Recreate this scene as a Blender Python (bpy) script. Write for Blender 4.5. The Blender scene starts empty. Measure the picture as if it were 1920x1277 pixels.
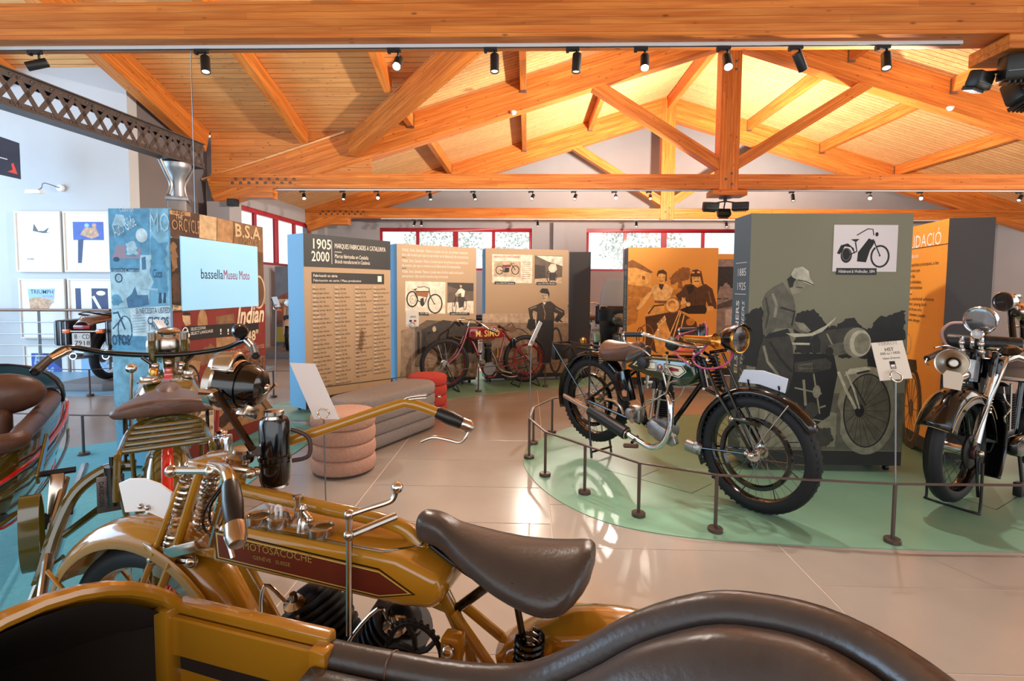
import bpy, bmesh, math, random
from mathutils import Vector, Matrix
random.seed(11)
V = Vector
scene = bpy.context.scene
COL = scene.collection
# ---------------------------------------------------------------- camera (18 mm view, eye height 1.4 m)
FPX, PCX, PCY, EYE = 960.0, 960.0, 593.5, V((0, 0, 1.4))
_yaw, _pit, _rol = math.radians(1.65), math.atan(55.5 / 960), .0074
_fw = V((-math.sin(_yaw) * math.cos(_pit), math.cos(_yaw) * math.cos(_pit), -math.sin(_pit)))
_r0 = V((math.cos(_yaw), math.sin(_yaw), 0)); _u0 = _r0.cross(_fw)
_rt = _r0 * math.cos(_rol) + _u0 * math.sin(_rol); _up = -_r0 * math.sin(_rol) + _u0 * math.cos(_rol)
cd = bpy.data.cameras.new('camera'); cam = bpy.data.objects.new('camera', cd); COL.objects.link(cam)
cd.sensor_width = 36; cd.lens = 36 * FPX / 1920; cd.shift_y = -45 / 1920; cd.clip_start = .02; cd.clip_end = 200
m = Matrix.Identity(4)
for i in range(3):
    m[i][0], m[i][1], m[i][2], m[i][3] = _rt[i], _up[i], -_fw[i], EYE[i]
cam.matrix_world = m; scene.camera = cam
# ---------------------------------------------------------------- colour management, world
vs = scene.view_settings; vs.view_transform = 'Standard'; vs.look = 'None'; vs.gamma = 1; vs.exposure = EXPOSURE = 0.35
vs.use_curve_mapping = False
cy = scene.cycles; cy.use_denoising = True; cy.max_bounces = 7; cy.diffuse_bounces = 4; cy.glossy_bounces = 4
cy.transparent_max_bounces = 12; cy.transmission_bounces = 6; cy.sample_clamp_indirect = 6; cy.caustics_reflective = False; cy.caustics_refractive = False
w = bpy.data.worlds.new('world'); scene.world = w; w.use_nodes = True
w.node_tree.nodes['Background'].inputs[0].default_value = (.80, .90, 1.0, 1); w.node_tree.nodes['Background'].inputs[1].default_value = WORLD = 1.25
def area_light(name, loc, target, sx, sy, power, col):
    l = bpy.data.lights.new(name, 'AREA'); l.shape = 'RECTANGLE'; l.size = sx; l.size_y = sy; l.energy = power; l.color = col
    o = bpy.data.objects.new(name, l); COL.objects.link(o); o.location = loc
    o.rotation_euler = (V(target) - V(loc)).to_track_quat('-Z', 'Y').to_euler(); return o
# daylight through the glazed side of the hall on the left; front and right are added unseen fill lights
area_light('daylight_left_glazing', (-9.6, 3.0, 2.2), (0, 4.5, 1.0), 7.5, 3.2, 380, (.42, .71, 1.0))
area_light('fill_light_front', (1.5, -4.2, 2.4), (1.5, 6, 1.3), 12, 3.0, 110, (1.0, .95, .88))
area_light('fill_light_right', (11.0, 5.0, 2.4), (3, 5, 1.5), 8, 2.4, 150, (1.0, .93, .84))
# ---------------------------------------------------------------- tools
def ray(px, py): return _fw * FPX + _rt * (px - PCX) - _up * (py - PCY)
def on_z(px, py, z=0.):
    r = ray(px, py); return EYE + r * ((z - EYE.z) / r.z)
def on_y(px, py, y):
    r = ray(px, py); return EYE + r * (y / r.y)
def on_plane(px, py, o, n):
    r = ray(px, py); return EYE + r * ((V(o) - EYE).dot(n) / r.dot(n))
def lin(c):
    return tuple(((x / 255) / 12.92 if x / 255 <= .04045 else (((x / 255) + .055) / 1.055) ** 2.4) for x in c)
MATS = {}
def mat(name, rgb=(200, 200, 200), rough=.5, metal=0., coat=0., spec=.5, noise=0., nscale=8., bump=0., bscale=40., emit=0., alpha=1., trans=0., stretch=(1, 1, 1), aniso=0):
    if name in MATS: return MATS[name]
    k = bpy.data.materials.new(name); k.use_nodes = True; MATS[name] = k
    nt = k.node_tree; b = nt.nodes['Principled BSDF']; c = (*lin(rgb), 1)
    I = b.inputs
    I['Base Color'].default_value = c; I['Roughness'].default_value = rough; I['Metallic'].default_value = metal
    I['Coat Weight'].default_value = coat; I['Coat Roughness'].default_value = .06; I['Specular IOR Level'].default_value = spec
    I['Alpha'].default_value = alpha; I['Transmission Weight'].default_value = trans
    k.diffuse_color = c
    if emit: I['Emission Color'].default_value = c; I['Emission Strength'].default_value = emit
    if noise or bump:
        tc = nt.nodes.new('ShaderNodeTexCoord'); mp = nt.nodes.new('ShaderNodeMapping'); mp.inputs['Scale'].default_value = stretch
        nt.links.new(tc.outputs['Object'], mp.inputs['Vector'])
    if noise:
        n = nt.nodes.new('ShaderNodeTexNoise'); n.inputs['Scale'].default_value = nscale; n.inputs['Detail'].default_value = 5
        nt.links.new(mp.outputs[0], n.inputs['Vector'])
        mr = nt.nodes.new('ShaderNodeMapRange'); mr.inputs[1].default_value = .3; mr.inputs[2].default_value = .7
        mr.inputs[3].default_value = 1 - noise; mr.inputs[4].default_value = 1 + noise
        nt.links.new(n.outputs[0], mr.inputs[0])
        mx = nt.nodes.new('ShaderNodeVectorMath'); mx.operation = 'SCALE'; mx.inputs[0].default_value = c[:3]
        nt.links.new(mr.outputs[0], mx.inputs['Scale']); nt.links.new(mx.outputs[0], I['Base Color'])
    if bump:
        n2 = nt.nodes.new('ShaderNodeTexNoise'); n2.inputs['Scale'].default_value = bscale; n2.inputs['Detail'].default_value = 4
        nt.links.new(mp.outputs[0], n2.inputs['Vector'])
        bp = nt.nodes.new('ShaderNodeBump'); bp.inputs['Strength'].default_value = bump; bp.inputs['Distance'].default_value = .01
        nt.links.new(n2.outputs[0], bp.inputs['Height']); nt.links.new(bp.outputs[0], I['Normal'])
    return k
def wood(name, a, b, lam=0., knots=1., rough=.45, gs=1., axis=2, gap=.05, vary=.13):
    """pine: long grain along local X, knots, optional dark glue or groove lines every `lam` metres in local Z"""
    k = bpy.data.materials.new(name); k.use_nodes = True; nt = k.node_tree; N = nt.nodes.new; L = nt.links.new
    B = nt.nodes['Principled BSDF']; B.inputs['Roughness'].default_value = rough; B.inputs['Specular IOR Level'].default_value = .35
    tc = N('ShaderNodeTexCoord'); mp = N('ShaderNodeMapping'); mp.inputs['Scale'].default_value = (.7 * gs, 14 * gs, 14 * gs); L(tc.outputs['Object'], mp.inputs[0])
    n = N('ShaderNodeTexNoise'); n.inputs['Scale'].default_value = 2.2; n.inputs['Detail'].default_value = 6; n.inputs['Distortion'].default_value = .6; L(mp.outputs[0], n.inputs['Vector'])
    r = N('ShaderNodeValToRGB'); r.color_ramp.elements[0].color = (*lin(a), 1); r.color_ramp.elements[1].color = (*lin(b), 1)
    r.color_ramp.elements[0].position = .32; r.color_ramp.elements[1].position = .68; L(n.outputs[0], r.inputs[0])
    out = r.outputs[0]
    def mul(col, fac_socket, dark):
        x = N('ShaderNodeMix'); x.data_type = 'RGBA'; x.blend_type = 'MIX'; L(fac_socket, x.inputs[0]); L(col, x.inputs[6]); x.inputs[7].default_value = (*lin(dark), 1); return x.outputs[2]
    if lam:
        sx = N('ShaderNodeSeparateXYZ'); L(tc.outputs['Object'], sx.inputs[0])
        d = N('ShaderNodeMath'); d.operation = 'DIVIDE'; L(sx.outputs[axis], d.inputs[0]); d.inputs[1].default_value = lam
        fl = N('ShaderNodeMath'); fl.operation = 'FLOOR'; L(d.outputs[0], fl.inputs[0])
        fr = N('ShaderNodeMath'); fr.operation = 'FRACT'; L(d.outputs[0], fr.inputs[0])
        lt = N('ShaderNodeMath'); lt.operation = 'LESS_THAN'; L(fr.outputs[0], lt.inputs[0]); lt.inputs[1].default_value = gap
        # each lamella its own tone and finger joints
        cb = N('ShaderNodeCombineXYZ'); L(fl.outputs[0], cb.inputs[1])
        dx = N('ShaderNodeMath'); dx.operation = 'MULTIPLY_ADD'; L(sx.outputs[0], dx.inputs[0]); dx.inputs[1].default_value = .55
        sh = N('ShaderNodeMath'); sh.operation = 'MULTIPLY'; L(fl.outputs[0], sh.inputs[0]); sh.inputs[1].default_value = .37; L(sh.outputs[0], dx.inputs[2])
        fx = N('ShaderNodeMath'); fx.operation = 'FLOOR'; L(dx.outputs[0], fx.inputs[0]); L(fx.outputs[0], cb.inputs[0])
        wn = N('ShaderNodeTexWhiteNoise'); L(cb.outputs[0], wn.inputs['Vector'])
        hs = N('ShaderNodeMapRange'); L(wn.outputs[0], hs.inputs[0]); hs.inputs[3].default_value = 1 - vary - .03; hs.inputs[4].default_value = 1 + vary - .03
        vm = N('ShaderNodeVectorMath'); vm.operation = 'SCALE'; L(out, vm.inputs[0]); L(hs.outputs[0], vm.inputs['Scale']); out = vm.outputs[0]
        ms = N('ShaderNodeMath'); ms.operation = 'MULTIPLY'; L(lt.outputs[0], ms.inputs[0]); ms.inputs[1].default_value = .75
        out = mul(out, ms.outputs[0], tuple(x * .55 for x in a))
    if knots:
        m2 = N('ShaderNodeMapping'); m2.inputs['Scale'].default_value = (4.6, 13, 13); L(tc.outputs['Object'], m2.inputs[0])
        vo = N('ShaderNodeTexVoronoi'); vo.inputs['Scale'].default_value = 1.0; L(m2.outputs[0], vo.inputs['Vector'])
        mr = N('ShaderNodeMapRange'); L(vo.outputs['Distance'], mr.inputs[0]); mr.inputs[1].default_value = .05; mr.inputs[2].default_value = .15; mr.inputs[3].default_value = .75 * knots; mr.inputs[4].default_value = 0
        out = mul(out, mr.outputs[0], tuple(x * .42 for x in a))
    L(out, B.inputs['Base Color'])
    bp = N('ShaderNodeBump'); bp.inputs['Strength'].default_value = .06; L(n.outputs[0], bp.inputs['Height']); L(bp.outputs[0], B.inputs['Normal'])
    MATS[name] = k; return k

def frame_of(d, hint=V((0, 0, 1))):
    d = V(d).normalized(); h = V(hint)
    if abs(d.dot(h)) > .98: h = V((1, 0, 0)) if abs(d.x) < .9 else V((0, 1, 0))
    a = h.cross(d).normalized(); return a, d.cross(a)
class M:
    """collects geometry for one mesh"""
    def __init__(s): s.v = []; s.f = []; s.mi = []; s.cur = 0
    def _add(s, vs, fs):
        o = len(s.v); s.v += [tuple(x) for x in vs]; s.f += [tuple(i + o for i in f) for f in fs]; s.mi += [s.cur] * len(fs); return s
    def box(s, c, d, R=None):
        c = V(c); hx, hy, hz = d[0] / 2, d[1] / 2, d[2] / 2; P = []
        for x in (-hx, hx):
            for y in (-hy, hy):
                for z in (-hz, hz):
                    p = V((x, y, z)); P.append(c + (R @ p if R else p))
        return s._add(P, [(0, 1, 3, 2), (4, 6, 7, 5), (0, 4, 5, 1), (2, 3, 7, 6), (0, 2, 6, 4), (1, 5, 7, 3)])
    def beam(s, a, b, w, h, hint=(0, 0, 1)):
        a, b = V(a), V(b); d = (b - a); x, y = frame_of(d, V(hint)); R = Matrix((d.normalized(), x, y)).transposed()
        return s.box((a + b) / 2, (d.length, w, h), R)
    def tube(s, pts, r, n=8, closed=False, cap=True, hint=(0, 0, 1), sq=1.):
        pts = [V(p) for p in pts]; k = len(pts); rr = r if isinstance(r, (list, tuple)) else [r] * k; P = []; pa = None
        for i, p in enumerate(pts):
            if closed: t = pts[(i + 1) % k] - pts[i - 1]
            else: t = pts[min(i + 1, k - 1)] - pts[max(i - 1, 0)]
            t = t.normalized() if t.length > 1e-9 else V((0, 0, 1))
            if pa is None: a, b = frame_of(t, hint)
            else:
                a = pa - t * pa.dot(t)
                a = a.normalized() if a.length > 1e-6 else frame_of(t)[0]
                b = t.cross(a)
            pa = a
            for j in range(n):
                q = 2 * math.pi * j / n; P.append(p + (a * math.cos(q) + b * math.sin(q) * sq) * rr[i])
        F = []
        for i in range(k if closed else k - 1):
            for j in range(n):
                a0 = i * n + j; a1 = i * n + (j + 1) % n; b0 = ((i + 1) % k) * n + j; b1 = ((i + 1) % k) * n + (j + 1) % n
                F.append((a0, a1, b1, b0))
        if cap and not closed: F += [tuple(range(n - 1, -1, -1)), tuple((k - 1) * n + j for j in range(n))]
        return s._add(P, F)
    def lathe(s, prof, o, ax, n=24, a0=0., a1=2 * math.pi, hint=(0, 0, 1), sx=1., cap=True):
        o = V(o); ax = V(ax).normalized(); a, b = frame_of(ax, V(hint)); full = abs(a1 - a0 - 2 * math.pi) < 1e-6; m_ = n if full else n + 1; P = []; k = len(prof)
        for r, h in prof:
            for j in range(m_):
                q = a0 + (a1 - a0) * j / n; P.append(o + ax * h + (a * math.cos(q) * sx + b * math.sin(q)) * r)
        F = []
        for i in range(k - 1):
            for j in range(n):
                j2 = (j + 1) % m_
                F.append((i * m_ + j, i * m_ + j2, (i + 1) * m_ + j2, (i + 1) * m_ + j))
        if full and cap and prof[0] != prof[-1]:
            if prof[0][0] > 1e-5: F.append(tuple(range(m_ - 1, -1, -1)))
            if prof[-1][0] > 1e-5: F.append(tuple((k - 1) * m_ + j for j in range(m_)))
        return s._add(P, F)
    def cyl(s, a, b, r, n=16, r2=None):
        a, b = V(a), V(b); return s.lathe([(r, 0), (r if r2 is None else r2, (b - a).length)], a, b - a, n)
    def ring(s, o, ax, R, r, n=48, k=8, sq=1.):
        o = V(o); ax = V(ax).normalized(); a, b = frame_of(ax); P = []; F = []
        for i in range(n):
            q = 2 * math.pi * i / n; d = a * math.cos(q) + b * math.sin(q)
            for j in range(k):
                t = 2 * math.pi * j / k; P.append(o + d * (R + r * math.cos(t)) + ax * (r * sq * math.sin(t)))
        for i in range(n):
            for j in range(k): F.append((i * k + j, i * k + (j + 1) % k, ((i + 1) % n) * k + (j + 1) % k, ((i + 1) % n) * k + j))
        return s._add(P, F)
    def sphere(s, c, r, n=16, k=10, R=None):
        r = r if isinstance(r, (tuple, list)) else (r, r, r); P = []; F = []; c = V(c)
        for i in range(k + 1):
            t = math.pi * i / k
            for j in range(n):
                q = 2 * math.pi * j / n; p = V((r[0] * math.sin(t) * math.cos(q), r[1] * math.sin(t) * math.sin(q), r[2] * math.cos(t))); P.append(c + (R @ p if R else p))
        for i in range(k):
            for j in range(n): F.append((i * n + j, i * n + (j + 1) % n, (i + 1) * n + (j + 1) % n, (i + 1) * n + j))
        return s._add(P, F)
    def loft(s, rings, closed=True, cap=True):
        k = len(rings[0]); P = [p for r in rings for p in r]; F = []
        for i in range(len(rings) - 1):
            for j in range(k if closed else k - 1):
                j2 = (j + 1) % k; F.append((i * k + j, i * k + j2, (i + 1) * k + j2, (i + 1) * k + j))
        if cap and closed: F += [tuple(range(k - 1, -1, -1)), tuple((len(rings) - 1) * k + j for j in range(k))]
        return s._add(P, F)
    def prism(s, poly, o, ex, ey, ez, d0, d1):
        o, ex, ey, ez = V(o), V(ex), V(ey), V(ez); k = len(poly)
        P = [o + ex * p[0] + ey * p[1] + ez * d0 for p in poly] + [o + ex * p[0] + ey * p[1] + ez * d1 for p in poly]
        return s._add(P, [tuple(range(k - 1, -1, -1)), tuple(range(k, 2 * k))] + [(i, (i + 1) % k, k + (i + 1) % k, k + i) for i in range(k)])
    def spring(s, a, b, R, r, turns, n=10, k=6):
        a, b = V(a), V(b); x, y = frame_of(b - a); N = int(turns * n)
        return s.tube([a + (b - a) * (i / N) + (x * math.cos(2 * math.pi * i / n) + y * math.sin(2 * math.pi * i / n)) * R for i in range(N + 1)], r, k)
    def face(s, pts): return s._add(pts, [tuple(range(len(pts)))])
    def build(s, name, mt, parent=None, bevel=0., seg=2, ang=35, solid=0., sub=0):
        me = bpy.data.meshes.new(name); me.from_pydata(s.v, [], s.f); me.update()
        for q in (mt if isinstance(mt, (list, tuple)) else [mt]): me.materials.append(q)
        if any(s.mi): me.polygons.foreach_set('material_index', s.mi)
        bm = bmesh.new(); bm.from_mesh(me)
        bmesh.ops.remove_doubles(bm, verts=bm.verts, dist=1e-5)
        if s.fixn: bmesh.ops.recalc_face_normals(bm, faces=bm.faces)
        if bevel:
            es = [e for e in bm.edges if len(e.link_faces) == 2 and e.calc_face_angle(0) > math.radians(30)]
            bmesh.ops.bevel(bm, geom=es, offset=bevel, segments=seg, profile=.5, affect='EDGES', clamp_overlap=True)
        bm.to_mesh(me); bm.free()
        me.shade_smooth(); me.set_sharp_from_angle(angle=math.radians(ang))
        o = bpy.data.objects.new(name, me); COL.objects.link(o)
        if parent is not None: set_parent(o, parent)
        if solid:
            md = o.modifiers.new('thickness', 'SOLIDIFY'); md.thickness = solid; md.offset = 0
        if sub:
            md = o.modifiers.new('smooth', 'SUBSURF'); md.levels = sub; md.render_levels = sub
        return o
    fixn = True
WS = set()          # things whose parts are given in world coordinates
def world_of(o): return (world_of(o.parent) @ o.matrix_parent_inverse if o.parent else Matrix.Identity(4)) @ o.matrix_basis
def set_parent(o, p):
    o.parent = p; r = p
    while r.parent: r = r.parent
    if r in WS: o.matrix_parent_inverse = world_of(p).inverted()
def wthing(*a, **k):
    o = thing(*a, **k); WS.add(o); return o
def tag(o, label=None, cat=None, group=None, kind=None):
    if label: o['label'] = label
    if cat: o['category'] = cat
    if group: o['group'] = group
    if kind: o['kind'] = kind
    return o
def thing(name, label, cat, loc=(0, 0, 0), ang=0., group=None, kind=None):
    o = bpy.data.objects.new(name, None); o.empty_display_size = .1; COL.objects.link(o)
    o.location = tuple(loc)[:3] if len(loc) > 2 else (loc[0], loc[1], 0); o.rotation_euler = (0, 0, math.radians(ang)); return tag(o, label, cat, group, kind)
def beam_obj(name, a, b, w, h, mt, parent=None, bevel=.004):
    """a timber from a to b (centre line), its own local X along the grain"""
    a, b = V(a), V(b); d = b - a; x, y = frame_of(d)
    o = M().box((0, 0, 0), (d.length, w, h)).build(name, mt, parent, bevel, 1)
    R = Matrix((d.normalized(), x, y)).transposed().to_4x4(); R.translation = (a + b) / 2; o.matrix_basis = R; return o
def copy_tree(o, parent=None):
    c = o.copy(); COL.objects.link(c)
    if parent is not None: c.parent = parent
    for ch in [q for q in COL.objects if q.parent == o]: copy_tree(ch, c)
    return c
class Fr:
    """upright local frame: X forward, Y left, Z up; px() lifts a pixel of the photo onto the lengthwise plane at lateral offset `off`"""
    def __init__(s, O, ang):
        s.O = V((O[0], O[1], O[2] if len(O) > 2 else 0)); a = math.radians(ang); s.ang = ang
        s.X = V((math.cos(a), math.sin(a), 0)); s.Y = V((-math.sin(a), math.cos(a), 0))
    def px(s, x, y, off=0.):
        r = ray(x, y); d = s.O + s.Y * off - EYE; p = EYE + r * (d.dot(s.Y) / r.dot(s.Y)) - s.O
        return V((p.dot(s.X), off, p.z))
    def loc(s, p):
        p = V(p) - s.O; return V((p.dot(s.X), p.dot(s.Y), p.z))
def arc(c, r, a0, a1, n, ex=V((1, 0, 0)), ey=V((0, 0, 1))):
    return [V(c) + (ex * math.cos(math.radians(a0 + (a1 - a0) * i / n)) + ey * math.sin(math.radians(a0 + (a1 - a0) * i / n))) * r for i in range(n + 1)]
def smooth(pts, n=6):
    """Catmull-Rom through points"""
    P = [V(p) for p in pts]; out = []
    for i in range(len(P) - 1):
        p0, p1, p2, p3 = P[max(i - 1, 0)], P[i], P[i + 1], P[min(i + 2, len(P) - 1)]
        for k in range(n):
            t = k / n; out.append(.5 * ((2 * p1) + (p2 - p0) * t + (2 * p0 - 5 * p1 + 4 * p2 - p3) * t * t + (3 * p1 - p0 - 3 * p2 + p3) * t ** 3))
    return out + [P[-1]]
class Face:
    """a flat printed face: origin, right, up, normal; px() gives (u, v) of a photo pixel on it"""
    def __init__(s, o, right, up=(0, 0, 1)):
        s.o = V(o); s.r = V(right).normalized(); s.u = V(up).normalized(); s.n = s.r.cross(s.u).normalized()
    def px(s, x, y):
        p = on_plane(x, y, s.o, s.n) - s.o; return (p.dot(s.r), p.dot(s.u))
    def at(s, u, v, d=0.): return s.o + s.r * u + s.u * v + s.n * d
FONT = None
def text(name, body, face, u, v, size, mt, parent, width=None, align='LEFT', bold=0., shear=0., lift=.0015, rot=0., spacing=1., res=2, space_line=1., xs=1.):
    c = bpy.data.curves.new(name, 'FONT'); c.body = body; c.size = 1.; c.align_x = align; c.offset = bold; c.shear = shear; c.resolution_u = res; c.space_line = space_line; c.space_character = spacing
    o = bpy.data.objects.new('tmp', c); COL.objects.link(o); dg = bpy.context.evaluated_depsgraph_get(); me = bpy.data.meshes.new_from_object(o.evaluated_get(dg))
    bpy.data.objects.remove(o); bpy.data.curves.remove(c)
    k = size; kx = k * xs
    if width:
        xs = [q.co.x for q in me.vertices]; kx = width / max(1e-6, max(xs) - min(xs)) if xs else k
    R = Matrix((face.r, face.u, face.n)).transposed(); org = face.at(u, v, lift); rm = Matrix.Rotation(math.radians(rot), 3, 'Z')
    for q in me.vertices: q.co = org + R @ (rm @ V((q.co.x * kx, q.co.y * k, 0)))
    me.materials.clear(); me.materials.append(mt)
    ob = bpy.data.objects.new(name, me); COL.objects.link(ob); set_parent(ob, parent); return ob
class Print:
    """a flat print: layered coloured shapes given in photo pixels (or face units), one mesh, several inks"""
    def __init__(s, face, lift=.0012): s.m = M(); s.m.fixn = False; s.f = face; s.l = lift; s.inks = []; s.k = 0
    def ink(s, mt):
        if mt not in s.inks: s.inks.append(mt)
        s.m.cur = s.inks.index(mt); s.k += 1; return s.l + s.k * .00004
    def uv(s, mt, pts):
        d = s.ink(mt); s.m.face([s.f.at(p[0], p[1], d) for p in pts]); return s
    def rect(s, mt, u0, v0, u1, v1): return s.uv(mt, [(u0, v0), (u1, v0), (u1, v1), (u0, v1)])
    def px(s, mt, pts): return s.uv(mt, [s.f.px(*p) for p in pts])
    def stroke(s, mt, pts, w, px=True, closed=False):
        P = [V((*(s.f.px(*p) if px else p), 0)) for p in pts]; d = s.ink(mt); n = len(P)
        L, R = [], []
        for i, p in enumerate(P):
            t = (P[(i + 1) % n] - P[i - 1]) if closed else (P[min(i + 1, n - 1)] - P[max(i - 1, 0)]); t = t.normalized() if t.length > 1e-9 else V((1, 0, 0))
            q = V((-t.y, t.x, 0)) * w / 2; L.append(p + q); R.append(p - q)
        for i in range(n if closed else n - 1):
            j = (i + 1) % n; s.m.face([s.f.at(q.x, q.y, d) for q in (R[i], R[j], L[j], L[i])])
        return s
    def ell(s, mt, c, rx, ry, px=True, n=20, w=None, rot=0):
        c = V((*(s.f.px(*c) if px else c), 0)); a = math.radians(rot)
        P = [(c.x + rx * math.cos(t) * math.cos(a) - ry * math.sin(t) * math.sin(a), c.y + rx * math.cos(t) * math.sin(a) + ry * math.sin(t) * math.cos(a)) for t in (2 * math.pi * i / n for i in range(n))]
        return s.stroke(mt, P, w, False, True) if w else s.uv(mt, P)
    def blob(s, mt, pts, jag=.0, px=True):
        """ragged-edged shape (foliage)"""
        P = [s.f.px(*p) for p in pts] if px else pts; out = []
        for i, p in enumerate(P):
            q = P[(i + 1) % len(P)]; d = math.hypot(q[0] - p[0], q[1] - p[1]); k = max(1, int(d / max(jag * 1.5, .01)))
            for t in range(k):
                out.append((p[0] + (q[0] - p[0]) * t / k + random.uniform(-jag, jag), p[1] + (q[1] - p[1]) * t / k + random.uniform(-jag, jag)))
        return s.uv(mt, out)
    def build(s, name, parent): return s.m.build(name, s.inks, parent, ang=180)
def many(o): o['kind'] = 'stuff'; return o
# ================================================================ materials of the place
m_tie = wood('pine_glulam_beam', (196, 104, 40), (226, 142, 66), lam=.052, knots=1.)
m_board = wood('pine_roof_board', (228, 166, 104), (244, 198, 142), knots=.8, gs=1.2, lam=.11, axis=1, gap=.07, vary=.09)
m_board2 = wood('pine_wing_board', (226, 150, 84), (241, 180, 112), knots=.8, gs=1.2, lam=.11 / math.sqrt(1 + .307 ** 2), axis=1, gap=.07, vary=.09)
m_wallboard = wood('pine_wall_board', (206, 124, 58), (226, 150, 84), lam=.13, knots=1.)
m_steel = mat('brushed_steel', (150, 150, 152), .35, 1)
m_bolt = mat('zinc_bolt', (110, 108, 106), .45, .9)
m_black = mat('satin_black', (22, 22, 23), .45)
m_blackgloss = mat('black_enamel', (6, 6, 8), .14, coat=.5, spec=.4)
m_chrome = mat('chrome', (215, 215, 218), .08, 1)
m_nickel = mat('aged_nickel', (190, 180, 168), .2, 1, noise=.08)
m_alu = mat('cast_aluminium', (150, 150, 150), .38, .9, noise=.15, nscale=20)
m_white = mat('white_paint', (236, 236, 236), .5)
m_backwall = mat('grey_wall_paint', (164, 160, 162), .8, noise=.03, nscale=2)
m_lightwall = mat('pale_grey_wall_paint', (196, 200, 204), .8, noise=.03, nscale=2)
m_darkwall = mat('shaded_grey_wall', (120, 112, 112), .85, noise=.03, nscale=2)  # return wall turned from the window: its shade is put into the colour
m_red = mat('red_window_frame', (168, 30, 44), .4, coat=.3)
m_tile = mat('stone_tile', (156, 148, 141), .2, noise=.05, nscale=3, bump=.03, bscale=60, spec=.6)
m_grout = mat('tile_grout', (222, 212, 202), .8)
m_green = mat('green_vinyl_floor', (118, 160, 138), .33, noise=.05, nscale=6)
m_teal = mat('blue_green_carpet', (104, 182, 196), .95, noise=.08, nscale=40, bump=.25, bscale=300)
m_glass = None
def glass_mat():
    k = bpy.data.materials.new('window_glass'); k.use_nodes = True; nt = k.node_tree
    for n in list(nt.nodes): nt.nodes.remove(n)
    o = nt.nodes.new('ShaderNodeOutputMaterial'); t = nt.nodes.new('ShaderNodeBsdfTransparent'); g = nt.nodes.new('ShaderNodeBsdfGlossy'); g.inputs[1].default_value = .02
    mx = nt.nodes.new('ShaderNodeMixShader'); mx.inputs[0].default_value = .06
    nt.links.new(t.outputs[0], mx.inputs[1]); nt.links.new(g.outputs[0], mx.inputs[2]); nt.links.new(mx.outputs[0], o.inputs[0]); return k
m_glass = glass_mat()
# ================================================================ floor
floor = tag(M().box((1, 5.2, -.0525), (26, 21, .1)).build('floor', m_grout), 'large stone tile floor of the hall', None, kind='structure')
TX, TY, GAP = 1.24, .545, .004
tile_me = None
XJ = [-1.08 + 1.235 * i for i in range(-2, 4)]
for ci in range(-2, 4):
    x0 = -1.08 + 1.235 * ci
    oy = {0: 2.415, 1: 2.146, 2: 2.385}.get(ci, 2.2 + .17 * ci)
    j0 = int(math.floor((1.0 - oy) / TY)); 
    for j in range(j0, j0 + 14):
        yc = oy + (j + .5) * TY
        if tile_me is None:
            t = M().box((0, 0, -.006), (1.235 - GAP, TY - GAP, .012)).build('floor_tile', m_tile, floor, .0015, 1); tile_me = t.data
        else:
            t = bpy.data.objects.new('floor_tile', tile_me); COL.objects.link(t); t.parent = floor
        t.location = (x0 + 1.235 / 2, yc, 0)
rest = M()
for ci in range(-9, 11):
    x0 = -1.08 + 1.235 * ci
    for j in range(-9, 24):
        yc = .9 + j * TY + (.27 if ci % 2 else 0)
        if -2 <= ci < 4:
            oy = {0: 2.415, 1: 2.146, 2: 2.385}.get(ci, 2.2 + .17 * ci); j0 = int(math.floor((1.0 - oy) / TY)); a = oy + j0 * TY; b = a + 14 * TY
            if yc + TY / 2 > a + .01 and yc - TY / 2 < b - .01: continue
        rest.box((x0 + 1.235 / 2, yc, -.006), (1.235 - GAP, TY - GAP, .012))
tag(rest.build('distant_floor_tile', m_tile, floor), None, None, kind='stuff')
def mat_island(name, label, pts, mt, z=.004):
    mm = M(); mm.prism([(p[0], p[1]) for p in pts], (0, 0, .0005), (1, 0, 0), (0, 1, 0), (0, 0, 1), 0, z)
    return tag(mm.build(name, mt), label, 'floor mat')
gp = smooth([(3.6, 5.9, 0), (2.6, 5.75, 0), (1.6, 5.6, 0), (.8, 5.35, 0), (.35, 4.95, 0), (.08, 4.5, 0), (-.02, 4.085, 0), (.06, 3.64, 0), (.24, 3.26, 0), (.52, 2.97, 0), (.944, 2.82, 0), (1.508, 2.765, 0), (2.064, 2.745, 0), (2.7, 2.75, 0), (3.6, 2.85, 0), (4.6, 3.2, 0)], 5)
mat_island('floor_mat', 'green rounded vinyl mat under the black and green motorcycle', gp + [V((5.2, 6.0, 0))], m_green)
bp = smooth([(-2.15, 5.15, 0), (-1.6, 5.75, 0), (-1.03, 6.22, 0), (-.19, 6.76, 0), (.55, 7.1, 0), (1.2, 7.3, 0)], 5)
mat_island('floor_mat', 'green vinyl mat under the red motorcycle by the photo panels', bp + [V((1.2, 8.4, 0)), V((-1.2, 8.3, 0)), V((-2.6, 6.4, 0)), V((-3.4, 5.2, 0))], m_green)
tp = smooth([(-5.2, 2.9, 0), (-4.35, 3.75, 0), (-3.96, 4.11, 0), (-3.5, 4.45, 0), (-3.0, 4.75, 0), (-2.6, 5.0, 0), (-2.3, 5.05, 0), (-2.0, 4.75, 0), (-1.92, 4.3, 0), (-1.95, 3.6, 0), (-1.9, 2.9, 0), (-1.75, 2.2, 0), (-1.5, 1.7, 0)], 5)
mat_island('floor_mat', 'blue green carpet mat under the two mustard and olive sidecar motorcycles', tp + [V((-1.2, .6, 0)), V((-5.2, .2, 0))], m_teal, .007)
m_blue2 = mat('light_blue_vinyl', (126, 176, 206), .4, noise=.04)
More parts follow.
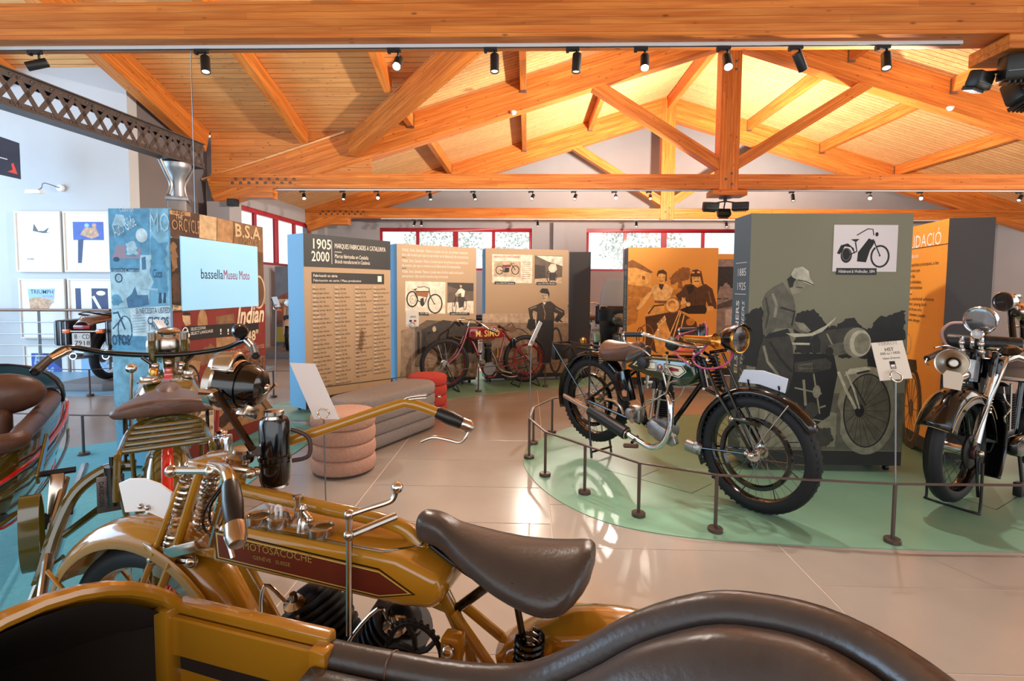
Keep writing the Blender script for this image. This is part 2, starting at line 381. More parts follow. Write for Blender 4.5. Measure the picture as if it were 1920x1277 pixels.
mat_island('floor_mat', 'light blue vinyl mat under the motorcycle on the low grey plinth', [(-7.6, 6.15), (-5.55, 6.15), (-4.3, 6.35), (-4.3, 8.6), (-5.9, 9.3), (-5.9, 7.85), (-7.6, 7.85)], m_blue2)
mat_island('floor_mat', 'light blue vinyl mat in the far left corner under the white moped', [(-5.7, 9.6), (-3.2, 9.3), (-3.0, 13.6), (-5.7, 13.6)], m_blue2)
hs = M()
for a, b in (((1133, 880), (1297, 925)), ((1297, 925), (1334, 907)), ((1203, 893), (1236, 880)), ((1805, 935), (1868, 956)), ((1868, 956), (1935, 915))):
    a, b = on_z(*a, .005), on_z(*b, .005); hs.beam((a.x, a.y, .0047), (b.x, b.y, .0047), .006, .001)
tag(hs.build('mat_seam', mat('seam_dark', (66, 82, 70), .7), COL.objects['floor_mat']), None, None, kind='stuff')
# ================================================================ walls
def wall(name, mt, *boxes):
    mm = M()
    for a, b in boxes: mm.box([(a[i] + b[i]) / 2 for i in range(3)], [abs(b[i] - a[i]) for i in range(3)])
    return tag(mm.build(name, mt), kind='structure')
YB, XL, RX, SL, RZ = 14.55, -5.9, 3.62, .307, 6.33
def roofz(x): return RZ - SL * abs(x - RX)
W1, W2, WZ0, WZ1 = (-4.2, .12), (1.66, 6.0), 1.86, 3.05
# back wall with two window openings and a pilaster
wall('wall_back', m_backwall, ((XL, YB, 0), (13, YB + .25, WZ0)), ((XL, YB, WZ1), (13, YB + .25, 6.4)), ((XL, YB, WZ0), (W1[0], YB + .25, WZ1)), ((W1[1], YB, WZ0), (W2[0], YB + .25, WZ1)), ((W2[1], YB, WZ0), (13, YB + .25, WZ1)), ((.72, YB - .16, 0), (1.03, YB, 3.2)), ((-5.9, YB - .2, 0), (-5.7, YB, 3.2)))
LY0, LY1 = 10.15, 13.95
wall('wall_left', m_backwall, ((XL - .25, 9.75, 0), (XL, YB, WZ0)), ((XL - .25, 9.75, WZ1), (XL, YB, 4.2)), ((XL - .25, 9.75, WZ0), (XL, LY0, WZ1)), ((XL - .25, LY1, WZ0), (XL, YB, WZ1)))
mm = M(); mm.prism([(-6.22, 7.9), (-6.13, 9.75), (-6.38, 9.75), (-6.47, 8.05)], (0, 0, -.2), (1, 0, 0), (0, 1, 0), (0, 0, 1), 0, 5.0)
tag(mm.build('wall_return', m_darkwall), kind='structure')
wall('wall_gallery', m_lightwall, ((-12, 7.9, -.5), (-6.2, 8.1, 5.2)))
wall('wall_pier', m_backwall, ((XL, 9.35, 0), (XL + .42, 9.75, 2.93)))
wall('wall_right', m_backwall, ((12.9, 2, 0), (13.1, YB, 3.5)))
def window(n, o, right, up, wid, hei, panes, sill=True):
    """frame and panes in the plane o + right*u + up*v"""
    o, right, up = V(o), V(right), V(up); nrm = right.cross(up); t = .09; d = .07
    root = M(); R = Matrix((right, up, nrm)).transposed()
    def bar(u0, v0, u1, v1): root.box(o + right * (u0 + u1) / 2 + up * (v0 + v1) / 2, (u1 - u0, v1 - v0, d), R)
    bar(-.04, hei - .1, wid + .04, hei + .06); bar(-.04, -.06, wid + .04, t - .03); bar(-.04, t - .03, t - .02, hei - .1); bar(wid - t + .02, t - .03, wid + .04, hei - .1)
    xs = []
    for i in range(1, panes):
        x = wid * i / panes; ww = .075 if i % 2 == 0 else .045; bar(x - ww, t - .03, x + ww, hei - .1); xs.append(x)
    w_ = tag(root.build('window_%d' % n, m_red, None, .006, 1), kind='structure')
    xs = [0] + xs + [wid]
    for i in range(panes):
        pm = M(); pm.box(o + right * (xs[i] + xs[i + 1]) / 2 + up * hei / 2, (xs[i + 1] - xs[i] - .06, hei - .1, .008), R); pm.build('pane', m_glass, w_)
window(1, (W1[0], YB + .06, WZ0), (1, 0, 0), (0, 0, 1), W1[1] - W1[0], WZ1 - WZ0, 4)
window(2, (W2[0], YB + .06, WZ0), (1, 0, 0), (0, 0, 1), W2[1] - W2[0], WZ1 - WZ0, 4)
window(3, (XL - .06, LY0, WZ0), (0, 1, 0), (0, 0, 1), LY1 - LY0, WZ1 - WZ0, 4)
# trees outside the back windows
m_leafy = mat('leaves_painted_sunlit', (214, 220, 196), .9, noise=.4, nscale=3)  # sunlight and glare put into the pale leaf colour, no sun lamp
# ================================================================ roof: boards, trusses, rafters
ceil = tag(bpy.data.objects.new('ceiling', None), 'pitched pine board roof of the hall', None, kind='structure'); COL.objects.link(ceil); ceil.location = (RX, 9, RZ)
WS.add(ceil)
BW = .11
def boards(name, p0, along, across, length_fn, n, mt=None):
    """n tongue and groove boards, each along `along`, stepping along `across`; a V groove between neighbours"""
    A, C_ = V(along).normalized(), V(across).normalized(); nr = A.cross(C_); mm = M()
    if nr.z < 0: nr = -nr
    for i in range(n):
        y = i * BW; g = .006; d = .011; (a0, b0), (a1, b1) = length_fn(y), length_fn(y + BW)
        if min(b0 - a0, b1 - a1) < .05: continue
        prof = [(y + g, 0), (y + BW - g, 0), (y + BW, d), (y + BW, .03), (y, .03), (y, d)]
        k = lambda q, u, v: u + (v - u) * (q[0] - y) / BW
        mm.loft([[A * k(q, a0, a1) + C_ * q[0] + nr * q[1] for q in prof], [A * k(q, b0, b1) + C_ * q[0] + nr * q[1] for q in prof]])
    o = mm.build(name, mt or m_board, None, ang=20)
    o.parent = ceil; o.matrix_parent_inverse = world_of(ceil).inverted(); o.matrix_basis = Matrix.Translation(V(p0)); o['kind'] = 'stuff'; return o
# main left slope: boards run down-slope in X; bay 3 (Y 9.4..14.6) whole, bay 2 cut by the valley X + Y = 6.29
def slope_pt(x): return roofz(x)
nL = int((YB - 2.6) / BW)
cosr = 1 / math.sqrt(1 + SL * SL)
# left slope parameter = distance from ridge; X = RX - s*cos
def left_len(t):
    y = 2.6 + t
    xv = (6.27 - y) if y < 9.47 else XL - .2
    return (0, (RX - xv) / cosr)
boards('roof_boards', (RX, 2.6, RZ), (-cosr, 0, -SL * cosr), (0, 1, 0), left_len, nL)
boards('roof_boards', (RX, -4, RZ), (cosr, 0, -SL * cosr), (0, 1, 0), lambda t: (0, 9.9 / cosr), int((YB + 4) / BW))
# wing: plane falling towards +Y, boards along X, from valley to the far left
WR = 2.67  # wing ridge
nW = int((9.48 - WR) / cosr / BW)
WY0 = 9.62
def wing_len(t): return (-(6.31 - (WY0 - t * cosr)), 12.)
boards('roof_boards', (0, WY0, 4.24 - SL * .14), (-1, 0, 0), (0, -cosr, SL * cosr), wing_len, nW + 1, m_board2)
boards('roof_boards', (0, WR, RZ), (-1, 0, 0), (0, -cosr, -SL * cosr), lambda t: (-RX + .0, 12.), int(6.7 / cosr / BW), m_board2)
BOLT = None
def trs(yf, kind):
    """king-post truss whose front face stands at y = yf"""
    Wd = .24; yc = yf + Wd / 2
    lab = {1: 'pine king-post roof truss crossing the top of the picture, nearest', 2: 'middle pine king-post roof truss with two diagonal struts', 3: 'rear pine roof truss against the back wall gable'}[kind]
    r = wthing('roof_truss', lab, 'roof truss', (RX, yc, 3.2), group='king-post trusses of the hall roof')
    x0 = XL if kind > 1 else -6.2; x1 = 13.0
    beam_obj('tie_beam', (x0, yc, 3.33), (x1, yc, 3.33), Wd, .262, m_tie, r)
    D = .58
    for sg in (-1, 1):
        xe = -5.9 if sg < 0 else 13.1
        if kind == 1 and sg < 0: xe = 2.0
        a = V((RX, yc, RZ - D / 2)); b = V((xe, yc, roofz(xe) - D / 2))
        beam_obj('rafter', a, b, Wd - .004 * kind, D * cosr, m_tie, r)
    beam_obj('king_post', (RX, yc, 3.2 - .02), (RX, yc, RZ - .1), Wd + .01, .35, m_tie, r)
    for sg in (-1, 1):
        beam_obj('strut', (RX + sg * .1, yc, 3.62), (RX + sg * 2.52, yc, 5.13), Wd - .03, .2, m_tie, r)
    if kind > 1:
        beam_obj('corbel', (XL, yc, 3.12), (XL + 1.15, yc, 3.12), Wd - .02, .2, m_tie, r)
    # bolts
    bl = [(RX + .06, 3.28), (RX - .05, 3.37), (RX + .05, 3.47)] + [(RX + dx, z) for dx in (-.07, .07) for z in (5.3, 5.44)]
    if kind > 1: bl += [(XL + .42 + i * .155 + .07 * j, 3.29 + j * .07) for i in range(8) for j in range(2)]
    global BOLT
    for x, z in bl:
        if BOLT is None: BOLT = M().lathe([(.024, 0), (.024, .012), (.012, .018), (0, .018)], (0, 0, 0), (0, -1, 0), 8).build('bolt', m_bolt).data; bpy.data.objects.remove(COL.objects['bolt'])
        o = bpy.data.objects.new('bolt', BOLT); COL.objects.link(o); set_parent(o, r); o.location = (x, yf, z)
    return r
Y1, Y2, Y3 = 3.79, 9.48, 13.54
trs(Y1, 1); trs(Y2, 2); trs(Y3, 3)
# board infill above the middle tie beam, at the corner of the wing
o = beam_obj('gable_infill', (XL, Y2 + .06, 3.845), (-2.9, Y2 + .06, 3.845), .05, .76, m_wallboard); tag(o, 'horizontal pine board infill above the left end of the middle truss', 'board wall')
# valley rafter
a = V((-3.2, 9.42, 3.93)); b = V((2.2, 4.09, 5.58)); tag(beam_obj('valley_rafter', a, b, .2, .36, m_tie), 'heavy diagonal pine valley rafter rising from the middle truss', 'roof beam')
# purlins between trusses (along Y)
pl = []
def purlin(x, ya, yb, lab):
    z = roofz(x) - .13
    p = wthing('purlin', lab, 'roof beam', (x, (ya + yb) / 2, z), group='pine purlins between the trusses')
    beam_obj('timber', (x, ya, z), (x, yb, z), .11, .24, m_tie, p)
    if yb > 9: 
        for ye in (ya, yb): M().box((x, ye, z - .02), (.125, .05, .26)).build('joist_hanger', m_steel, p)
for i, x in enumerate((-2.05, -.1, 1.6, 5.65, 7.5, 9.4)):
    nm = ('leftmost', 'second from left', 'left of the ridge', 'right of the ridge', 'second from right', 'rightmost')[i]
    purlin(x, Y2 + .24, Y3, 'pine purlin in the far bay, ' + nm)
for i, x in enumerate((-2.15, -.1, 5.7, 7.5)):
    ya = max(Y1 + .24, 6.29 - x + .15) if x < 3 else Y1 + .24
    purlin(x, ya, Y2, 'pine purlin in the near bay, ' + ('leftmost', 'second from left', 'right of the king post', 'rightmost')[i])
beam_obj('ridge_beam', (RX, Y1, RZ - .18), (RX, Y3 + .2, RZ - .18), .12, .3, m_tie); tag(COL.objects['ridge_beam'], 'pine ridge beam along the top of the hall roof', 'roof beam')
# wing rafters (along the fall of the wing roof)
def wingz(y): return 4.24 + SL * (9.48 - y)
def wing_rafter(x, w_, h_, lab, y0=9.44, y1=4.2):
    y0 = min(y0, 6.29 - x - .35)
    tag(beam_obj('wing_rafter', (x, y0, wingz(y0) - h_ / 2 - .01), (x, y1, wingz(y1) - h_ / 2 - .01), w_, h_, m_tie), lab, 'roof beam', 'rafters of the side wing roof')
wing_rafter(-4.1, .14, .26, 'slim pine rafter of the side wing between hanging cable and diagonal beam')
wing_rafter(-2.2, .12, .24, 'slim pine rafter of the side wing meeting the diagonal beam')
wing_rafter(-6.0, .2, .42, 'deep pine rafter of the side wing ending above the shaded return wall')
wing_rafter(-8.0, .14, .3, 'pine rafter end of the side wing above the iron girder', 7.88)
# ================================================================ lighting tracks and spotlights
m_track = mat('white_track', (225, 225, 225), .4)
m_lens_on = mat('lit_lens', (255, 240, 214), .3, emit=28.)
m_lens_off = mat('dim_lens', (255, 238, 210), .3, emit=2.2)
def track(x0, x1, y, lab):
    r = wthing('lighting_track', lab, 'light track', ((x0 + x1) / 2, y, 3.18))
    M().box(((x0 + x1) / 2, y, 3.188), (x1 - x0, .036, .026)).build('rail', m_track, r, .003, 1)
    M().box(((x0 + x1) / 2, y, 3.176), (x1 - x0 - .02, .014, .006)).build('slot', m_black, r)
TRK = [(-4.6, 3.13, Y1 + .12), (XL + .5, 12.5, Y2 + .12), (-3.9, 12.0, Y3 + .12)]
for (a, b, y), lab in zip(TRK, ('white lighting track under the nearest tie beam', 'white lighting track under the middle tie beam', 'white lighting track under the rear tie beam')): track(a, b, y, lab)
_sp = {}
def spotlight(px, ti, aim, lit, lab, power=34., k=1.):
    y = TRK[ti][2]; py = {0: 92, 1: 358, 2: 414}[ti]
    x = on_y(px, py, y).x; top = V((x, y, 3.173))
    r = thing('spotlight', lab, 'spotlight', top, 0, 'black track spotlights')
    if 'ad' not in _sp:
        _sp['ad'] = M().box((-.012, 0, -.012), (.1, .036, .024)).box((-.05, 0, -.02), (.022, .03, .03)).cyl((.018, 0, -.024), (.018, 0, -.06), .009, 8).build('adapter', m_black, r, .002, 1); a = _sp['ad']
        hd = M().lathe([(.0, -.055), (.03, -.055), (.033, -.05), (.033, .08), (.029, .082), (.027, .07), (0, .07)], (0, 0, 0), (0, 0, -1), 18).build('head', m_black, r); _sp['hd'] = hd
        ln = M().lathe([(.026, .0715), (0, .0735)], (0, 0, 0), (0, 0, -1), 16).build('lens', m_lens_off, hd); _sp['ln'] = ln
    else:
        a = bpy.data.objects.new('adapter', _sp['ad'].data); COL.objects.link(a); a.parent = r
        hd = bpy.data.objects.new('head', _sp['hd'].data); COL.objects.link(hd); hd.parent = r
        ln = bpy.data.objects.new('lens', _sp['ln'].data); COL.objects.link(ln); ln.parent = hd
    if lit:
        ln.data = ln.data.copy(); ln.data.materials[0] = m_lens_on
    hd.location = (.018, 0, -.1); d = (V(aim) - (top + V((.018, 0, -.1)))).normalized(); hd.rotation_euler = d.to_track_quat('-Z', 'Y').to_euler()
    l = bpy.data.lights.new('spot_beam', 'SPOT'); l.energy = power; l.color = (1., .90, .78); l.spot_size = math.radians(58); l.spot_blend = .6; l.shadow_soft_size = .03
    lo = bpy.data.objects.new('spot_beam', l); COL.objects.link(lo); lo.parent = hd; lo.location = (0, 0, -.085)
for px, aim, lit, lab, pw in [
    (68, (-4.6, 3.4, 2.6), 0, 'leftmost spotlight on the near track, tilted sideways', 8),
    (380, (-1.95, 3.2, .6), 0, 'spotlight on the near track beside the hanging cable', 42),
    (742, (-.9, 1.5, .8), 1, 'glaring spotlight on the near track pointing at the viewer', 48),
    (923, (-.2, 3.4, 0), 0, 'spotlight on the near track, first right of the glaring lamp', 42),
    (1077, (.2, 3.8, 0), 0, 'spotlight on the near track, second right of the glaring lamp', 42),
    (1205, (.5, 2.2, .3), 1, 'lit spotlight on the near track, left of the king post', 48),
    (1360, (1.1, 2.0, .3), 1, 'lit spotlight on the near track in front of the king post', 48),
    (1495, (3.45, 4.75, 1.1), 0, 'spotlight on the near track, first right of the king post', 52),
    (1658, (2.1, 2.9, .4), 0, 'rightmost spotlight on the near track', 52)]: spotlight(px, 0, aim, lit, lab, pw * 2.2)
for px, aim, lit, lab, pw in [
    (568, (-3.2, 7.5, .8), 1, 'leftmost lit spotlight on the middle track', 40),
    (643, (-3.3, 8.0, .6), 0, 'second spotlight on the middle track from the left', 40),
    (707, (-2.1, 6.6, .9), 1, 'third spotlight on the middle track from the left, lit', 46),
    (805, (-1.2, 8.0, .2), 0, 'fourth spotlight on the middle track from the left, upright', 40),
    (888, (-.2, 8.0, .8), 0, 'fifth spotlight on the middle track from the left', 40),
    (997, (-.8, 7.0, .8), 0, 'sixth spotlight on the middle track from the left', 46),
    (1077, (.0, 7.3, .8), 0, 'seventh spotlight on the middle track from the left', 46),
    (1153, (.9, 4.6, .4), 1, 'brightest glaring spotlight on the middle track', 70),
    (1218, (1.6, 6.9, 1.0), 0, 'spotlight on the middle track next to the rear king post', 46),
    (1485, (4.6, 8.5, .4), 0, 'upright spotlight on the middle track right of the flood lamps', 40),
    (1630, (3.0, 4.6, .6), 1, 'lit spotlight on the middle track above the green panel', 70),
    (1726, (3.3, 4.6, .6), 1, 'rightmost lit spotlight on the middle track', 70),
    (1912, (6.5, 8.3, .5), 0, 'spotlight on the middle track at the right picture edge', 40)]: spotlight(px, 1, aim, lit, lab, pw * 2.2)
for px, aim, lab in [(776, (-3.6, 12.6, .6), 'left one of the paired spotlights on the rear track'), (789, (-2.6, 12.4, .4), 'right one of the paired spotlights on the rear track'), (1007, (.4, 12.4, .6), 'spotlight on the rear track by the pilaster'), (1192, (2.6, 12.4, .6), 'spotlight on the rear track above the orange panel'), (1361, (5., 12.4, .6), 'spotlight on the rear track left of the green panel')]: spotlight(px, 2, aim, 0, lab, 90)
# ================================================================ flood lamp clusters that light the roof
m_flood = mat('flood_housing', (26, 30, 28), .4, .2)
def flood_cluster(y, z, heads, lab, pw):
    r = wthing('flood_lamp_cluster', lab, 'flood lamp', (RX, y, z))
    M().box((RX + .02, y, 3.13), (.62, .34, .1)).build('mounting_block', m_tie, r, .004, 1)
    M().cyl((RX, y, 3.08), (RX, y, 2.98), .03, 12).lathe([(.11, 0), (.11, .015), (.03, .03)], (RX, y, 3.045), (0, 0, 1), 20).build('mount', m_black, r)
    for dx, dy, dz, yaw, tilt, s in heads:
        R = Matrix.Rotation(math.radians(yaw), 3, 'Z') @ Matrix.Rotation(math.radians(tilt), 3, 'X')
        c = V((RX + dx, y + dy, z + dz)); h = M().box(c, (.3 * s, .13 * s, .17 * s), R).build('lamp_head', m_flood, r, .018, 2)
        for i in range(7): M().box(c + R @ V(((-.1 + .033 * i) * s, .03 * s, -.09 * s)), (.012, .11 * s, .03), R).build('cooling_fin', m_flood, h)
        M().box(c + R @ V((0, -.068 * s, -.03 * s)), (.28 * s, .006, .006), R).build('seam', m_bolt, h)
        M().tube([(RX, y, 3.0), c + R @ V((0, 0, .05))], .012, 8).build('arm', m_black, r)
        l = bpy.data.lights.new('flood_beam', 'SPOT'); l.energy = pw; l.color = (1., .90, .76); l.spot_size = math.radians(125); l.spot_blend = 1.; l.shadow_soft_size = .1
        k_ = -1 if dx < -.1 else 1 if dx > .1 else 0
        if y > 5: k_ = -1 if dx < -.1 else 1 if dx > .2 else 0
        lo = bpy.data.objects.new('flood_beam', l); COL.objects.link(lo); set_parent(lo, r); lo.location = V((RX + k_ * .3, y + .45, z + .04)); lo.rotation_euler = (V((4.6 * k_, 2., 2.1)) if k_ else V((0, 2.4, 2.2))).to_track_quat('-Z', 'Y').to_euler()
flood_cluster(Y1 + .13, 2.975, [(-.36, -.03, -.06, 28, 18, .68), (-.12, -.12, -.0, -14, 8, 1.0), (.11, .1, -.1, 8, -20, 1.05)], 'cluster of black flood lamps under the nearest truss, upper right corner', 950)
flood_cluster(Y2 + .13, 2.93, [(-.26, 0, -.03, 14, 10, .95), (.26, -.04, -.03, -16, 10, .95), (.02, .1, -.13, 2, -25, .8)], 'cluster of three black flood lamps under the middle king post', 1300)
# ================================================================ iron girder, cast column, cable, small fittings
m_iron = mat('dark_cast_iron', (84, 78, 76), .45, .6, noise=.15, nscale=12)
m_ironlt = mat('worn_iron', (150, 150, 152), .4, .7, noise=.25, nscale=10, stretch=(1, 1, .3))
gx0, gx1 = V((-4.4, 3.6, 0)), V((-4.15, 6.45, 0)); gd = (gx1 - gx0).normalized(); gl = (gx1 - gx0).length
g = wthing('lattice_girder', 'dark riveted iron lattice girder on the cast column', 'girder', (gx0.x, gx0.y, 2.9))
GZ0, GZ1 = 2.86, 3.16
gs = V((gd.y, -gd.x, 0))
for zc, nm in ((GZ0 + .03, 'lower_flange'), (GZ1 - .03, 'upper_flange')):
    mm = M()
    for sd in (-1, 1): mm.beam(gx0 + V((0, 0, zc)) + gs * .055 * sd, gx1 + V((0, 0, zc)) + gs * .055 * sd, .012, .06)
    zz = GZ0 if zc < 3 else GZ1
    mm.beam(gx0 + V((0, 0, zz)), gx1 + V((0, 0, zz)), .17, .012); mm.build(nm, m_iron, g)
nb = 17; st = gl / nb
for i in range(nb):
    for sd, o_ in ((1, .062),):
        for dr in (0, 1):
            a = gx0 + gd * (i * st) + gs * o_; b = gx0 + gd * ((i + 1) * st) + gs * o_
            p, q = (GZ0 + .03, GZ1 - .03) if dr == 0 else (GZ1 - .03, GZ0 + .03)
            M().beam(a + V((0, 0, p)), b + V((0, 0, q)), .042, .006, gs).build('lattice_bar', m_iron, g)
riv = None
for i in range(nb * 2):
    for zc in (GZ0 + .035, GZ1 - .035):
        p = gx0 + gd * (i * st / 2 + .03) + gs * .062 + V((0, 0, zc))
        if riv is None:
            t = M().sphere((0, 0, 0), .011, 8, 5).build('rivet', m_iron, g); riv = t.data
        else: t = bpy.data.objects.new('rivet', riv); COL.objects.link(t); set_parent(t, g)
        t.location = p
cpos = V((-4.2, 6.1, 0))
c_ = wthing('cast_iron_column', 'fluted cast iron column with capital carrying the lattice girder', 'column', cpos)
M().box(cpos + V((0, 0, 1.2)), (.19, .19, 2.4), Matrix.Rotation(.5, 3, 'Z')).build('shaft', m_ironlt, c_, .012, 2)
M().box(cpos + V((0, 0, 2.42)), (.23, .23, .05), Matrix.Rotation(.5, 3, 'Z')).build('collar', m_ironlt, c_, .01, 2)
M().lathe([(.075, 0), (.07, .12), (.085, .24), (.14, .33), (.15, .36), (.15, .4)], cpos + V((0, 0, 2.44)), (0, 0, 1), 24).build('capital', m_ironlt, c_)
for sd in (-1, 1):
    M().tube(smooth([cpos + gd * .14 * sd + V((0, 0, 2.45)), cpos + gd * .1 * sd + V((0, 0, 2.58)), cpos + gd * .17 * sd + V((0, 0, 2.7)), cpos + gd * .26 * sd + V((0, 0, 2.84))], 4), .022, 8).build('scroll_bracket', m_ironlt, c_)
o = M().tube([on_y(358, 96, Y1 + .14), on_y(366, 398, 5.2), on_y(368, 560, 5.2)], .0035, 6).build('hanging_cable', m_steel); tag(o, 'thin steel cable hanging from the near track behind the poster block', 'cable')
sp = on_y(437, 380, 9.3); sp_t = wthing('wall_speaker', 'small black loudspeaker beside the left red window', 'speaker', sp)
M().box(sp, (.16, .14, .13)).build('cabinet', m_black, sp_t, .01, 2); M().box(sp + V((0, -.072, 0)), (.13, .004, .1)).build('grille', m_flood, sp_t); M().box(sp + V((-.09, .05, 0)), (.06, .03, .03)).build('bracket', m_black, sp_t)
for px, py, yy, lab in ((963, 214, Y2 - .06, 'small white smoke detector on the left rafter of the middle truss'), (1782, 206, Y2 - .06, 'small white smoke detector on the right rafter of the middle truss')):
    p = on_y(px, py, yy); d_ = wthing('smoke_detector', lab, 'smoke detector', p); M().lathe([(.05, 0), (.055, .02), (.03, .06), (0, .062)], p + V((0, 0, .05)), (0, 0, -1), 16).build('housing', m_white, d_); M().box(p + V((0, .03, .05)), (.05, .06, .03)).build('bracket', m_white, d_)
# ================================================================ gallery wall: framed posters, picture lamp, sign, railing
YP = 7.88
gf = Face((-6, YP - .0, 0), (1, 0, 0))
m_frame = mat('pale_wood_frame', (225, 215, 205), .5)
m_paper = mat('white_mount', (240, 240, 240), .6)
m_pblue = mat('poster_blue', (60, 90, 175), .5, noise=.15); m_pnavy = mat('poster_navy', (38, 52, 98), .5, noise=.2); m_psky = mat('poster_pale_blue', (150, 190, 225), .5); m_ptan = mat('poster_tan', (196, 160, 130), .6, noise=.3, nscale=20); m_pred = mat('poster_red', (170, 50, 60), .5)
m_ink = mat('black_ink', (22, 22, 24), .6); m_inkgrey = mat('grey_ink', (90, 96, 104), .6)
def framed(x0, y0, x1, y1, lab, art):
    a = on_y(x0, y1, YP); b = on_y(x1, y0, YP); c = (a + b) / 2; w_, h_ = b.x - a.x, b.z - a.z
    r = wthing('framed_poster', lab, 'picture', (c.x, YP, a.z), group='framed posters on the gallery wall')
    mm = M()
    for bx in (((c.x, YP - .018, b.z - .012), (w_, .036, .024)), ((c.x, YP - .018, a.z + .012), (w_, .036, .024)), ((a.x + .012, YP - .018, c.z), (.024, .036, h_ - .0485)), ((b.x - .012, YP - .018, c.z), (.024, .036, h_ - .0485))): mm.box(*bx)
    mm.build('frame', m_frame, r)
    M().box((c.x, YP - .012, c.z), (w_ - .04, .012, h_ - .04)).build('mount', m_paper, r)
    f = Face((a.x, YP - .019, a.z), (1, 0, 0)); art(Print(f), f, w_, h_, r)
def art_swallow(p, f, w_, h_, r):
    p.uv(m_inkgrey, [(.38 * w_, .68 * h_), (.41 * w_, .8 * h_), (.5 * w_, .68 * h_), (.62 * w_, .68 * h_), (.74 * w_, .74 * h_), (.68 * w_, .66 * h_), (.76 * w_, .65 * h_), (.6 * w_, .645 * h_)]).build('artwork', r); text('lettering', 'HOME..', f, .22 * w_, .2 * h_, .04, m_ink, r, shear=.3)
def art_riders(p, f, w_, h_, r):
    p.rect(m_pblue, .2 * w_, .53 * h_, .86 * w_, .83 * h_); p.ell(m_psky, (.5 * w_, .77 * h_), .05 * w_, .035 * h_, False).ell(m_ptan, (.66 * w_, .77 * h_), .05 * w_, .035 * h_, False)
    p.uv(m_ptan, [(.35 * w_, .62 * h_), (.45 * w_, .73 * h_), (.7 * w_, .74 * h_), (.76 * w_, .6 * h_), (.6 * w_, .55 * h_)]).uv(m_pnavy, [(.28 * w_, .15 * h_), (.36 * w_, .15 * h_), (.42 * w_, .55 * h_), (.3 * w_, .53 * h_)]).build('artwork', r)
def art_triumph(p, f, w_, h_, r):
    p.uv(m_psky, [(.18 * w_, .83 * h_), (.78 * w_, .84 * h_), (.74 * w_, .6 * h_), (.5 * w_, .5 * h_), (.22 * w_, .5 * h_)]).uv(m_ptan, [(.2 * w_, .66 * h_), (.4 * w_, .7 * h_), (.74 * w_, .64 * h_), (.62 * w_, .5 * h_), (.22 * w_, .48 * h_)]).build('artwork', r)
    text('lettering', 'TRIUMPH', f, .24 * w_, .75 * h_, .09, m_pnavy, r, width=.5 * w_, bold=.01); text('lettering', 'MOTORS', f, .5 * w_, .69 * h_, .045, m_pred, r, width=.24 * w_)
def art_night(p, f, w_, h_, r):
    p.rect(m_pnavy, .15 * w_, .45 * h_, .85 * w_, .84 * h_).rect(m_paper, .27 * w_, .45 * h_, .5 * w_, .84 * h_).ell(m_paper, (.7 * w_, .76 * h_), .1 * w_, .04 * h_, False).uv(m_paper, [(.5 * w_, .7 * h_), (.56 * w_, .72 * h_), (.72 * w_, .48 * h_), (.66 * w_, .47 * h_)]).build('artwork', r)
def art_letters(p, f, w_, h_, r):
    p.rect(m_pnavy, .16 * w_, .25 * h_, .84 * w_, .86 * h_).uv(m_pblue, [(.16 * w_, .5 * h_), (.6 * w_, .25 * h_), (.84 * w_, .25 * h_), (.84 * w_, .6 * h_), (.4 * w_, .86 * h_), (.16 * w_, .86 * h_)]).build('artwork', r)
    for ch, u, v in (('B', .2, .68), ('M', .4, .5), ('W', .58, .33)): text('lettering', ch, f, u * w_, v * h_, .22, m_psky, r, bold=.02, rot=-12)
def art_plain(p, f, w_, h_, r): p.rect(m_psky, .2 * w_, .3 * h_, .8 * w_, .8 * h_).build('artwork', r)
framed(35, 397, 115, 510, 'white framed poster with a small grey swallow, top left on the gallery wall', art_swallow)
framed(125, 397, 207, 510, 'white framed poster of two riders on blue, top right on the gallery wall', art_riders)
framed(43, 523, 123, 634, 'white framed poster with Triumph Motors lettering', art_triumph)
framed(134, 523, 216, 634, 'white framed poster of a figure on navy with a white cloud', art_night)
framed(52, 647, 130, 757, 'white framed poster with big tumbling blue letters', art_letters)
framed(141, 647, 220, 757, 'white framed pale blue poster behind the motorcycle wheel', art_plain)
lp = on_y(115, 353, YP); pl_ = wthing('picture_lamp', 'white wall lamp on a curved arm above the framed posters', 'wall lamp', lp)
M().lathe([(.055, 0), (.055, .025), (.05, .035), (0, .037)], lp, (0, -1, 0), 24).build('wall_plate', m_white, pl_)
pe = on_y(68, 356, YP - .45)
M().tube(smooth([lp + V((0, -.03, 0)), lp + V((-.08, -.2, .04)), pe + V((.06, .02, .03)), pe], 5), .007, 8).build('arm', m_steel, pl_)
M().prism([(-.13, 0), (.06, 0), (.1, -.05), (.05, -.055), (-.15, -.055)], pe, (1, 0, 0), (0, 0, 1), (0, 1, 0), -.04, .04).build('shade', m_white, pl_, .006, 2)
sg = on_y(-40, 290, 6.9); f = Face(sg + V((0, 0, 0)), V((1, .42, 0)))
s_t = wthing('wall_sign', 'dark navy wall sign with a red arrow at the upper left edge', 'sign', sg)
P0 = [f.px(*q) for q in ((-70, 232), (35, 268), (38, 336), (-70, 312))]
M().prism(P0, f.o, f.r, f.u, f.n, -.02, 0).build('board', mat('sign_navy', (46, 48, 66), .5), s_t)
Print(f).px(mat('sign_red', (226, 70, 62), .5), [(14, 322), (24, 318), (21, 308), (25, 305), (33, 327)]).stroke(m_paper, [(-40, 284), (14, 299)], .012).build('arrow', s_t)
rl = wthing('gallery_railing', 'steel railing with bronze handrail and horizontal bars at the gallery edge', 'railing', (-7.5, 7.62, 0))
m_bronze = mat('bronze_handrail', (120, 92, 76), .3, .7)
M().tube([(-11, 7.6, .97), (-6.35, 7.62, 1.0)], .022, 10).build('handrail', m_bronze, rl)
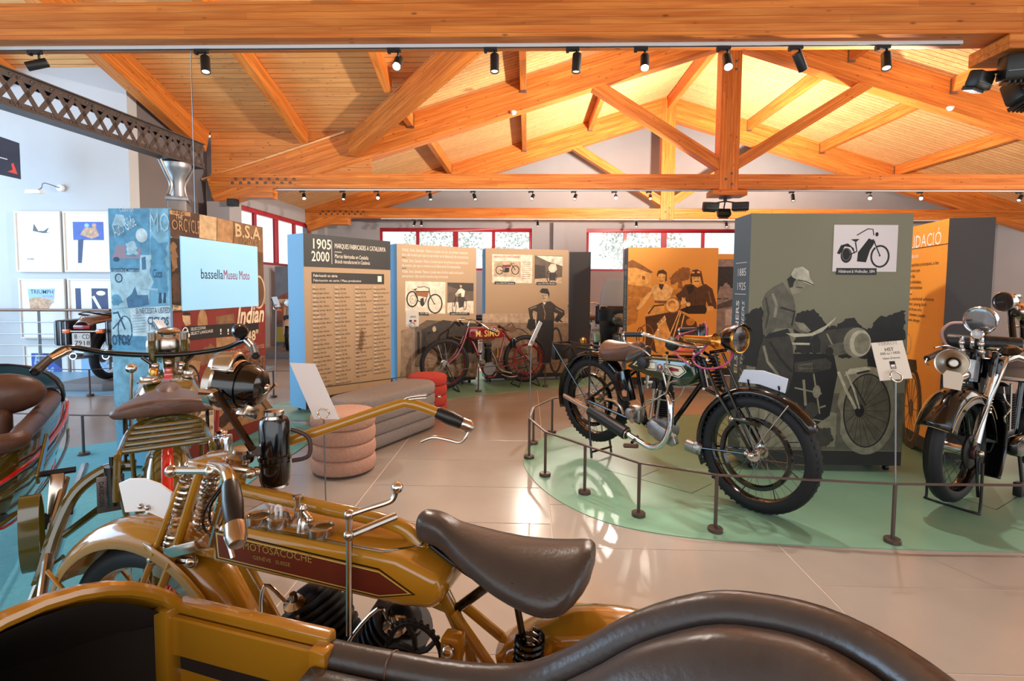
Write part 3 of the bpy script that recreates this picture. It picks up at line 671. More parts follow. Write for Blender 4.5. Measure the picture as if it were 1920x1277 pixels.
for z in (.82, .64, .47, .3): M().tube([(-11, 7.6, z - .06), (-6.35, 7.62, z)], .008, 6).build('bar', m_steel, rl)
for x in (-6.4, -7.5, -8.6): M().box((x, 7.64, .5), (.012, .05, 1.0)).build('post', m_steel, rl)
# ================================================================ stools
def pouf(lab, pts, r_, h_, mt, name='pouf'):
    """stack of four upholstered rolls following the plan outline pts (capsule)"""
    c = V((sum(p[0] for p in pts) / len(pts), sum(p[1] for p in pts) / len(pts), 0)); t = wthing(name, lab, 'pouf', c)
    a, b = V((*pts[0], 0)), V((*pts[-1], 0)); d = (b - a); L_ = d.length; d = d.normalized() if L_ > 1e-6 else V((1, 0, 0)); s_ = V((-d.y, d.x, 0)); n = 28
    def outline(rr, z):
        out = []
        for i in range(n):
            q = math.pi * 2 * i / n + math.pi / 2 + .001; base = a if math.cos(q - math.pi / 2 + math.pi / 2) < 0 else b
            base = a if math.cos(q) < 0 else b
            out.append(base + (d * math.cos(q) + s_ * math.sin(q)) * rr + V((0, 0, z)))
        return out
    k = 4; hh = h_ / k
    for i in range(k):
        rings = []
        for j in range(9):
            t_ = math.pi * (j / 8 - .5); zz = i * hh + hh / 2 + math.sin(t_) * hh / 2 + .015; rr = r_ - .028 + .028 * math.cos(t_) ** .55
            rings.append(outline(rr, zz))
        if i == k - 1:
            top = rings[4:]; rings = rings[:5] + [outline(r_ - .004, (i + .78) * hh + .015), outline(r_ - .02, (i + .92) * hh + .015), outline(r_ - .05, (i + .98) * hh + .015), outline(r_ * .5, (i + 1.02) * hh + .015)]
        M().loft(rings).build('upholstered_roll', mt, t, ang=60)
    M().loft([outline(r_ - .06, .0), outline(r_ - .06, .03)]).build('foot', m_black, t)
    return t
m_pink = mat('beige_boucle', (196, 154, 134), .95, noise=.1, nscale=60, bump=.5, bscale=260)
m_greyb = mat('grey_boucle', (150, 145, 142), .95, noise=.22, nscale=120, bump=.6, bscale=240)
m_redb = mat('red_boucle', (188, 66, 54), .95, noise=.1, nscale=80, bump=.5, bscale=240)
pouf('round beige upholstered stool with four stacked rolls', [(-1.385, 3.8)], .238, .445, m_pink)
pouf('long grey upholstered bench with rounded ends between beige and red stools', [(-1.46, 4.32), (-1.13, 5.0)], .225, .44, m_greyb, 'pouf_bench')
pouf('round brick red upholstered stool beside the grey bench', [(-1.07, 5.47)], .212, .44, m_redb)
# ================================================================ barriers
m_bar = mat('dark_barrier_metal', (92, 78, 72), .4, .5)
PH = .333
def barrier(lab, posts, extra_start=None, extra_end=None, h=PH):
    r = wthing('barrier', lab, 'barrier', posts[0])
    for p in posts:
        po = M().cyl((p[0], p[1], .02), (p[0], p[1], h), .0105, 10).build('post', m_bar, r)
        M().lathe([(.042, 0), (.042, .02), (.038, .024), (0, .024)], (p[0], p[1], .004), (0, 0, 1), 20).build('base', m_bar, po)
    P = ([extra_start] if extra_start else []) + list(posts) + ([extra_end] if extra_end else [])
    for a, b in zip(P, P[1:]): M().beam((a[0], a[1], h), (b[0], b[1], h), .016, .009).build('rail', m_bar, r)
    return r
pts = [tuple(on_z(*q).xy) for q in ((1035, 812), (1000, 833), (992, 860), (1022, 893), (1096, 926), (1197, 968), (1341, 997), (1673, 1018))]
barrier('low dark metal barrier curving around the green mat in front', pts + [(2.95, 2.84), (3.9, 3.05)], (.9, 5.35))
barrier('low dark metal barrier before the red motorcycle', [(-2.2, 5.2), (-1.55, 5.82), (-.634, 6.733), (.266, 7.12)], None, (.95, 7.35))
pb = on_z(513, 745); barrier('low metal barrier by the blue panel side, left of the 1905 panel', [(pb.x, pb.y), (-2.75, 6.3)], (-3.6, 5.1), (-2.5, 7.6))
p2 = on_z(169, 743); barrier('low metal barrier in front of the motorcycle on the grey plinth', [(p2.x, p2.y), (-7.4, 6.15)], (-5.2, 6.35))
barrier('low metal barrier beside the olive sidecar motorcycle', [(-4.6, 4.05), (-3.6, 4.0)], (-5.6, 4.0), (-3.15, 4.03))
# ================================================================ information signs on thin poles
m_plaque = mat('white_plaque', (228, 232, 238), .45); m_plaque_f = mat('cream_plaque', (226, 220, 206), .5); m_edge = mat('plaque_edge', (196, 186, 170), .6)
def sign(lab, foot, ring, quad, back=True, lines=None, zfoot=0.):
    """foot: world point, ring: world centre of the ring clip, quad: world corners bl, br, tr, tl"""
    r = wthing('information_sign', lab, 'sign', foot)
    M().tube([foot, ring - V((0, 0, .03))], .0042, 8).build('pole', m_steel, r)
    q = [V(x) for x in quad]; q[2] = q[1] + q[3] - q[0]; ex = (q[1] - q[0]).normalized(); nn = ex.cross(q[3] - q[0]).normalized()
    M().ring(ring, (nn + V((.1, 0, 0))).normalized(), .03, .005, 28, 8).build('ring_clip', m_nickel, r)
    pm = M(); pm._add([x - nn * .006 for x in q] + [x for x in q], [(3, 2, 1, 0), (4, 5, 6, 7), (0, 1, 5, 4), (1, 2, 6, 5), (2, 3, 7, 6), (3, 0, 4, 7)]); pl = pm.build('plaque', m_plaque if back else m_plaque_f, r)
    if zfoot == 0.: M().lathe([(.05, 0), (.05, .008), (.01, .014)], foot, (0, 0, 1), 18).build('foot', m_steel, r)
    return r, pl, Face(q[0], ex, (q[3] - q[0]))
ft = on_z(612, 985); Yf = ft.y
sign('white sign plaque on thin pole seen from behind, before the beige stool', ft, on_y(607, 776, Yf - .02), [on_y(589, 786, Yf), on_y(637, 786, Yf + .06), on_y(597, 684, Yf + .16), on_y(543, 680, Yf + .1)])
p = V((pts[7][0], pts[7][1], PH)); Yt = p.y
r, pl, f = sign('cream sign reading Terrot HST on the barrier post', p, on_y(1680, 706, Yt), [on_y(1651, 714, Yt + .02), on_y(1711, 709, Yt + .02), on_y(1693, 634, Yt + .12), on_y(1634, 643, Yt + .12)], False, zfoot=1)
wq = .188
for s_, v, sz, mt_ in (('TERROT', .2, .03, mat('pale_grey_ink', (176, 172, 164), .6)), ('HST', .165, .028, m_ink), ('350 cc / 1925', .145, .02, m_ink), ('Dijon (France)', .118, .016, m_ink)): text('lettering', s_, f, wq / 2 - .008, v, sz, mt_, pl, align='CENTER', lift=.002)
Print(f, .001).rect(m_ink, .07, .06, .1, .105).rect(m_paper, .074, .064, .096, .085).rect(m_pred, .076, .067, .094, .073).build('emblem', pl)
p = V((pts[2][0], pts[2][1], PH)); Yt = p.y
sign('narrow sign plaque seen edge-on above the barrier corner', p, on_y(996, 646, Yt), [on_y(991, 648, Yt - .02), on_y(997, 650, Yt + .12), on_y(1018, 604, Yt + .2), on_y(1012, 602, Yt + .06)], zfoot=1)
q_ = on_z(772, 712, PH); 
r, pl, f = sign('small pale sign plaque left of the red motorcycle', V((q_.x, q_.y, PH)), on_y(773, 610, q_.y), [on_y(761, 612, q_.y + .02), on_y(785, 612, q_.y + .02), on_y(783, 582, q_.y + .06), on_y(761, 582, q_.y + .06)], False, zfoot=1)
text('lettering', 'SIMÓ', f, .05, .1, .03, m_ink, pl, lift=.002); Print(f, .001).rect(m_pnavy, .04, .05, .07, .075).rect(m_pred, .09, .05, .12, .075).build('emblem', pl)
ft = V((-2.49, 3.6, 0)); sign('white sign plaque behind the olive motorcycle handlebar', ft, on_y(327, 641, 3.6), [on_y(321, 649, 3.58), on_y(338, 649, 3.64), on_y(308, 598, 3.66), on_y(287, 599, 3.6)])
q_ = on_y(516, 685, 5.6); sign('tiny pale sign plaque in front of the white moped', V((q_.x, 5.6, PH)), on_y(518, 576, 5.6), [on_y(516, 576, 5.6), on_y(526, 575, 5.6), on_y(519, 556, 5.66), on_y(509, 557, 5.66)], zfoot=1)
# ================================================================ exhibition panels
m_pside = mat('panel_side_daylight_blue', (112, 168, 204), .5); m_pslate = mat('panel_side_slate', (76, 104, 116), .5)  # blue of the left daylight put into the panel side colour
m_sand = mat('panel_sand', (168, 138, 104), .6); m_dark = mat('panel_charcoal', (58, 52, 50), .6); m_ptop = mat('panel_edge', (60, 66, 70), .5)
m_olive = mat('panel_sage', (126, 124, 100), .6); m_orange = mat('panel_orange', (236, 160, 62), .6); m_wink = mat('cream_ink', (226, 214, 196), .6); m_white_ink = mat('white_ink', (240, 240, 238), .6)
m_plinth = mat('panel_plinth', (34, 32, 31), .6)
def panel(lab, L, R, th, z1, front, side, back=None, z0=.055, plinth=.11, name='display_panel', group='exhibition panels'):
    L, R = V((*L, 0)), V((*R, 0)); r_ = (R - L).normalized(); n_ = r_.cross(V((0, 0, 1))); W = (R - L).length
    t = wthing(name, lab, 'panel', (L + R) / 2, group=group)
    B = -n_ * th
    def slab(nm, za, zb, mts):
        q = M(); P = [L + V((0, 0, za)), R + V((0, 0, za)), R + B + V((0, 0, za)), L + B + V((0, 0, za)), L + V((0, 0, zb)), R + V((0, 0, zb)), R + B + V((0, 0, zb)), L + B + V((0, 0, zb))]
        q.fixn = False
        for fc, mi in (((0, 1, 5, 4), 0), ((3, 0, 4, 7), 1), ((1, 2, 6, 5), 2), ((2, 3, 7, 6), 2), ((4, 5, 6, 7), 3), ((3, 2, 1, 0), 3)):
            q.cur = mi; q.face([P[i] for i in fc])
        return q.build(nm, mts, t)
    body = slab('body', z0 + plinth, z1, [front, side, back or side, m_ptop])
    if plinth: slab('plinth', z0, z0 + plinth, [m_plinth, side, m_plinth, m_plinth])
    for u in (.08, W - .08):
        for d in (.05, th - .05):
            c = L + r_ * u - n_ * d; M().cyl(c + r_ * -.012 + V((0, 0, .028)), c + r_ * .012 + V((0, 0, .028)), .024, 10).box(c + V((0, 0, .05)), (.03, .03, .016)).build('caster', m_black, t)
    return t, Face(L + V((0, 0, 0)), r_), W
def zz(x0, y0, s): return lambda *pts: [(x0 + p[0] / s, y0 + p[1] / s) for p in pts]
tone = lambda nm, cols: [mat(nm + '_tone_%d' % i, c, .6, noise=.28, nscale=16) for i, c in enumerate(cols)]
# ---------------------------------------------------------------- sage panel with the map-reading rider
GP, gfc, gw = panel('tall sage green panel with photo of a man reading a map on a motorcycle', (1.68, 3.93), (2.87, 3.93), .31, 1.965, m_olive, m_pslate)
T = tone('sage_photo', [(12, 12, 10), (27, 26, 22), (56, 54, 46), (92, 89, 75), (134, 130, 110), (182, 178, 156)]); z = zz(1360, 400, 2.661)
p = Print(gfc)
v0 = .17
p.uv(T[3], [(.0, v0), (gw, v0), (gw, .62), (.7 * gw, .6), (.35 * gw, .63), (0, .66)])
p.blob(T[1], z((100, 505), (140, 480), (185, 470), (192, 640), (180, 760), (90, 760)), .012)
p.blob(T[1], z((340, 520), (400, 485), (440, 482), (485, 515), (500, 560), (560, 570), (560, 700), (350, 700)), .012)
p.blob(T[1], z((545, 570), (600, 520), (650, 530), (705, 585), (740, 550), (770, 515), (830, 510), (896, 485), (888, 720), (560, 720)), .012)
p.blob(T[0], z((700, 700), (888, 690), (880, 800), (720, 780)), .01)
p.uv(T[4], [gfc.px(*q) for q in z((80, 950), (300, 930), (560, 1000), (545, 1165), (72, 1165))])
p.blob(T[2], z((380, 1075), (520, 1070), (540, 1130), (500, 1165), (380, 1165)), .006)
# the motorcycle
p.px(T[0], z((150, 760), (330, 700), (540, 700), (560, 800), (540, 900), (520, 1010), (440, 1065), (330, 1030), (290, 930), (150, 860)))
p.px(T[2], z((345, 745), (500, 722), (530, 745), (525, 775), (440, 797), (345, 790))); p.px(T[3], z((362, 755), (435, 745), (437, 790), (364, 790)))
for a, b, w_ in (((345, 870), (480, 900), .012), ((440, 800), (470, 1000), .012), ((390, 830), (400, 960), .02), ((500, 960), (340, 1010), .014), ((300, 1000), (500, 1040), .01)): p.stroke(T[4], z(a, b), w_)
p.ell(T[4], z((455, 890))[0], .03, .05).ell(T[2], z((430, 980))[0], .05, .06)
c = z((705, 985))[0]; p.ell(T[4], c, .225, .34, n=36); p.ell(T[3], c, .165, .272, n=36); p.ell(T[1], c, .172, .28, n=36, w=.012)
cu = gfc.px(*z((665, 985))[0])
for i in range(18):
    a = 2 * math.pi * i / 18; p.stroke(T[1], [cu, (gfc.px(*c)[0] + .165 * math.cos(a), gfc.px(*c)[1] + .272 * math.sin(a))], .0035, px=False)
p.ell(T[0], z((668, 985))[0], .035, .05)
p.stroke(T[5], z((562, 790), (600, 880), (650, 975)), .022).stroke(T[5], z((600, 790), (640, 880), (668, 975)), .014).stroke(T[1], z((640, 850), (700, 960)), .01)
p.px(T[5], z((590, 812), (618, 776), (700, 765), (728, 776), (695, 795), (620, 803))).px(T[1], z((650, 795), (720, 780), (715, 790), (660, 803)))
p.px(T[3], z((545, 900), (575, 1000), (570, 1118), (550, 1118), (555, 1000)))
p.px(T[2], z((420, 625), (455, 590), (640, 566), (665, 590), (655, 640), (490, 700), (435, 690))).px(T[1], z((425, 630), (455, 600), (475, 640), (470, 695), (440, 690))).stroke(T[4], z((505, 600), (540, 670), (560, 690)), .012)
p.px(T[3], z((510, 660), (590, 640), (610, 700), (540, 712))).ell(T[1], z((518, 690))[0], .03, .035)
p.ell(T[4], z((655, 645))[0], .1, .115).ell(T[5], z((672, 648))[0], .08, .1).ell(T[4], z((680, 650))[0], .06, .08)
p.stroke(T[5], z((250, 660), (330, 650), (420, 652)), .016)
# the man
p.px(T[2], z((190, 615), (315, 600), (335, 660), (340, 720), (335, 810), (310, 890), (175, 860), (150, 780), (165, 690))); p.stroke(T[1], z((220, 640), (270, 720), (330, 790)), .02).stroke(T[4], z((190, 660), (210, 740), (280, 830)), .02).stroke(T[4], z((200, 840), (300, 840)), .014)
p.px(T[3], z((285, 345), (322, 400), (336, 412), (346, 455), (350, 490), (346, 545), (395, 555), (418, 588), (385, 602), (330, 572), (250, 575), (215, 612), (188, 605), (182, 560), (190, 480), (184, 440), (205, 398), (240, 368)))
p.px(T[1], z((215, 600), (310, 575), (325, 600), (300, 615), (190, 625))).stroke(T[1], z((275, 470), (345, 490), (330, 560)), .014).stroke(T[4], z((235, 400), (255, 460), (245, 520)), .022).stroke(T[2], z((200, 420), (215, 500), (200, 570)), .014)
p.px(T[4], z((316, 325), (345, 322), (392, 346), (402, 362), (388, 372), (378, 394), (352, 402), (330, 404), (318, 372))).px(T[1], z((308, 328), (328, 312), (352, 330), (342, 342), (336, 368), (320, 372))).stroke(T[1], z((352, 368), (385, 372)), .006)
p.px(T[5], z((326, 305), (342, 275), (385, 266), (415, 288), (420, 322), (439, 352), (432, 361), (395, 346), (360, 332), (335, 320))).stroke(T[2], z((360, 332), (400, 340), (438, 358)), .008)
p.px(T[5], z((300, 598), (400, 600), (430, 596), (500, 560), (550, 516), (546, 532), (480, 592), (430, 612), (340, 618))).px(T[4], z((345, 540), (390, 548), (425, 585), (410, 596), (370, 580)))
p.build('photo_print', GP)
text('photo_lettering', 'HARLEY-\nDAVIDSON', gfc, *gfc.px(*z((366, 770))[0]), .032, T[0], GP, lift=.004)
f0, f1 = gfc.px(1560, 509), gfc.px(1684, 422)
wm = mat('photo_white', (224, 216, 216), .6)
p = Print(gfc, .003); p.rect(wm, f0[0], f0[1], f1[0], f1[1]); z = zz(1360, 400, 2.661)
p.ell(T[0], z((602, 210))[0], .042, .056, n=24).ell(T[3], z((602, 205))[0], .03, .045, n=20, w=.008).ell(T[1], z((770, 215))[0], .064, .078, n=30, w=.014)
p.px(T[0], z((555, 200), (575, 160), (610, 150), (640, 175), (645, 205), (625, 170), (595, 165), (570, 205))).px(T[0], z((660, 195), (715, 125), (748, 140), (720, 185), (700, 245), (655, 240))).px(T[0], z((625, 130), (668, 128), (650, 145))).stroke(T[0], z((648, 145), (655, 190), (600, 215)), .01).stroke(T[0], z((735, 130), (770, 215)), .012).stroke(wm, z((740, 150), (765, 210)), .003).stroke(T[2], z((655, 110), (680, 95), (710, 78), (735, 80), (740, 110)), .008).ell(T[0], z((755, 105))[0], .012, .016)
p.build('inset_photo', GP)
c0, c1 = gfc.px(1567, 515), gfc.px(1643, 503)
Print(gfc, .005).rect(m_plinth, c0[0], c0[1], c1[0], c1[1]).build('caption_strip', GP); text('caption', 'Hildebrand & Wolfmüller, 1894', gfc, c0[0] + .014, c0[1] + .014, .034, m_white_ink, GP, width=c1[0] - c0[0] - .03, lift=.006)
sf = Face((1.68, 4.24, 0), (0, -1, 0)); tm_ = m_white_ink
# side lettering (reads upward on the left face)
for s_, u, v, sz, wd, rt in (('1885', .08, 1.5, .085, .15, 0), ('1925', .08, 1.39, .085, .15, 0)): text('side_year', s_, sf, u, v, sz, tm_, GP, width=wd)
text('side_title', 'ELS PIONERS', sf, .14, .72, .085, tm_, GP, width=.58, rot=90, bold=.015); text('side_title', 'LOS PIONEROS / THE PIONEERS', sf, .24, .2, .07, tm_, GP, width=1.1, rot=90, shear=.2)
Print(sf).rect(tm_, .05, 1.6, .26, 1.604).rect(tm_, .05, 1.355, .26, 1.359).build('side_rules', GP)['kind'] = 'stuff'
# ---------------------------------------------------------------- orange panel, couple on a motorcycle
OP, of, ow = panel('orange panel with photo of a couple on a motorcycle, behind the black motorcycle', (1.38, 7.08), (2.6, 7.08), .3, 1.95, m_orange, m_pslate)
T = tone('orange_photo', [(44, 26, 8), (88, 52, 16), (150, 92, 30), (200, 130, 46), (242, 176, 86), (252, 198, 118)]); z = zz(1080, 440, 5.32); p = Print(of)
p.px(T[2], z((520, 270), (560, 250), (640, 290), (770, 375), (745, 385), (600, 330), (522, 330))).px(T[4], z((520, 335), (600, 335), (745, 390), (748, 525), (640, 510), (518, 500))).px(T[2], z((660, 410), (690, 415), (690, 450), (660, 445)))
p.blob(T[3], z((516, 500), (640, 512), (760, 530), (770, 600), (700, 640), (514, 620)), .012).blob(T[3], z((512, 630), (640, 640), (620, 760), (600, 880), (510, 910)), .01)
p.blob(T[2], z((930, 440), (1000, 370), (1060, 325), (1140, 340), (1140, 440), (1060, 470), (1070, 540), (1010, 540), (1020, 470), (950, 500)), .014)
p.blob(T[3], z((920, 560), (1060, 540), (1080, 600), (930, 620)), .01)
p.px(T[5], z((700, 600), (750, 560), (760, 520), (830, 490), (900, 490), (970, 540), (950, 610), (920, 660), (780, 660), (765, 580), (660, 720), (620, 750), (600, 740))).px(T[4], z((810, 390), (830, 360), (890, 370), (900, 440), (870, 490), (835, 485), (815, 440))).px(T[1], z((806, 400), (820, 360), (870, 348), (905, 375), (905, 460), (885, 470), (895, 400), (850, 385), (820, 395), (815, 430))).px(T[1], z((825, 490), (880, 495), (855, 555), (830, 530)))
for e in ((838, 425), (868, 425)): p.ell(T[1], z(e)[0], .008, .006, n=8)
p.stroke(T[1], z((835, 462), (855, 468), (872, 458)), .008)
p.px(T[2], z((780, 655), (920, 660), (900, 690), (785, 680))).px(T[4], z((690, 800), (740, 720), (790, 690), (890, 690), (870, 790), (740, 810))).stroke(T[1], z((720, 790), (780, 710), (880, 700)), .02)
p.px(T[1], z((995, 600), (1050, 560), (1085, 500), (1150, 490), (1210, 530), (1290, 490), (1360, 540), (1400, 690), (1400, 740), (1330, 740), (1300, 660), (1290, 790), (1100, 780), (1090, 620), (1040, 670), (1000, 620)))
p.px(T[0], z((1100, 520), (1180, 500), (1170, 570), (1120, 600))).px(T[4], z((1150, 410), (1240, 410), (1240, 480), (1205, 520), (1160, 490))).px(T[1], z((1140, 400), (1160, 355), (1205, 345), (1250, 365), (1270, 470), (1285, 530), (1255, 490), (1240, 420), (1155, 420), (1160, 490), (1140, 480))).ell(T[4], z((1168, 378))[0], .022, .014).ell(T[4], z((1222, 375))[0], .022, .014).stroke(T[0], z((1180, 468), (1225, 464)), .012).ell(T[0], z((1178, 432))[0], .008, .006, n=8).ell(T[0], z((1218, 430))[0], .008, .006, n=8)
p.stroke(T[0], z((1185, 540), (1190, 660), (1180, 770)), .006).stroke(T[2], z((1320, 560), (1350, 680)), .02)
p.px(T[0], z((1030, 750), (1130, 710), (1280, 700), (1310, 740), (1290, 790), (1120, 790))).ell(T[4], z((1340, 740))[0], .05, .04)
p.px(T[1], z((690, 820), (1000, 760), (1090, 800), (1200, 870), (1230, 1000), (1190, 1110), (800, 1180), (690, 1100), (700, 960)))
p.ell(T[2], z((700, 1020))[0], .1, .17, n=24, w=.014)
p.ell(T[1], z((640, 1020))[0], .05, .13, n=24, w=.012)
p.px(T[4], z((880, 820), (1000, 1150), (950, 1210), (800, 1170), (770, 1010))).px(T[5], z((803, 890), (885, 805), (900, 850), (820, 930)))
for a, b in (((1050, 760), (940, 1120)), ((1035, 760), (910, 1060)), ((1080, 800), (1000, 1120))): p.stroke(T[5], z(a, b), .018).stroke(T[1], z((a[0] + 8, a[1]), (b[0] + 8, b[1])), .008)
p.ell(T[2], z((968, 705))[0], .108, .108).ell(T[5], z((962, 705))[0], .092, .094).ell(T[3], z((955, 690))[0], .05, .05).ell(T[4], z((965, 712))[0], .04, .04).ell(T[5], z((1120, 695))[0], .03, .03)
p.px(T[5], z((1060, 620), (1110, 680), (1040, 700))).ell(T[3], z((1140, 870))[0], .06, .05)
p.build('photo_print', OP); text('plate_number', 'S 39 31', of, *of.px(*z((812, 915))[0]), .05, T[0], OP, rot=45, lift=.006)
so = Face((1.38, 7.38, 0), (0, -1, 0)); text('side_title', 'ELS PIONERS / LOS PIONEROS', so, .18, .4, .09, m_white_ink, OP, width=1.1, rot=90); text('side_year', '1885\n1925', so, .05, 1.66, .09, m_white_ink, OP)
# sepia panel behind
SP, sf2, sw = panel('orange edged panel with a brown photo, right behind the couple panel', (2.75, 8.0), (3.95, 8.0), .3, 1.93, m_orange, m_pslate)
p = Print(sf2); sb = tone('brown_photo', [(46, 38, 34), (84, 70, 62), (150, 130, 118), (196, 176, 160)])
p.px(sb[2], [(1343, 486), (1480, 486), (1480, 640), (1343, 640)]).px(sb[0], [(1343, 500), (1480, 500), (1480, 553), (1343, 562)]).blob(sb[2], [(1346, 545), (1358, 530), (1376, 540), (1376, 560), (1346, 560)], .02).px(sb[1], [(1343, 572), (1376, 560), (1376, 574), (1343, 580)]).px(sb[3], [(1360, 580), (1376, 578), (1376, 610), (1360, 610)]).build('photo_print', SP)
# ---------------------------------------------------------------- consolidation panel (seen at a slant) with dark end
CP, cf, cw_ = panel('orange text panel ending in DACIÓ, beside the sage panel', (3.575, 5.3), (3.29, 4.13), .3, 1.96, m_orange, m_pslate, m_dark)
def tline(nm, s_, f, a, b, sz, mt, par, **k):
    u0, v0 = f.px(*a); u1, v1 = f.px(*b); return text(nm, s_, f, u0, v0, sz, mt, par, width=abs(u1 - u0), **k)
u1, v1 = cf.px(1764, 458); text('heading', 'CONSOLIDACIÓ', cf, .1, v1, .155, m_white_ink, CP, width=u1 - .1)
p = Print(cf); a, b = cf.px(1708, 466), cf.px(1780, 457); p.rect(m_plinth, .06, a[1] - .01, b[0], a[1] - .004).build('rule', CP)
body = ['La motocicleta, per les seves qualitats pràctiques, a los', 'avances técnicos y a las sensaciones que', 'despiertan, tanto entre quienes las', 'conducen como entre quienes las admiraban,', 'la motocicleta se popularizó convirtiéndose', 'en un vehículo con diseño propio.']
_, vv = cf.px(1740, 496); text('subheading', 'La consolidación', cf, .42, cf.px(1722, 483)[1], .05, m_white_ink, CP, bold=.01)
for i, s_ in enumerate(body): text('body_text', s_, cf, .1, cf.px(1745, 497)[1] - i * .05, .044, m_plinth, CP, width=.0172 * len(s_))
text('subheading', 'Consolidation', cf, .42, cf.px(1720, 551)[1], .045, m_white_ink, CP, bold=.01)
for i, s_ in enumerate(['Due to its practical qualities, technical advances', 'and the sensations it stimulated, among both', 'those who were riding them and those who', 'admired them, the motorcycle became popular,', 'becoming a vehicle with its own design.']): text('body_text', s_, cf, .1, cf.px(1740, 564)[1] - i * .047, .042, m_plinth, CP, width=.0188 * len(s_), shear=.15)
# printed motorcycle at the foot of that panel
p = Print(cf); T = tone('orange_foot', [(58, 44, 30), (110, 82, 50), (190, 140, 76)])
c = cf.px(1708, 765); p.ell(T[0], c, .16, .34, px=False, n=30, w=.05).ell(T[1], c, .12, .29, px=False, n=30, w=.02).ell(T[0], c, .04, .08, px=False)
for i in range(12): a = math.pi * i / 6; p.stroke(T[1], [c, (c[0] + .12 * math.cos(a), c[1] + .29 * math.sin(a))], .008, px=False)
p.px(T[0], [(1690, 672), (1718, 675), (1720, 694), (1694, 690)]).stroke(T[1], [(1699, 690), (1704, 760)], .02).ell(T[2], cf.px(1702, 645), .06, .09, px=False, w=.015).build('photo_print', CP)
# dark end of a further panel
panel('narrow charcoal panel end right of the standing man photo', (.655, 8.03), (.985, 8.0), 1.2, 1.95, m_dark, m_pside)
# ---------------------------------------------------------------- 1905 - 2000 list panel
LP, lf, lw = panel('sand coloured list panel headed 1905 2000 in a black band', (-2.38, 5.41), (-1.71, 6.38), .31, 1.955, m_sand, m_pside)
ub = lf.px(571, 496)[1]
Print(lf).rect(m_plinth, 0, 1.60, lw, 1.955).rect(m_plinth, .09, 1.42, lw - .1, 1.545).rect(m_wink, .34, 1.64, .345, 1.9).rect(m_wink, .38, 1.775, .47, 1.781).rect(m_wink, lw - .2, 1.45, lw - .14, 1.52).build('header_band', LP)
for s_, v in (('1905', 1.80), ('2000', 1.665)): text('year', s_, lf, .09, v, .155, m_wink, LP, width=.22, bold=.01)
text('heading', 'MARQUES FABRICADES A CATALUNYA', lf, .38, 1.82, .078, m_wink, LP, width=.72); text('subheading', 'Marcas fabricadas en Cataluña', lf, .38, 1.712, .062, m_wink, LP, width=.46); text('subheading', 'Brands manufactured in Catalonia', lf, .38, 1.652, .062, m_wink, LP, width=.48, shear=.2)
text('list_heading', 'Fabricació en sèrie', lf, .11, 1.495, .04, m_wink, LP, bold=.01); text('list_heading', 'Fabricación en serie / Mass production', lf, .11, 1.443, .04, m_wink, LP)
names = 'Aleu,Alfa,Alpha,AMM,Ancora,Aratmo,Artesania,Balart i Refill,Benjamin,Bela Trimotor,Bultaco,Capra,Clua,Cofersa,Cobra,Derbi,Duca,Ducson,E.M.A.,Evycsa,Gas Gas,Gimson,Iresa,Isard,JJ Cobas,Kapra,La Cibeles,Lube,Lutetia,Maf,Mecatecno,Mercier,Mobylette,Montesa,Mototrans,Mymsa,MTV,Narcla,OSSA,Patria,Reddis,Ricart,Rieju,ROA,Rovetta,Salvador,Sanglas,Simó,SJR,Soriano,Torrot,Trimak,Vespa,Villalbí,Villof,Xispa'.split(',')
towns = ['Barcelona, 1922-1926', 'Esparreguera, 1952-1956', 'Sant Cugat del Vallès, 1985-2011', 'Figueres, 1934-1968', 'Barcelona, 1911-1927', 'Mollet del Vallès, 1950-2013', 'Santa Perpètua de Mogoda, 1957', 'Ripollet, 1953-1961']
for ci, u in enumerate((.1, .375, .65, .915)):
    a = []; b = []; n = (25, 24, 23, 23)[ci]
    for i in range(n): a += [names[(ci * 14 + i) % len(names)], '']; b += ['', towns[(i * 5 + ci * 3 + i // 3) % len(towns)]]
    many(text('list_names', '\n'.join(a), lf, u, 1.375, .027, m_wink, LP, space_line=.87, xs=.66)); many(text('list_places', '\n'.join(b), lf, u, 1.375, .027, m_plinth, LP, space_line=.87, xs=.66))
p = Print(lf)
for u in (.085, .36, .635, .9): p.rect(mat('panel_rule', (140, 116, 86), .6), u, .24, u + .0025, 1.41)
many(p.build('column_rules', LP))
# ---------------------------------------------------------------- Villalbí panel
VP, vf, vw = panel('sand panel with two small photos and intro text behind the red motorcycle front wheel', (-1.69, 6.62), (-.73, 7.35), .31, 1.95, m_sand, m_pside)
ls = [('Villalbí, Simó, Salvador, Patria o Lutetia van ser els primers emprene-', .07, 1.855, 1.0, 0), ('dors del nostre país que es van iniciar en la fabricació de motocicletes.', .07, 1.795, 1.01, 0), ('Villalbí, Simó, Salvador, Patria o Lutetia fueron los primeros emprendedores', .07, 1.715, 1.0, 0), ('de nuestro país que se iniciaron en la fabricación de motocicletas.', .07, 1.655, .88, 0), ('Villalbí, Simó, Salvador, Patria or Lutetia were the first catalan and spanish', .07, 1.575, .92, .2), ('entrepreneurs that started manufacturing motorcycles.', .07, 1.515, .68, .2)]
for s_, u, v, wd, sh in ls: text('intro_text', s_, vf, u, v, .056, m_wink, VP, width=wd, shear=sh)
S = tone('sepia_photo', [(24, 19, 15), (50, 40, 31), (92, 75, 58), (138, 113, 88), (182, 154, 124), (222, 202, 178)]); z = zz(740, 440, 7.983); p = Print(vf)
for v in (1.77, 1.63): p.rect(m_plinth, .07, v, .13, v + .008)
p.px(S[5], z((158, 695), (760, 710), (757, 1185), (160, 1165)))
for c, r1, r2 in (((262, 965), .075, .1), ((604, 1035), .105, .127)): p.ell(S[0], z(c)[0], r1, r2, n=26, w=.02).ell(S[3], z(c)[0], .008, .01)
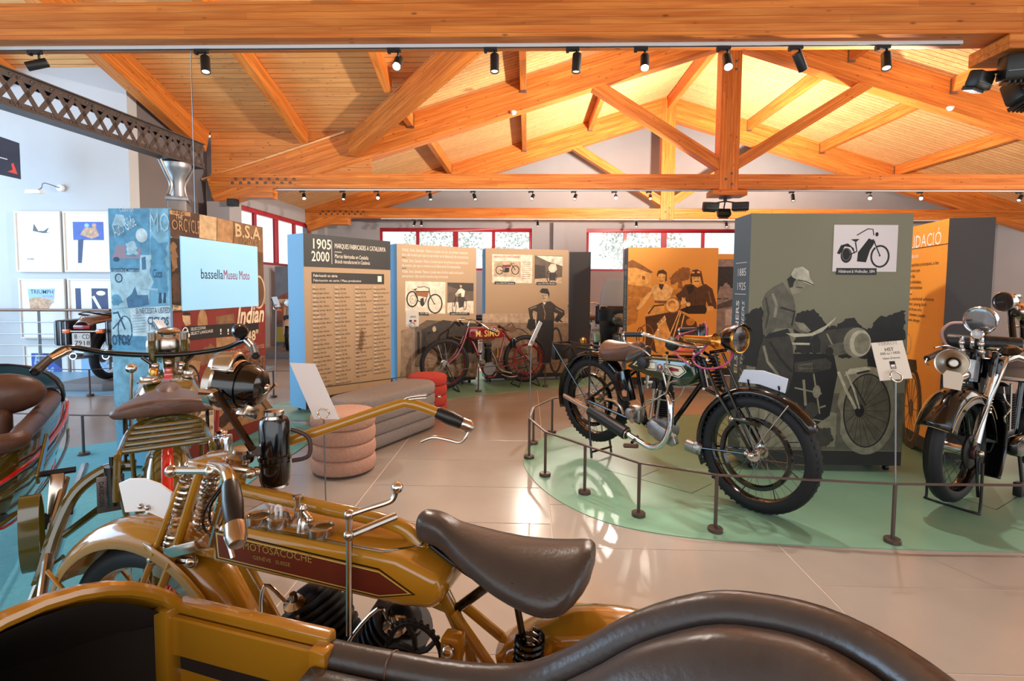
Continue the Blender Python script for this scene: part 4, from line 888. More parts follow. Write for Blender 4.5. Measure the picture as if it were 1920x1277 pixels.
p.ell(S[3], z((270, 970))[0], .04, .055, w=.008).px(mat('print_brown', (140, 84, 40), .6), z((315, 850), (515, 850), (490, 940), (330, 915))).stroke(S[0], z((300, 840), (320, 850), (515, 850), (540, 940)), .012).stroke(S[0], z((300, 880), (350, 990), (440, 1040), (480, 940)), .014).px(S[0], z((385, 960), (430, 940), (445, 1050), (410, 1080), (380, 1040))).stroke(S[0], z((510, 790), (530, 920), (595, 1045)), .014).stroke(S[2], z((340, 780), (370, 790), (440, 775), (500, 800)), .012).px(S[0], z((265, 825), (335, 800), (320, 830), (290, 835))).stroke(S[0], z((250, 1050), (265, 1095), (300, 1060)), .008)
p.px(S[2], z((790, 715), (1180, 725), (1178, 1180), (788, 1170))).px(S[1], z((790, 715), (1180, 725), (1180, 850), (980, 830), (790, 760))).px(S[5], z((788, 1020), (1178, 990), (1178, 1180), (788, 1170))).px(S[5], z((905, 890), (960, 815), (1000, 800), (1050, 840), (1040, 930), (1000, 940), (990, 870), (915, 910))).ell(S[4], z((990, 765))[0], .018, .028).px(S[0], z((970, 750), (990, 735), (1015, 745), (1015, 760))).px(S[1], z((940, 920), (1050, 940), (1030, 1080), (960, 1100))).ell(S[0], z((890, 1085))[0], .03, .085, w=.01).ell(S[0], z((1050, 1050))[0], .024, .07, w=.01).stroke(S[0], z((915, 930), (885, 1080)), .014).ell(S[4], z((935, 905))[0], .016, .02)
for a, b in (((355, 1158), (510, 1212)), ((823, 1158), (1120, 1208))): p.px(m_plinth, z(a, (b[0], a[1] + 8), b, (a[0], b[1] - 6)))
# large photo
p.px(S[2], [(762, 625), (800, 600), (896, 606), (894, 707), (750, 708)]).px(S[1], [(790, 618), (830, 600), (896, 608), (896, 660), (790, 665)]).px(S[3], [(752, 620), (778, 612), (778, 700), (752, 705)])
for x in (782, 792, 802, 872, 884): p.px(S[0], [(x, 622), (x + 5, 622), (x + 5, 662), (x, 664)])
p.px(S[1], [(798, 650), (803, 628), (812, 622), (818, 628), (822, 655), (818, 668), (798, 668)]).ell(S[4], (814, 617), .028, .04).ell(S[1], (808, 675), .14, .19, n=24).ell(S[3], (808, 675), .1, .15, n=24).ell(S[1], (838, 685), .16, .16).px(S[3], [(752, 690), (896, 680), (894, 706), (751, 708)]).build('photo_prints', VP)
text('caption', '1911, Barcelona', vf, *vf.px(*z((372, 1192))[0]), .032, m_wink, VP, lift=.006); text('caption', 'Salvador (1921-1931), Barcelona', vf, *vf.px(*z((842, 1195))[0]), .032, m_wink, VP, width=.26, lift=.006)
# ---------------------------------------------------------------- standing man panel
NP, nf, nw = panel('sand panel with large photo of a man in leather jacket standing by a motorcycle', (-.6, 7.4), (.615, 7.7), .31, 1.955, m_sand, m_pside)
z = zz(860, 380, 3.361); p = Print(nf)
p.px(S[3], z((150, 740), (400, 735), (690, 745), (688, 1072), (150, 1072))).px(S[4], z((150, 700), (690, 700), (690, 760), (150, 755)))
p.px(S[5], z((210, 325), (465, 330), (462, 508), (210, 503))).px(S[4], z((222, 368), (392, 370), (390, 470), (222, 466)))
p.ell(S[0], z((258, 425))[0], .055, .058, w=.012).ell(S[0], z((357, 425))[0], .055, .062, w=.012).px(mat('print_maroon', (120, 40, 36), .6), z((275, 393), (330, 390), (330, 405), (278, 410))).px(S[0], z((290, 410), (320, 410), (315, 440), (285, 440))).stroke(S[0], z((330, 385), (357, 425)), .012).stroke(S[0], z((260, 425), (290, 435), (320, 430)), .012).stroke(S[0], z((325, 385), (350, 382)), .008)
for i in range(9): p.px(S[3], z((398, 372 + i * 13), (452, 374 + i * 13), (452, 377 + i * 13), (398, 375 + i * 13)))
p.px(S[2], z((480, 333), (655, 336), (650, 512), (478, 508))).px(S[5], z((490, 335), (655, 340), (655, 400), (560, 370))).px(S[1], z((480, 390), (545, 400), (550, 480), (480, 490))).px(S[4], z((480, 480), (650, 470), (650, 510), (478, 508))).px(S[5], z((565, 410), (580, 385), (612, 388), (620, 420), (600, 440), (570, 440))).ell(S[4], z((592, 368))[0], .025, .032).px(S[1], z((570, 440), (612, 440), (610, 490), (570, 490))).ell(S[0], z((568, 465))[0], .03, .08, w=.012).ell(S[0], z((608, 470))[0], .02, .05, w=.01)
for a, b in (((226, 497), (356, 516)), ((490, 500), (615, 520))): p.px(m_plinth, z(a, (b[0], a[1] + 2), b, (a[0], b[1] - 1)))
# rider
p.ell(S[1], z((610, 930))[0], .1, .33, n=28, w=.035).stroke(S[1], z((300, 780), (335, 755), (350, 790), (400, 800), (440, 830)), .014)
p.px(S[0], z((490, 740), (600, 740), (598, 850), (580, 1010), (545, 1010), (540, 900), (525, 1010), (495, 1000), (495, 860)))
p.px(S[1], z((500, 640), (530, 625), (580, 622), (620, 655), (665, 680), (668, 705), (625, 755), (600, 745), (625, 700), (600, 690), (605, 740), (490, 745), (495, 690), (470, 680), (465, 700), (470, 735), (450, 740), (438, 665))).stroke(S[3], z((530, 640), (545, 700), (540, 735)), .014).stroke(S[3], z((450, 670), (490, 655)), .016).stroke(S[3], z((610, 665), (655, 690)), .016)
p.px(S[4], z((515, 572), (530, 560), (565, 565), (568, 600), (552, 622), (525, 620), (515, 598))).px(S[0], z((510, 560), (525, 540), (560, 542), (572, 570), (570, 605), (560, 575), (520, 570))).px(S[4], z((525, 625), (552, 628), (540, 645))).px(S[0], z((440, 735), (480, 735), (485, 790), (455, 810), (428, 785))).stroke(S[0], z((610, 725), (652, 752)), .02).stroke(S[1], z((530, 604), (545, 606)), .008).stroke(S[0], z((522, 584), (532, 583)), .008).stroke(S[0], z((544, 583), (554, 584)), .008).stroke(S[2], z((537, 586), (534, 597)), .007).px(S[5], z((530, 628), (548, 630), (540, 642)))
p.build('photo_prints', NP)
text('caption', 'Loryc (1924-1931), Barcelona', nf, *nf.px(*z((234, 512))[0]), .034, m_wink, NP, width=.27, lift=.006); text('caption', 'Loryc (1924-1931), Barcelona', nf, *nf.px(*z((498, 514))[0]), .034, m_wink, NP, width=.27, lift=.006); text('poster_title', 'MOTOCICLETA LORYC "LUTETIA"', nf, *nf.px(*z((222, 346))[0]), .04, mat('print_red', (170, 60, 50), .6), NP, width=.38, lift=.006)
sn = Face((-.66, 7.5, 0), (.25, -.97, 0))
# ---------------------------------------------------------------- poster block with screen
AP, af, aw = panel('poster-covered block panel with a blue touch screen', (-2.6, 3.70), (-2.55, 4.90), .49, 1.955, mat('collage_brown', (98, 70, 50), .55, noise=.25, nscale=7), mat('collage_blue', (110, 180, 216), .5, noise=.08, nscale=5), z0=.03, plinth=0)
z = zz(190, 380, 4.56); K = tone('collage_front', [(40, 28, 24), (74, 52, 40), (128, 94, 64), (168, 128, 88), (198, 168, 128), (222, 202, 170)]); kr = mat('collage_red', (126, 44, 38), .55, noise=.15, nscale=8)
p = Print(af)
p.px(K[1], z((578, 55), (840, 100), (838, 300), (590, 290))).px(K[4], z((838, 100), (985, 128), (983, 325), (836, 300))).px(K[3], z((990, 130), (1125, 162), (1122, 345), (988, 325))).px(K[2], z((1128, 165), (1378, 210), (1380, 430), (1128, 350)))
p.px(K[3], z((580, 62), (760, 85), (760, 118), (582, 98)))
p.px(K[0], z((586, 300), (670, 310), (680, 900), (602, 905))).blob(K[2], z((590, 350), (640, 340), (650, 560), (600, 600)), .015).blob(K[1], z((600, 620), (670, 600), (680, 850), (610, 850)), .012).px(K[4], z((608, 870), (800, 905), (900, 915), (900, 935), (608, 928)))
zb = zz(190, 600, 4.911)
p.px(kr, [(323, 583), (497, 570), (498, 800), (330, 880)])
p.blob(K[2], zb((820, 340), (900, 290), (1010, 220), (1090, 270), (1150, 330), (900, 420), (860, 560), (740, 480)), .014).blob(K[1], zb((720, 520), (860, 480), (930, 600), (900, 690), (740, 690)), .012).blob(K[3], zb((740, 470), (830, 370), (910, 380), (880, 600), (830, 560), (790, 480)), .008).ell(K[0], zb((800, 590))[0], .12, .14, w=.02)
p.px(K[4], z((690, 960), (720, 940), (755, 950), (762, 1040), (720, 1055), (695, 1010))).px(K[0], z((688, 960), (712, 935), (755, 940), (760, 965), (710, 965))).ell(K[3], z((865, 1040))[0], .06, .12).px(K[2], z((980, 975), (1130, 950), (1140, 1040), (985, 1060)))
p.px(K[5], zb((820, 790), (1035, 745), (1035, 1060), (985, 1090), (820, 1060))).px(K[3], zb((1040, 745), (1500, 650), (1500, 900), (1045, 1060))).blob(K[1], zb((1050, 900), (1200, 830), (1300, 860), (1100, 1000)), .012).px(K[2], zb((1345, 330), (1500, 330), (1500, 470), (1345, 500))).px(K[1], zb((1360, 345), (1490, 345), (1490, 455), (1360, 470))).px(K[3], zb((1055, 165), (1235, 150), (1235, 260), (1060, 280)))
p.ell(K[4], z((1345, 765))[0], .1, .15, w=.02).build('collage_print', AP)
def atext(s_, xy, sz, mt, wpx=None, zf=z, **k):
    u, v = af.px(*zf(xy)[0]); w_ = None
    if wpx: w_ = af.px(*zf((xy[0] + wpx, xy[1]))[0])[0] - u
    text('collage_lettering', s_, af, u, v, sz, mt, AP, width=w_, lift=.006, **k)
atext('MOTOR CYCLE', (420, 225), .1, K[3]) if False else None
atext('OR', (592, 225), .105, K[3], 100); atext('CYCLE', (695, 250), .15, K[3], 140); atext('THE', (628, 137), .045, K[4], 60); atext('GUIDE', (600, 90), .035, K[0], 110); atext('B.S.A', (1135, 285), .16, K[4], 215, bold=.02); atext('MOTOR', (1205, 350), .07, K[3], 150)
atext('Indian', (1150, 1040), .22, K[5], 235, bold=.03, shear=.3); atext('"348"', (1270, 208), .13, K[5], 170, zf=zb, bold=.02); atext('1948 MODEL OF', (1305, 262), .035, K[4], 115, zf=zb); atext("THE WORLD'S FINEST MOTORCYCLE", (1185, 318), .05, K[4], 310, zf=zb); atext('OFFERING', (1325, 330), .035, K[4], 75, zf=zb); atext('GNOME', (1372, 400), .06, K[3], 105, zf=zb); atext('RHONE', (1372, 445), .06, K[3], 105, zf=zb); atext('SHELL', (838, 860), .13, K[0], 190, zf=zb, bold=.01); atext('Gasolina\nde\npotencia', (880, 920), .06, K[1], 140, zf=zb); atext('Rudge\nWhitworth', (612, 893), .045, K[0], 80)
# screen
u0, v0 = af.px(*z((683, 915))[0]); u1, v1 = af.px(*z((1336, 893))[0]); vt = af.px(*z((668, 285))[0])[1]; vt2 = af.px(*z((1330, 378))[0])[1]
va, vb = (v0 + v1) / 2, (vt + vt2) / 2
sc = M().prism([(u0, va), (u1, va), (u1, vb), (u0, vb)], af.o, af.r, af.u, af.n, 0, .012).build('touch_screen', mat('screen_blue', (138, 186, 214), .12, emit=.55), AP, .003, 1)
fs = Face(af.at(0, 0, .012), af.r); w_ = u1 - u0
text('screen_logo', 'bassella', fs, u0 + .205 * w_, va + .44 * (vb - va), .115, m_ink, sc, width=.27 * w_); text('screen_logo', 'Museu Moto', fs, u0 + .485 * w_, va + .44 * (vb - va), .115, mat('logo_red', (150, 40, 70), .5), sc, width=.37 * w_)
pb_ = Print(af, .004); pb_.px(m_plinth, z((690, 1060), (1340, 1018), (1342, 1115), (692, 1185))).build('button_strip', AP)
pi_ = Print(af, .006); pi_.ell(m_white_ink, z((712, 1108))[0], .03, .035, w=.008).px(m_white_ink, z((722, 1090), (730, 1090), (732, 1115), (752, 1122), (748, 1150), (728, 1150), (720, 1130)))
for x in (1015, 1078, 1140): pi_.px(m_white_ink, z((x - 5, 1080), (x + 6, 1078), (x + 6, 1104), (x - 4, 1106))).px(m_white_ink, z((x - 4, 1115), (x + 6, 1113), (x + 6, 1125), (x - 4, 1127)))
pi_.build('touch_icons', AP); text('strip_lettering', 'SELECCIONA\nSELECT LANGUAGE', af, *af.px(*z((757, 1095))[0]), .034, m_white_ink, AP, width=.26, lift=.007)
# blue side collage
bf = Face((-2.6 - .49, 3.70 + .02, 0), V((.49, -.02, 0))); Q = tone('collage_blue', [(36, 76, 110), (66, 118, 158), (90, 158, 196), (130, 190, 218), (170, 212, 230), (206, 230, 240)]); z = zz(190, 380, 4.56)
p = Print(bf); p.px(Q[2], z((62, 50), (410, 50), (408, 440), (330, 570), (75, 570))).px(Q[3], z((412, 50), (575, 50), (590, 880), (415, 740))).px(Q[4], z((80, 570), (330, 575), (330, 740), (415, 745), (410, 870), (90, 910))).px(Q[4], z((330, 450), (525, 445), (530, 748), (330, 735))).px(Q[4], z((88, 915), (240, 900), (260, 1140), (95, 1140))).px(Q[5], z((240, 905), (590, 880), (600, 1140), (270, 1140)))
p.px(Q[2], z((92, 1140), (600, 1140), (600, 1260), (95, 1260))).px(Q[3], z((96, 1300), (600, 1300), (620, 1900), (120, 1900)))
p.px(Q[4], z((90, 200), (125, 100), (190, 105), (215, 180), (180, 215), (140, 190))).ell(Q[5], z((345, 280))[0], .045, .052).px(mat('collage_pink', (160, 140, 160), .5), z((95, 470), (140, 360), (200, 365), (215, 460), (300, 460), (315, 380), (345, 400), (330, 475), (100, 480))).ell(Q[0], z((130, 485))[0], .025, .018).blob(Q[4], z((215, 360), (290, 330), (310, 440), (220, 450)), .01)
p.px(Q[1], z((345, 470), (380, 460), (385, 570), (350, 575))).px(Q[1], z((420, 490), (505, 480), (510, 540), (430, 570))).ell(Q[0], z((150, 645))[0], .026, .03, w=.009).px(Q[1], z((215, 820), (260, 780), (290, 715), (310, 790), (400, 790), (410, 870), (330, 890), (230, 900))).blob(Q[2], z((90, 790), (140, 780), (190, 850), (100, 890)), .008).blob(Q[2], z((430, 300), (560, 350), (570, 800), (430, 720)), .02).px(Q[0], z((495, 770), (515, 770), (515, 860), (490, 862))).px(Q[0], z((535, 770), (555, 770), (552, 858), (530, 858)))
p.ell(Q[0], z((205, 1085))[0], .055, .1, w=.008).stroke(Q[0], z((140, 930), (205, 1085)), .012).stroke(Q[0], z((100, 1080), (185, 985)), .01).stroke(Q[0], z((100, 945), (150, 940)), .012).px(Q[5], z((390, 1000), (590, 980), (592, 1130), (400, 1140)))
for i in range(7): p.px(Q[3], z((262, 965 + i * 24), (380, 955 + i * 24), (380, 961 + i * 24), (262, 971 + i * 24)))
p.ell(Q[1], (.12, .42), .07, .09, px=False, w=.008).ell(Q[1], (.12, .42), .035, .045, px=False, w=.006).build('collage_side_print', AP)
def btext(s_, xy, sz, mt, wpx, **k):
    u, v = bf.px(*z(xy)[0]); text('collage_lettering', s_, bf, u, v, sz, mt, AP, width=bf.px(*z((xy[0] + wpx, xy[1]))[0])[0] - u, lift=.006, **k)
btext('Cushman', (160, 78), .05, Q[5], 120); btext('Auto Glide', (125, 300), .13, Q[5], 215, rot=28, shear=.3); btext('MO', (415, 250), .2, Q[4], 165); btext('BAYERISCHE MOTOREN', (88, 592), .04, Q[0], 235, bold=.01); btext('Cicca', (440, 640), .09, Q[0], 75, shear=.3); btext('SI NECESITA USTED', (300, 950), .06, Q[0], 290, rot=2); btext('CICLOS', (400, 1040), .08, Q[0], 180, bold=.02); btext('J. MONTPEO', (410, 1085), .06, Q[0], 170); btext('OTOS', (96, 1215), .11, Q[0], 150, bold=.02)
# ================================================================ motorcycle building blocks (local frame: X forward, Y left, Z up)
m_tyre = mat('tyre_rubber', (24, 26, 30), .6, noise=.1, nscale=30, spec=.35)
m_leather = mat('dark_brown_leather', (64, 57, 54), .3, noise=.12, nscale=14, bump=.08, bscale=90, spec=.5)
m_leather2 = mat('brown_leather', (92, 62, 48), .4, noise=.15, nscale=14, bump=.1, bscale=80)
m_mustard = mat('mustard_enamel', (166, 116, 28), .16, coat=.8, noise=.03, nscale=4)
m_olive_e = mat('olive_enamel', (88, 76, 24), .14, coat=1., noise=.04, nscale=4)
m_ironblk = mat('black_cast_iron', (30, 29, 29), .5, .5, noise=.2, nscale=30)
m_grip = mat('black_grip', (20, 20, 22), .35)
m_copper = mat('brass', (190, 140, 70), .22, 1)
m_lampglass = mat('lamp_glass', (196, 212, 224), .06, .0, coat=1., spec=.9)
m_refl = mat('lamp_reflector', (220, 222, 226), .1, 1)
m_redlens = mat('red_lens', (150, 10, 22), .1, coat=1.)
m_amber = mat('amber_lens', (240, 110, 20), .15, coat=1.)
m_spoke = mat('spoke_steel', (140, 138, 135), .3, 1)
m_blackspoke = mat('spoke_black', (30, 30, 32), .3, .3)
def wheel(par, name, c, R, tw, rim_m, spoke_m=None, ax=(0, 1, 0), hubw=.1, hubr=.03, n_sp=36, hub_m=None, tread='rib', ring=None, width=1.):
    """tyre with its rim, hub and laced spokes as sub-parts"""
    c = V(c); ax = V(ax).normalized(); mm = M(); prof = []; rc = R - tw; K = 20
    for i in range(K):
        t = 2 * math.pi * i / K; r = rc + tw * math.cos(t); y = tw * width * math.sin(t)
        if tread == 'rib' and math.cos(t) > .45 and i % 2: r -= tw * .09
        if math.cos(t) < -.55: r = max(r, rc - tw * .62)
        prof.append((r, y))
    prof.append(prof[0]); mm.lathe(prof, c, ax, 64)
    if tread == 'block':
        a, b = frame_of(ax)
        for i in range(54):
            t = 2 * math.pi * i / 54
            for s in (-1, 1):
                t2 = t + (.5 * 2 * math.pi / 54 if s > 0 else 0); d = a * math.cos(t2) + b * math.sin(t2); q = ax.cross(d)
                mm.box(c + d * (R - .0095) + ax * s * tw * .42, (.012, tw * .55, .015), Matrix((d, ax, q)).transposed())
    ty = mm.build(name, m_tyre, par, ang=50)
    r0 = rc - tw * .55
    M().lathe([(r0 + .008, -tw * .72), (r0 - .004, -tw * .7), (r0 - .012, -tw * .3), (r0 - .012, tw * .3), (r0 - .004, tw * .7), (r0 + .008, tw * .72), (r0 + .004, 0), (r0 + .008, -tw * .72)], c, ax, 64).build('rim', rim_m, ty)
    h = hubw / 2
    M().lathe([(.008, -h - .03), (.008, -h), (hubr * 1.5, -h), (hubr * 1.5, -h + .008), (hubr, -h + .012), (hubr * .8, 0), (hubr, h - .012), (hubr * 1.5, h - .008), (hubr * 1.5, h), (.008, h), (.008, h + .03)], c, ax, 20).build('hub', hub_m or m_nickel, ty)
    a, b = frame_of(ax); sm = M()
    for i in range(n_sp):
        t = 2 * math.pi * i / n_sp; sd = 1 if i % 2 else -1; off = .55 if (i // 2) % 2 else -.55
        p = c + (a * math.cos(t + off) + b * math.sin(t + off)) * hubr * 1.4 + ax * (h - .004) * sd; q = c + (a * math.cos(t) + b * math.sin(t)) * (r0 - .008)
        sm.tube([p, q], .0017, 4, cap=False)
    tag(sm.build('spokes', spoke_m or m_spoke, ty), kind='stuff')
    if ring:
        rr, rw, rm_, oy = ring
        M().lathe([(rr, -rw / 2), (rr + .02, -rw / 2), (rr + .02, rw / 2), (rr, rw / 2), (rr - .012, 0), (rr, -rw / 2)], c + ax * oy, ax, 56).build('brake_ring', rm_, ty)
        m2 = M()
        for i in range(8):
            t = 2 * math.pi * i / 8 + .2; m2.tube([c + ax * oy + (a * math.cos(t) + b * math.sin(t)) * rr, c + ax * oy * 1. + (a * math.cos(t + .1) + b * math.sin(t + .1)) * (r0 - .01)], .003, 5)
        tag(m2.build('ring_stays', rm_, ty), kind='stuff')
    return ty
def guard(par, name, c, R, a0, a1, w_, mt, skirt=.02, n=26, th=.003, crown=.02, ax=None, flare=0.):
    """mudguard: crowned strip along an arc; angles in degrees in the XZ plane, 0 = forward"""
    c = V(c); rings = []
    ex = V((1, 0, 0)); ez = V((0, 0, 1)); ey = V((0, 1, 0))
    if ax is not None: ey = V(ax).normalized(); ex = ey.cross(ez).normalized()
    for i in range(n + 1):
        q = math.radians(a0 + (a1 - a0) * i / n); d = ex * math.cos(q) + ez * math.sin(q); f = 1 + flare * (abs(i / n - .5) * 2) ** 3; row = []
        for k in range(-5, 6):
            u = k / 5; row.append(c + ey * (u * w_ / 2 * f) + d * (R - crown * abs(u) ** 2.2 - (skirt if abs(k) == 5 else (skirt * .25 if abs(k) == 4 else 0))))
        rings.append(row)
    m_ = M(); m_.loft(rings, closed=False, cap=False); return m_.build(name, mt, par, solid=th, ang=60)
def finned(par, name, a, b, r_out, r_in, n, mt, sq=1.):
    a, b = V(a), V(b); L_ = (b - a).length; prof = [(0, 0), (r_in, 0)]
    for i in range(n):
        h0 = L_ * (i + .15) / n; h1 = L_ * (i + .6) / n; k = r_out * (1 - .12 * abs(i / n - .4)); prof += [(r_in, h0), (k, h0 + .001), (k, h1), (r_in, h1 + .001)]
    prof += [(r_in, L_), (0, L_)]
    return M().lathe(prof, a, b - a, 24).build(name, mt, par)
def tubes(par, name, mt, *segs, n=10):
    m_ = M()
    for pts, r in segs: m_.tube(pts, r, n)
    return m_.build(name, mt, par)
def saddle(par, o, L_, wr, wn, th, mt, name='saddle', drop=.03, ax=V((1, 0, 0)), lat=V((0, 1, 0)), dip=.03):
    """sprung pan saddle: nose forward; o = top of the rear centre"""
    o = V(o); rings = []; n = 14; K = 16
    for i in range(n + 1):
        t = i / n; w_ = wr * (1 - t) ** .75 * (1 if t > .1 else .86 + 1.4 * t) + wn * (t ** .5 if t < .95 else .85)
        w_ = wr * max(0., math.cos(min(1, t * 1.25) * math.pi / 2)) ** .8 * (1. if t > .22 else math.sqrt(max(.0, 1 - ((.22 - t) / .22) ** 2) * .9 + .1)) + wn * (.5 if t == 0 else 1 if t < .93 else .8)
        zt = -dip * math.sin(math.pi * min(1, t * 1.15)) + (0.012 if t > .85 else 0) ; row = []
        for k in range(K):
            q = 2 * math.pi * k / K; cu, su = math.cos(q), math.sin(q)
            y = w_ * (abs(cu) ** .75) * (1 if cu > 0 else -1); zz_ = (th * .35 * (abs(su) ** .8) if su > 0 else -th * .65 * (abs(su) ** .6))
            zz_ -= drop * (abs(y) / max(wr, .01)) ** 2
            row.append(o + ax * (L_ * t) + lat * y + V((0, 0, zt + zz_ - th * .35)))
        rings.append(row)
    return M().loft(rings).build(name, mt, par, sub=1, ang=70)
def lamp(par, name, c, d, R, depth, shell, glass=True, rimm=None, bulge=.35, hood=False):
    """headlamp: shell, rim and glass looking along d"""
    c, d = V(c), V(d).normalized()
    prof = [(0, -depth), (R * .35, -depth * .97), (R * .68, -depth * .82), (R * .9, -depth * .5), (R * .97, -depth * .2), (R, 0)]
    o = M().lathe(prof, c, d, 32).build(name, shell, par)
    M().lathe([(R * .97, -.006), (R * 1.06, -.004), (R * 1.07, .006), (R * 1.0, .014), (R * .93, .012), (R * .93, .0), (R * .97, -.006)], c, d, 32).build('lamp_rim', rimm or m_chrome, o)
    M().lathe([(R * .95, 0), (R * .6, -depth * .35), (R * .2, -depth * .55), (0, -depth * .56)], c, d, 28).build('reflector', m_refl, o)
    if glass: M().lathe([(R * .95, .006), (R * .7, .006 + R * bulge * .12), (0, .006 + R * bulge * .2)], c, d, 28).build('lamp_glass', m_glass, o)
    return o
def coil(par, name, a, b, R, r, turns, mt): return M().spring(a, b, R, r, turns, 12, 6).build(name, mt, par)
def ball(par, name, c, r, mt): return M().sphere(c, r, 16, 10).build(name, mt, par)
# ================================================================ mustard motorcycle with sidecar (foreground)
fr = Fr((-.317, 1.182), 164)
B = thing('sidecar_motorcycle', 'mustard yellow vintage motorcycle with leather-trimmed sidecar in the foreground', 'motorcycle', fr.O, fr.ang)
P = fr.px
fw_c = V((.775, 0, .33))
wheel(B, 'front_wheel', fw_c, .335, .04, m_mustard, m_mustard, hubw=.12, hubr=.045, hub_m=m_ironblk)
wheel(B, 'rear_wheel', (-.55, 0, .33), .335, .04, m_mustard, m_mustard, hubw=.12, hubr=.05)
g = guard(B, 'front_mudguard', fw_c, .405, 168, 22, .15, m_mustard, skirt=.03, crown=.03)
# deep valance on the rear half of the front guard
for s in (-1, 1):
    m_ = M(); rows = []
    for i in range(15):
        q = math.radians(100 + 92 * i / 14); rows.append([fw_c + V((math.cos(q) * r, s * (.078 - .02 * k), math.sin(q) * r)) for k, r in enumerate((.385, .33, .27))])
    m_.loft(rows, closed=False, cap=False); m_.build('mudguard_valance', m_mustard, B, solid=.003)
guard(B, 'rear_mudguard', (-.55, 0, .33), .39, 195, 45, .14, m_mustard, skirt=.03)
for s in (-1, 1): tubes(B, 'mudguard_stay', m_mustard, ([fw_c + V((math.cos(math.radians(35)) * .4, .075 * s, math.sin(math.radians(35)) * .4)), fw_c + V((0, .07 * s, 0))], .006))
# number plate on the guard
nv = [V((.80 + x * .74, -.004, .735 + z * .8)) for x, z in ((.11, .0), (.14, .105), (.08, .13), (0, .14), (-.08, .13), (-.14, .105), (-.11, .0), (0, .02))]
np_ = M().prism([(q.x, q.z) for q in nv], (0, 0, 0), (1, 0, 0), (0, 0, 1), (0, 1, 0), -.003, .003).build('number_plate', m_white, B, .002, 1)
for x in (.785, .812): ball(np_, 'plate_screw', (x, .006, .765), .008, m_nickel)
# fork: girder blades, springs and links
hd_t, hd_b = V((.455, 0, .94)), V((.51, 0, .70))
for s in (-1, 1):
    tubes(B, 'fork_blade', m_mustard, ([V((.53, .05 * s, .93)), V((.62, .062 * s, .68)), V((.74, .075 * s, .42)), fw_c + V((.0, .075 * s, 0))], .012))
    tubes(B, 'fork_stay', m_mustard, ([V((.60, .05 * s, .88)), V((.72, .07 * s, .60)), fw_c + V((.0, .078 * s, .02))], .009))
    coil(B, 'fork_spring', V((.585, .035 * s, .90)), V((.66, .045 * s, .665)), .019, .0048, 15, m_nickel)
    for z, x in ((.93, .545), (.68, .62)):
        tubes(B, 'fork_link', m_nickel, ([V((x - .06, .055 * s, z - .005)), V((x + .07, .055 * s, z - .02))], .011)); ball(B, 'link_nut', V((x + .075, .062 * s, z - .02)), .016, m_nickel); ball(B, 'link_nut', V((x - .062, .062 * s, z - .004)), .016, m_nickel)
tubes(B, 'steering_head', m_mustard, ([hd_t, hd_b], .024)); M().lathe([(.034, 0), (.034, .012), (.02, .02), (.02, .03), (0, .031)], hd_t, (hd_t - hd_b), 20).build('head_cap', m_nickel, B)
for z in (.925, .70): M().box((.535, 0, z), (.09, .1, .03)).build('fork_crown', m_mustard, B, .006, 2)
M().box(P(340, 1030, .07), (.12, .014, .03), Matrix.Rotation(.35, 3, 'Y')).build('link_plate', m_nickel, B, .004, 2)
# handlebar
hb = [P(385, 872, .0), P(470, 850, -.07), P(600, 808, -.17), P(742, 760, -.27), P(768, 757, -.285), P(795, 764, -.295), P(822, 774, -.30)]
hl = [P(385, 872, .0), P(405, 874, .06), P(420, 880, .11), P(430, 895, .15), P(437, 920, .18)]
tubes(B, 'handlebar', m_mustard, (smooth(hb, 4), .0145), (smooth(hl, 4), .0145), n=14)
def grip_(a, b, nm='grip'):
    d = (b - a); k = M().lathe([(.015, 0), (.019, d.length * .1), (.0215, d.length * .5), (.018, d.length * .92), (.014, d.length)], a, d, 18).build(nm, m_grip, B); return k
ga, gb = P(818, 772, -.30), P(868, 795, -.325); gr = grip_(ga, gb); M().lathe([(.0195, 0), (.0195, .022), (.012, .036), (0, .04)], gb - (gb - ga).normalized() * .004, gb - ga, 18).build('grip_end', m_nickel, gr)
tubes(B, 'brake_lever', m_nickel, (smooth([P(880, 803, -.33), P(874, 818, -.32), P(862, 829, -.315), P(838, 824, -.31), P(812, 820, -.305), P(790, 828, -.30)], 4), .0055))
ga, gb = P(432, 905, .17), P(441, 985, .23); gr = grip_(ga, gb); M().lathe([(.021, 0), (.021, .03), (.016, .046), (0, .05)], gb, gb - ga, 18).build('grip_end', m_nickel, gr)
tubes(B, 'clutch_lever', m_nickel, (smooth([P(452, 1010, .24), P(432, 996, .22), P(423, 1004, .21), P(431, 1025, .215), P(437, 1046, .22)], 4), .005))
for py in (744, 748):
    tubes(B, 'throttle_lever', m_nickel, (smooth([P(748, 762, -.27), P(762, py + 2, -.28), P(800, py - 3 if py < 746 else py - 2, -.295)], 4), .003)); ball(B, 'lever_knob', P(798 if py < 746 else 824, py - 4, -.297), .005, m_nickel)
M().ring(P(397, 870, .03), (.1, .2, 1), .03, .006, 28, 8).build('bar_clamp', m_nickel, B)
for a, b in (((400, 872, .06), (480, 884, .0)), ((372, 868, .02), (355, 872, -.02)), ((450, 895, 0), (470, 888, .02))): tubes(B, 'clamp_bolt', m_nickel, ([P(*a), P(*b)], .009)); ball(B, 'clamp_nut', P(*b), .013, m_nickel)
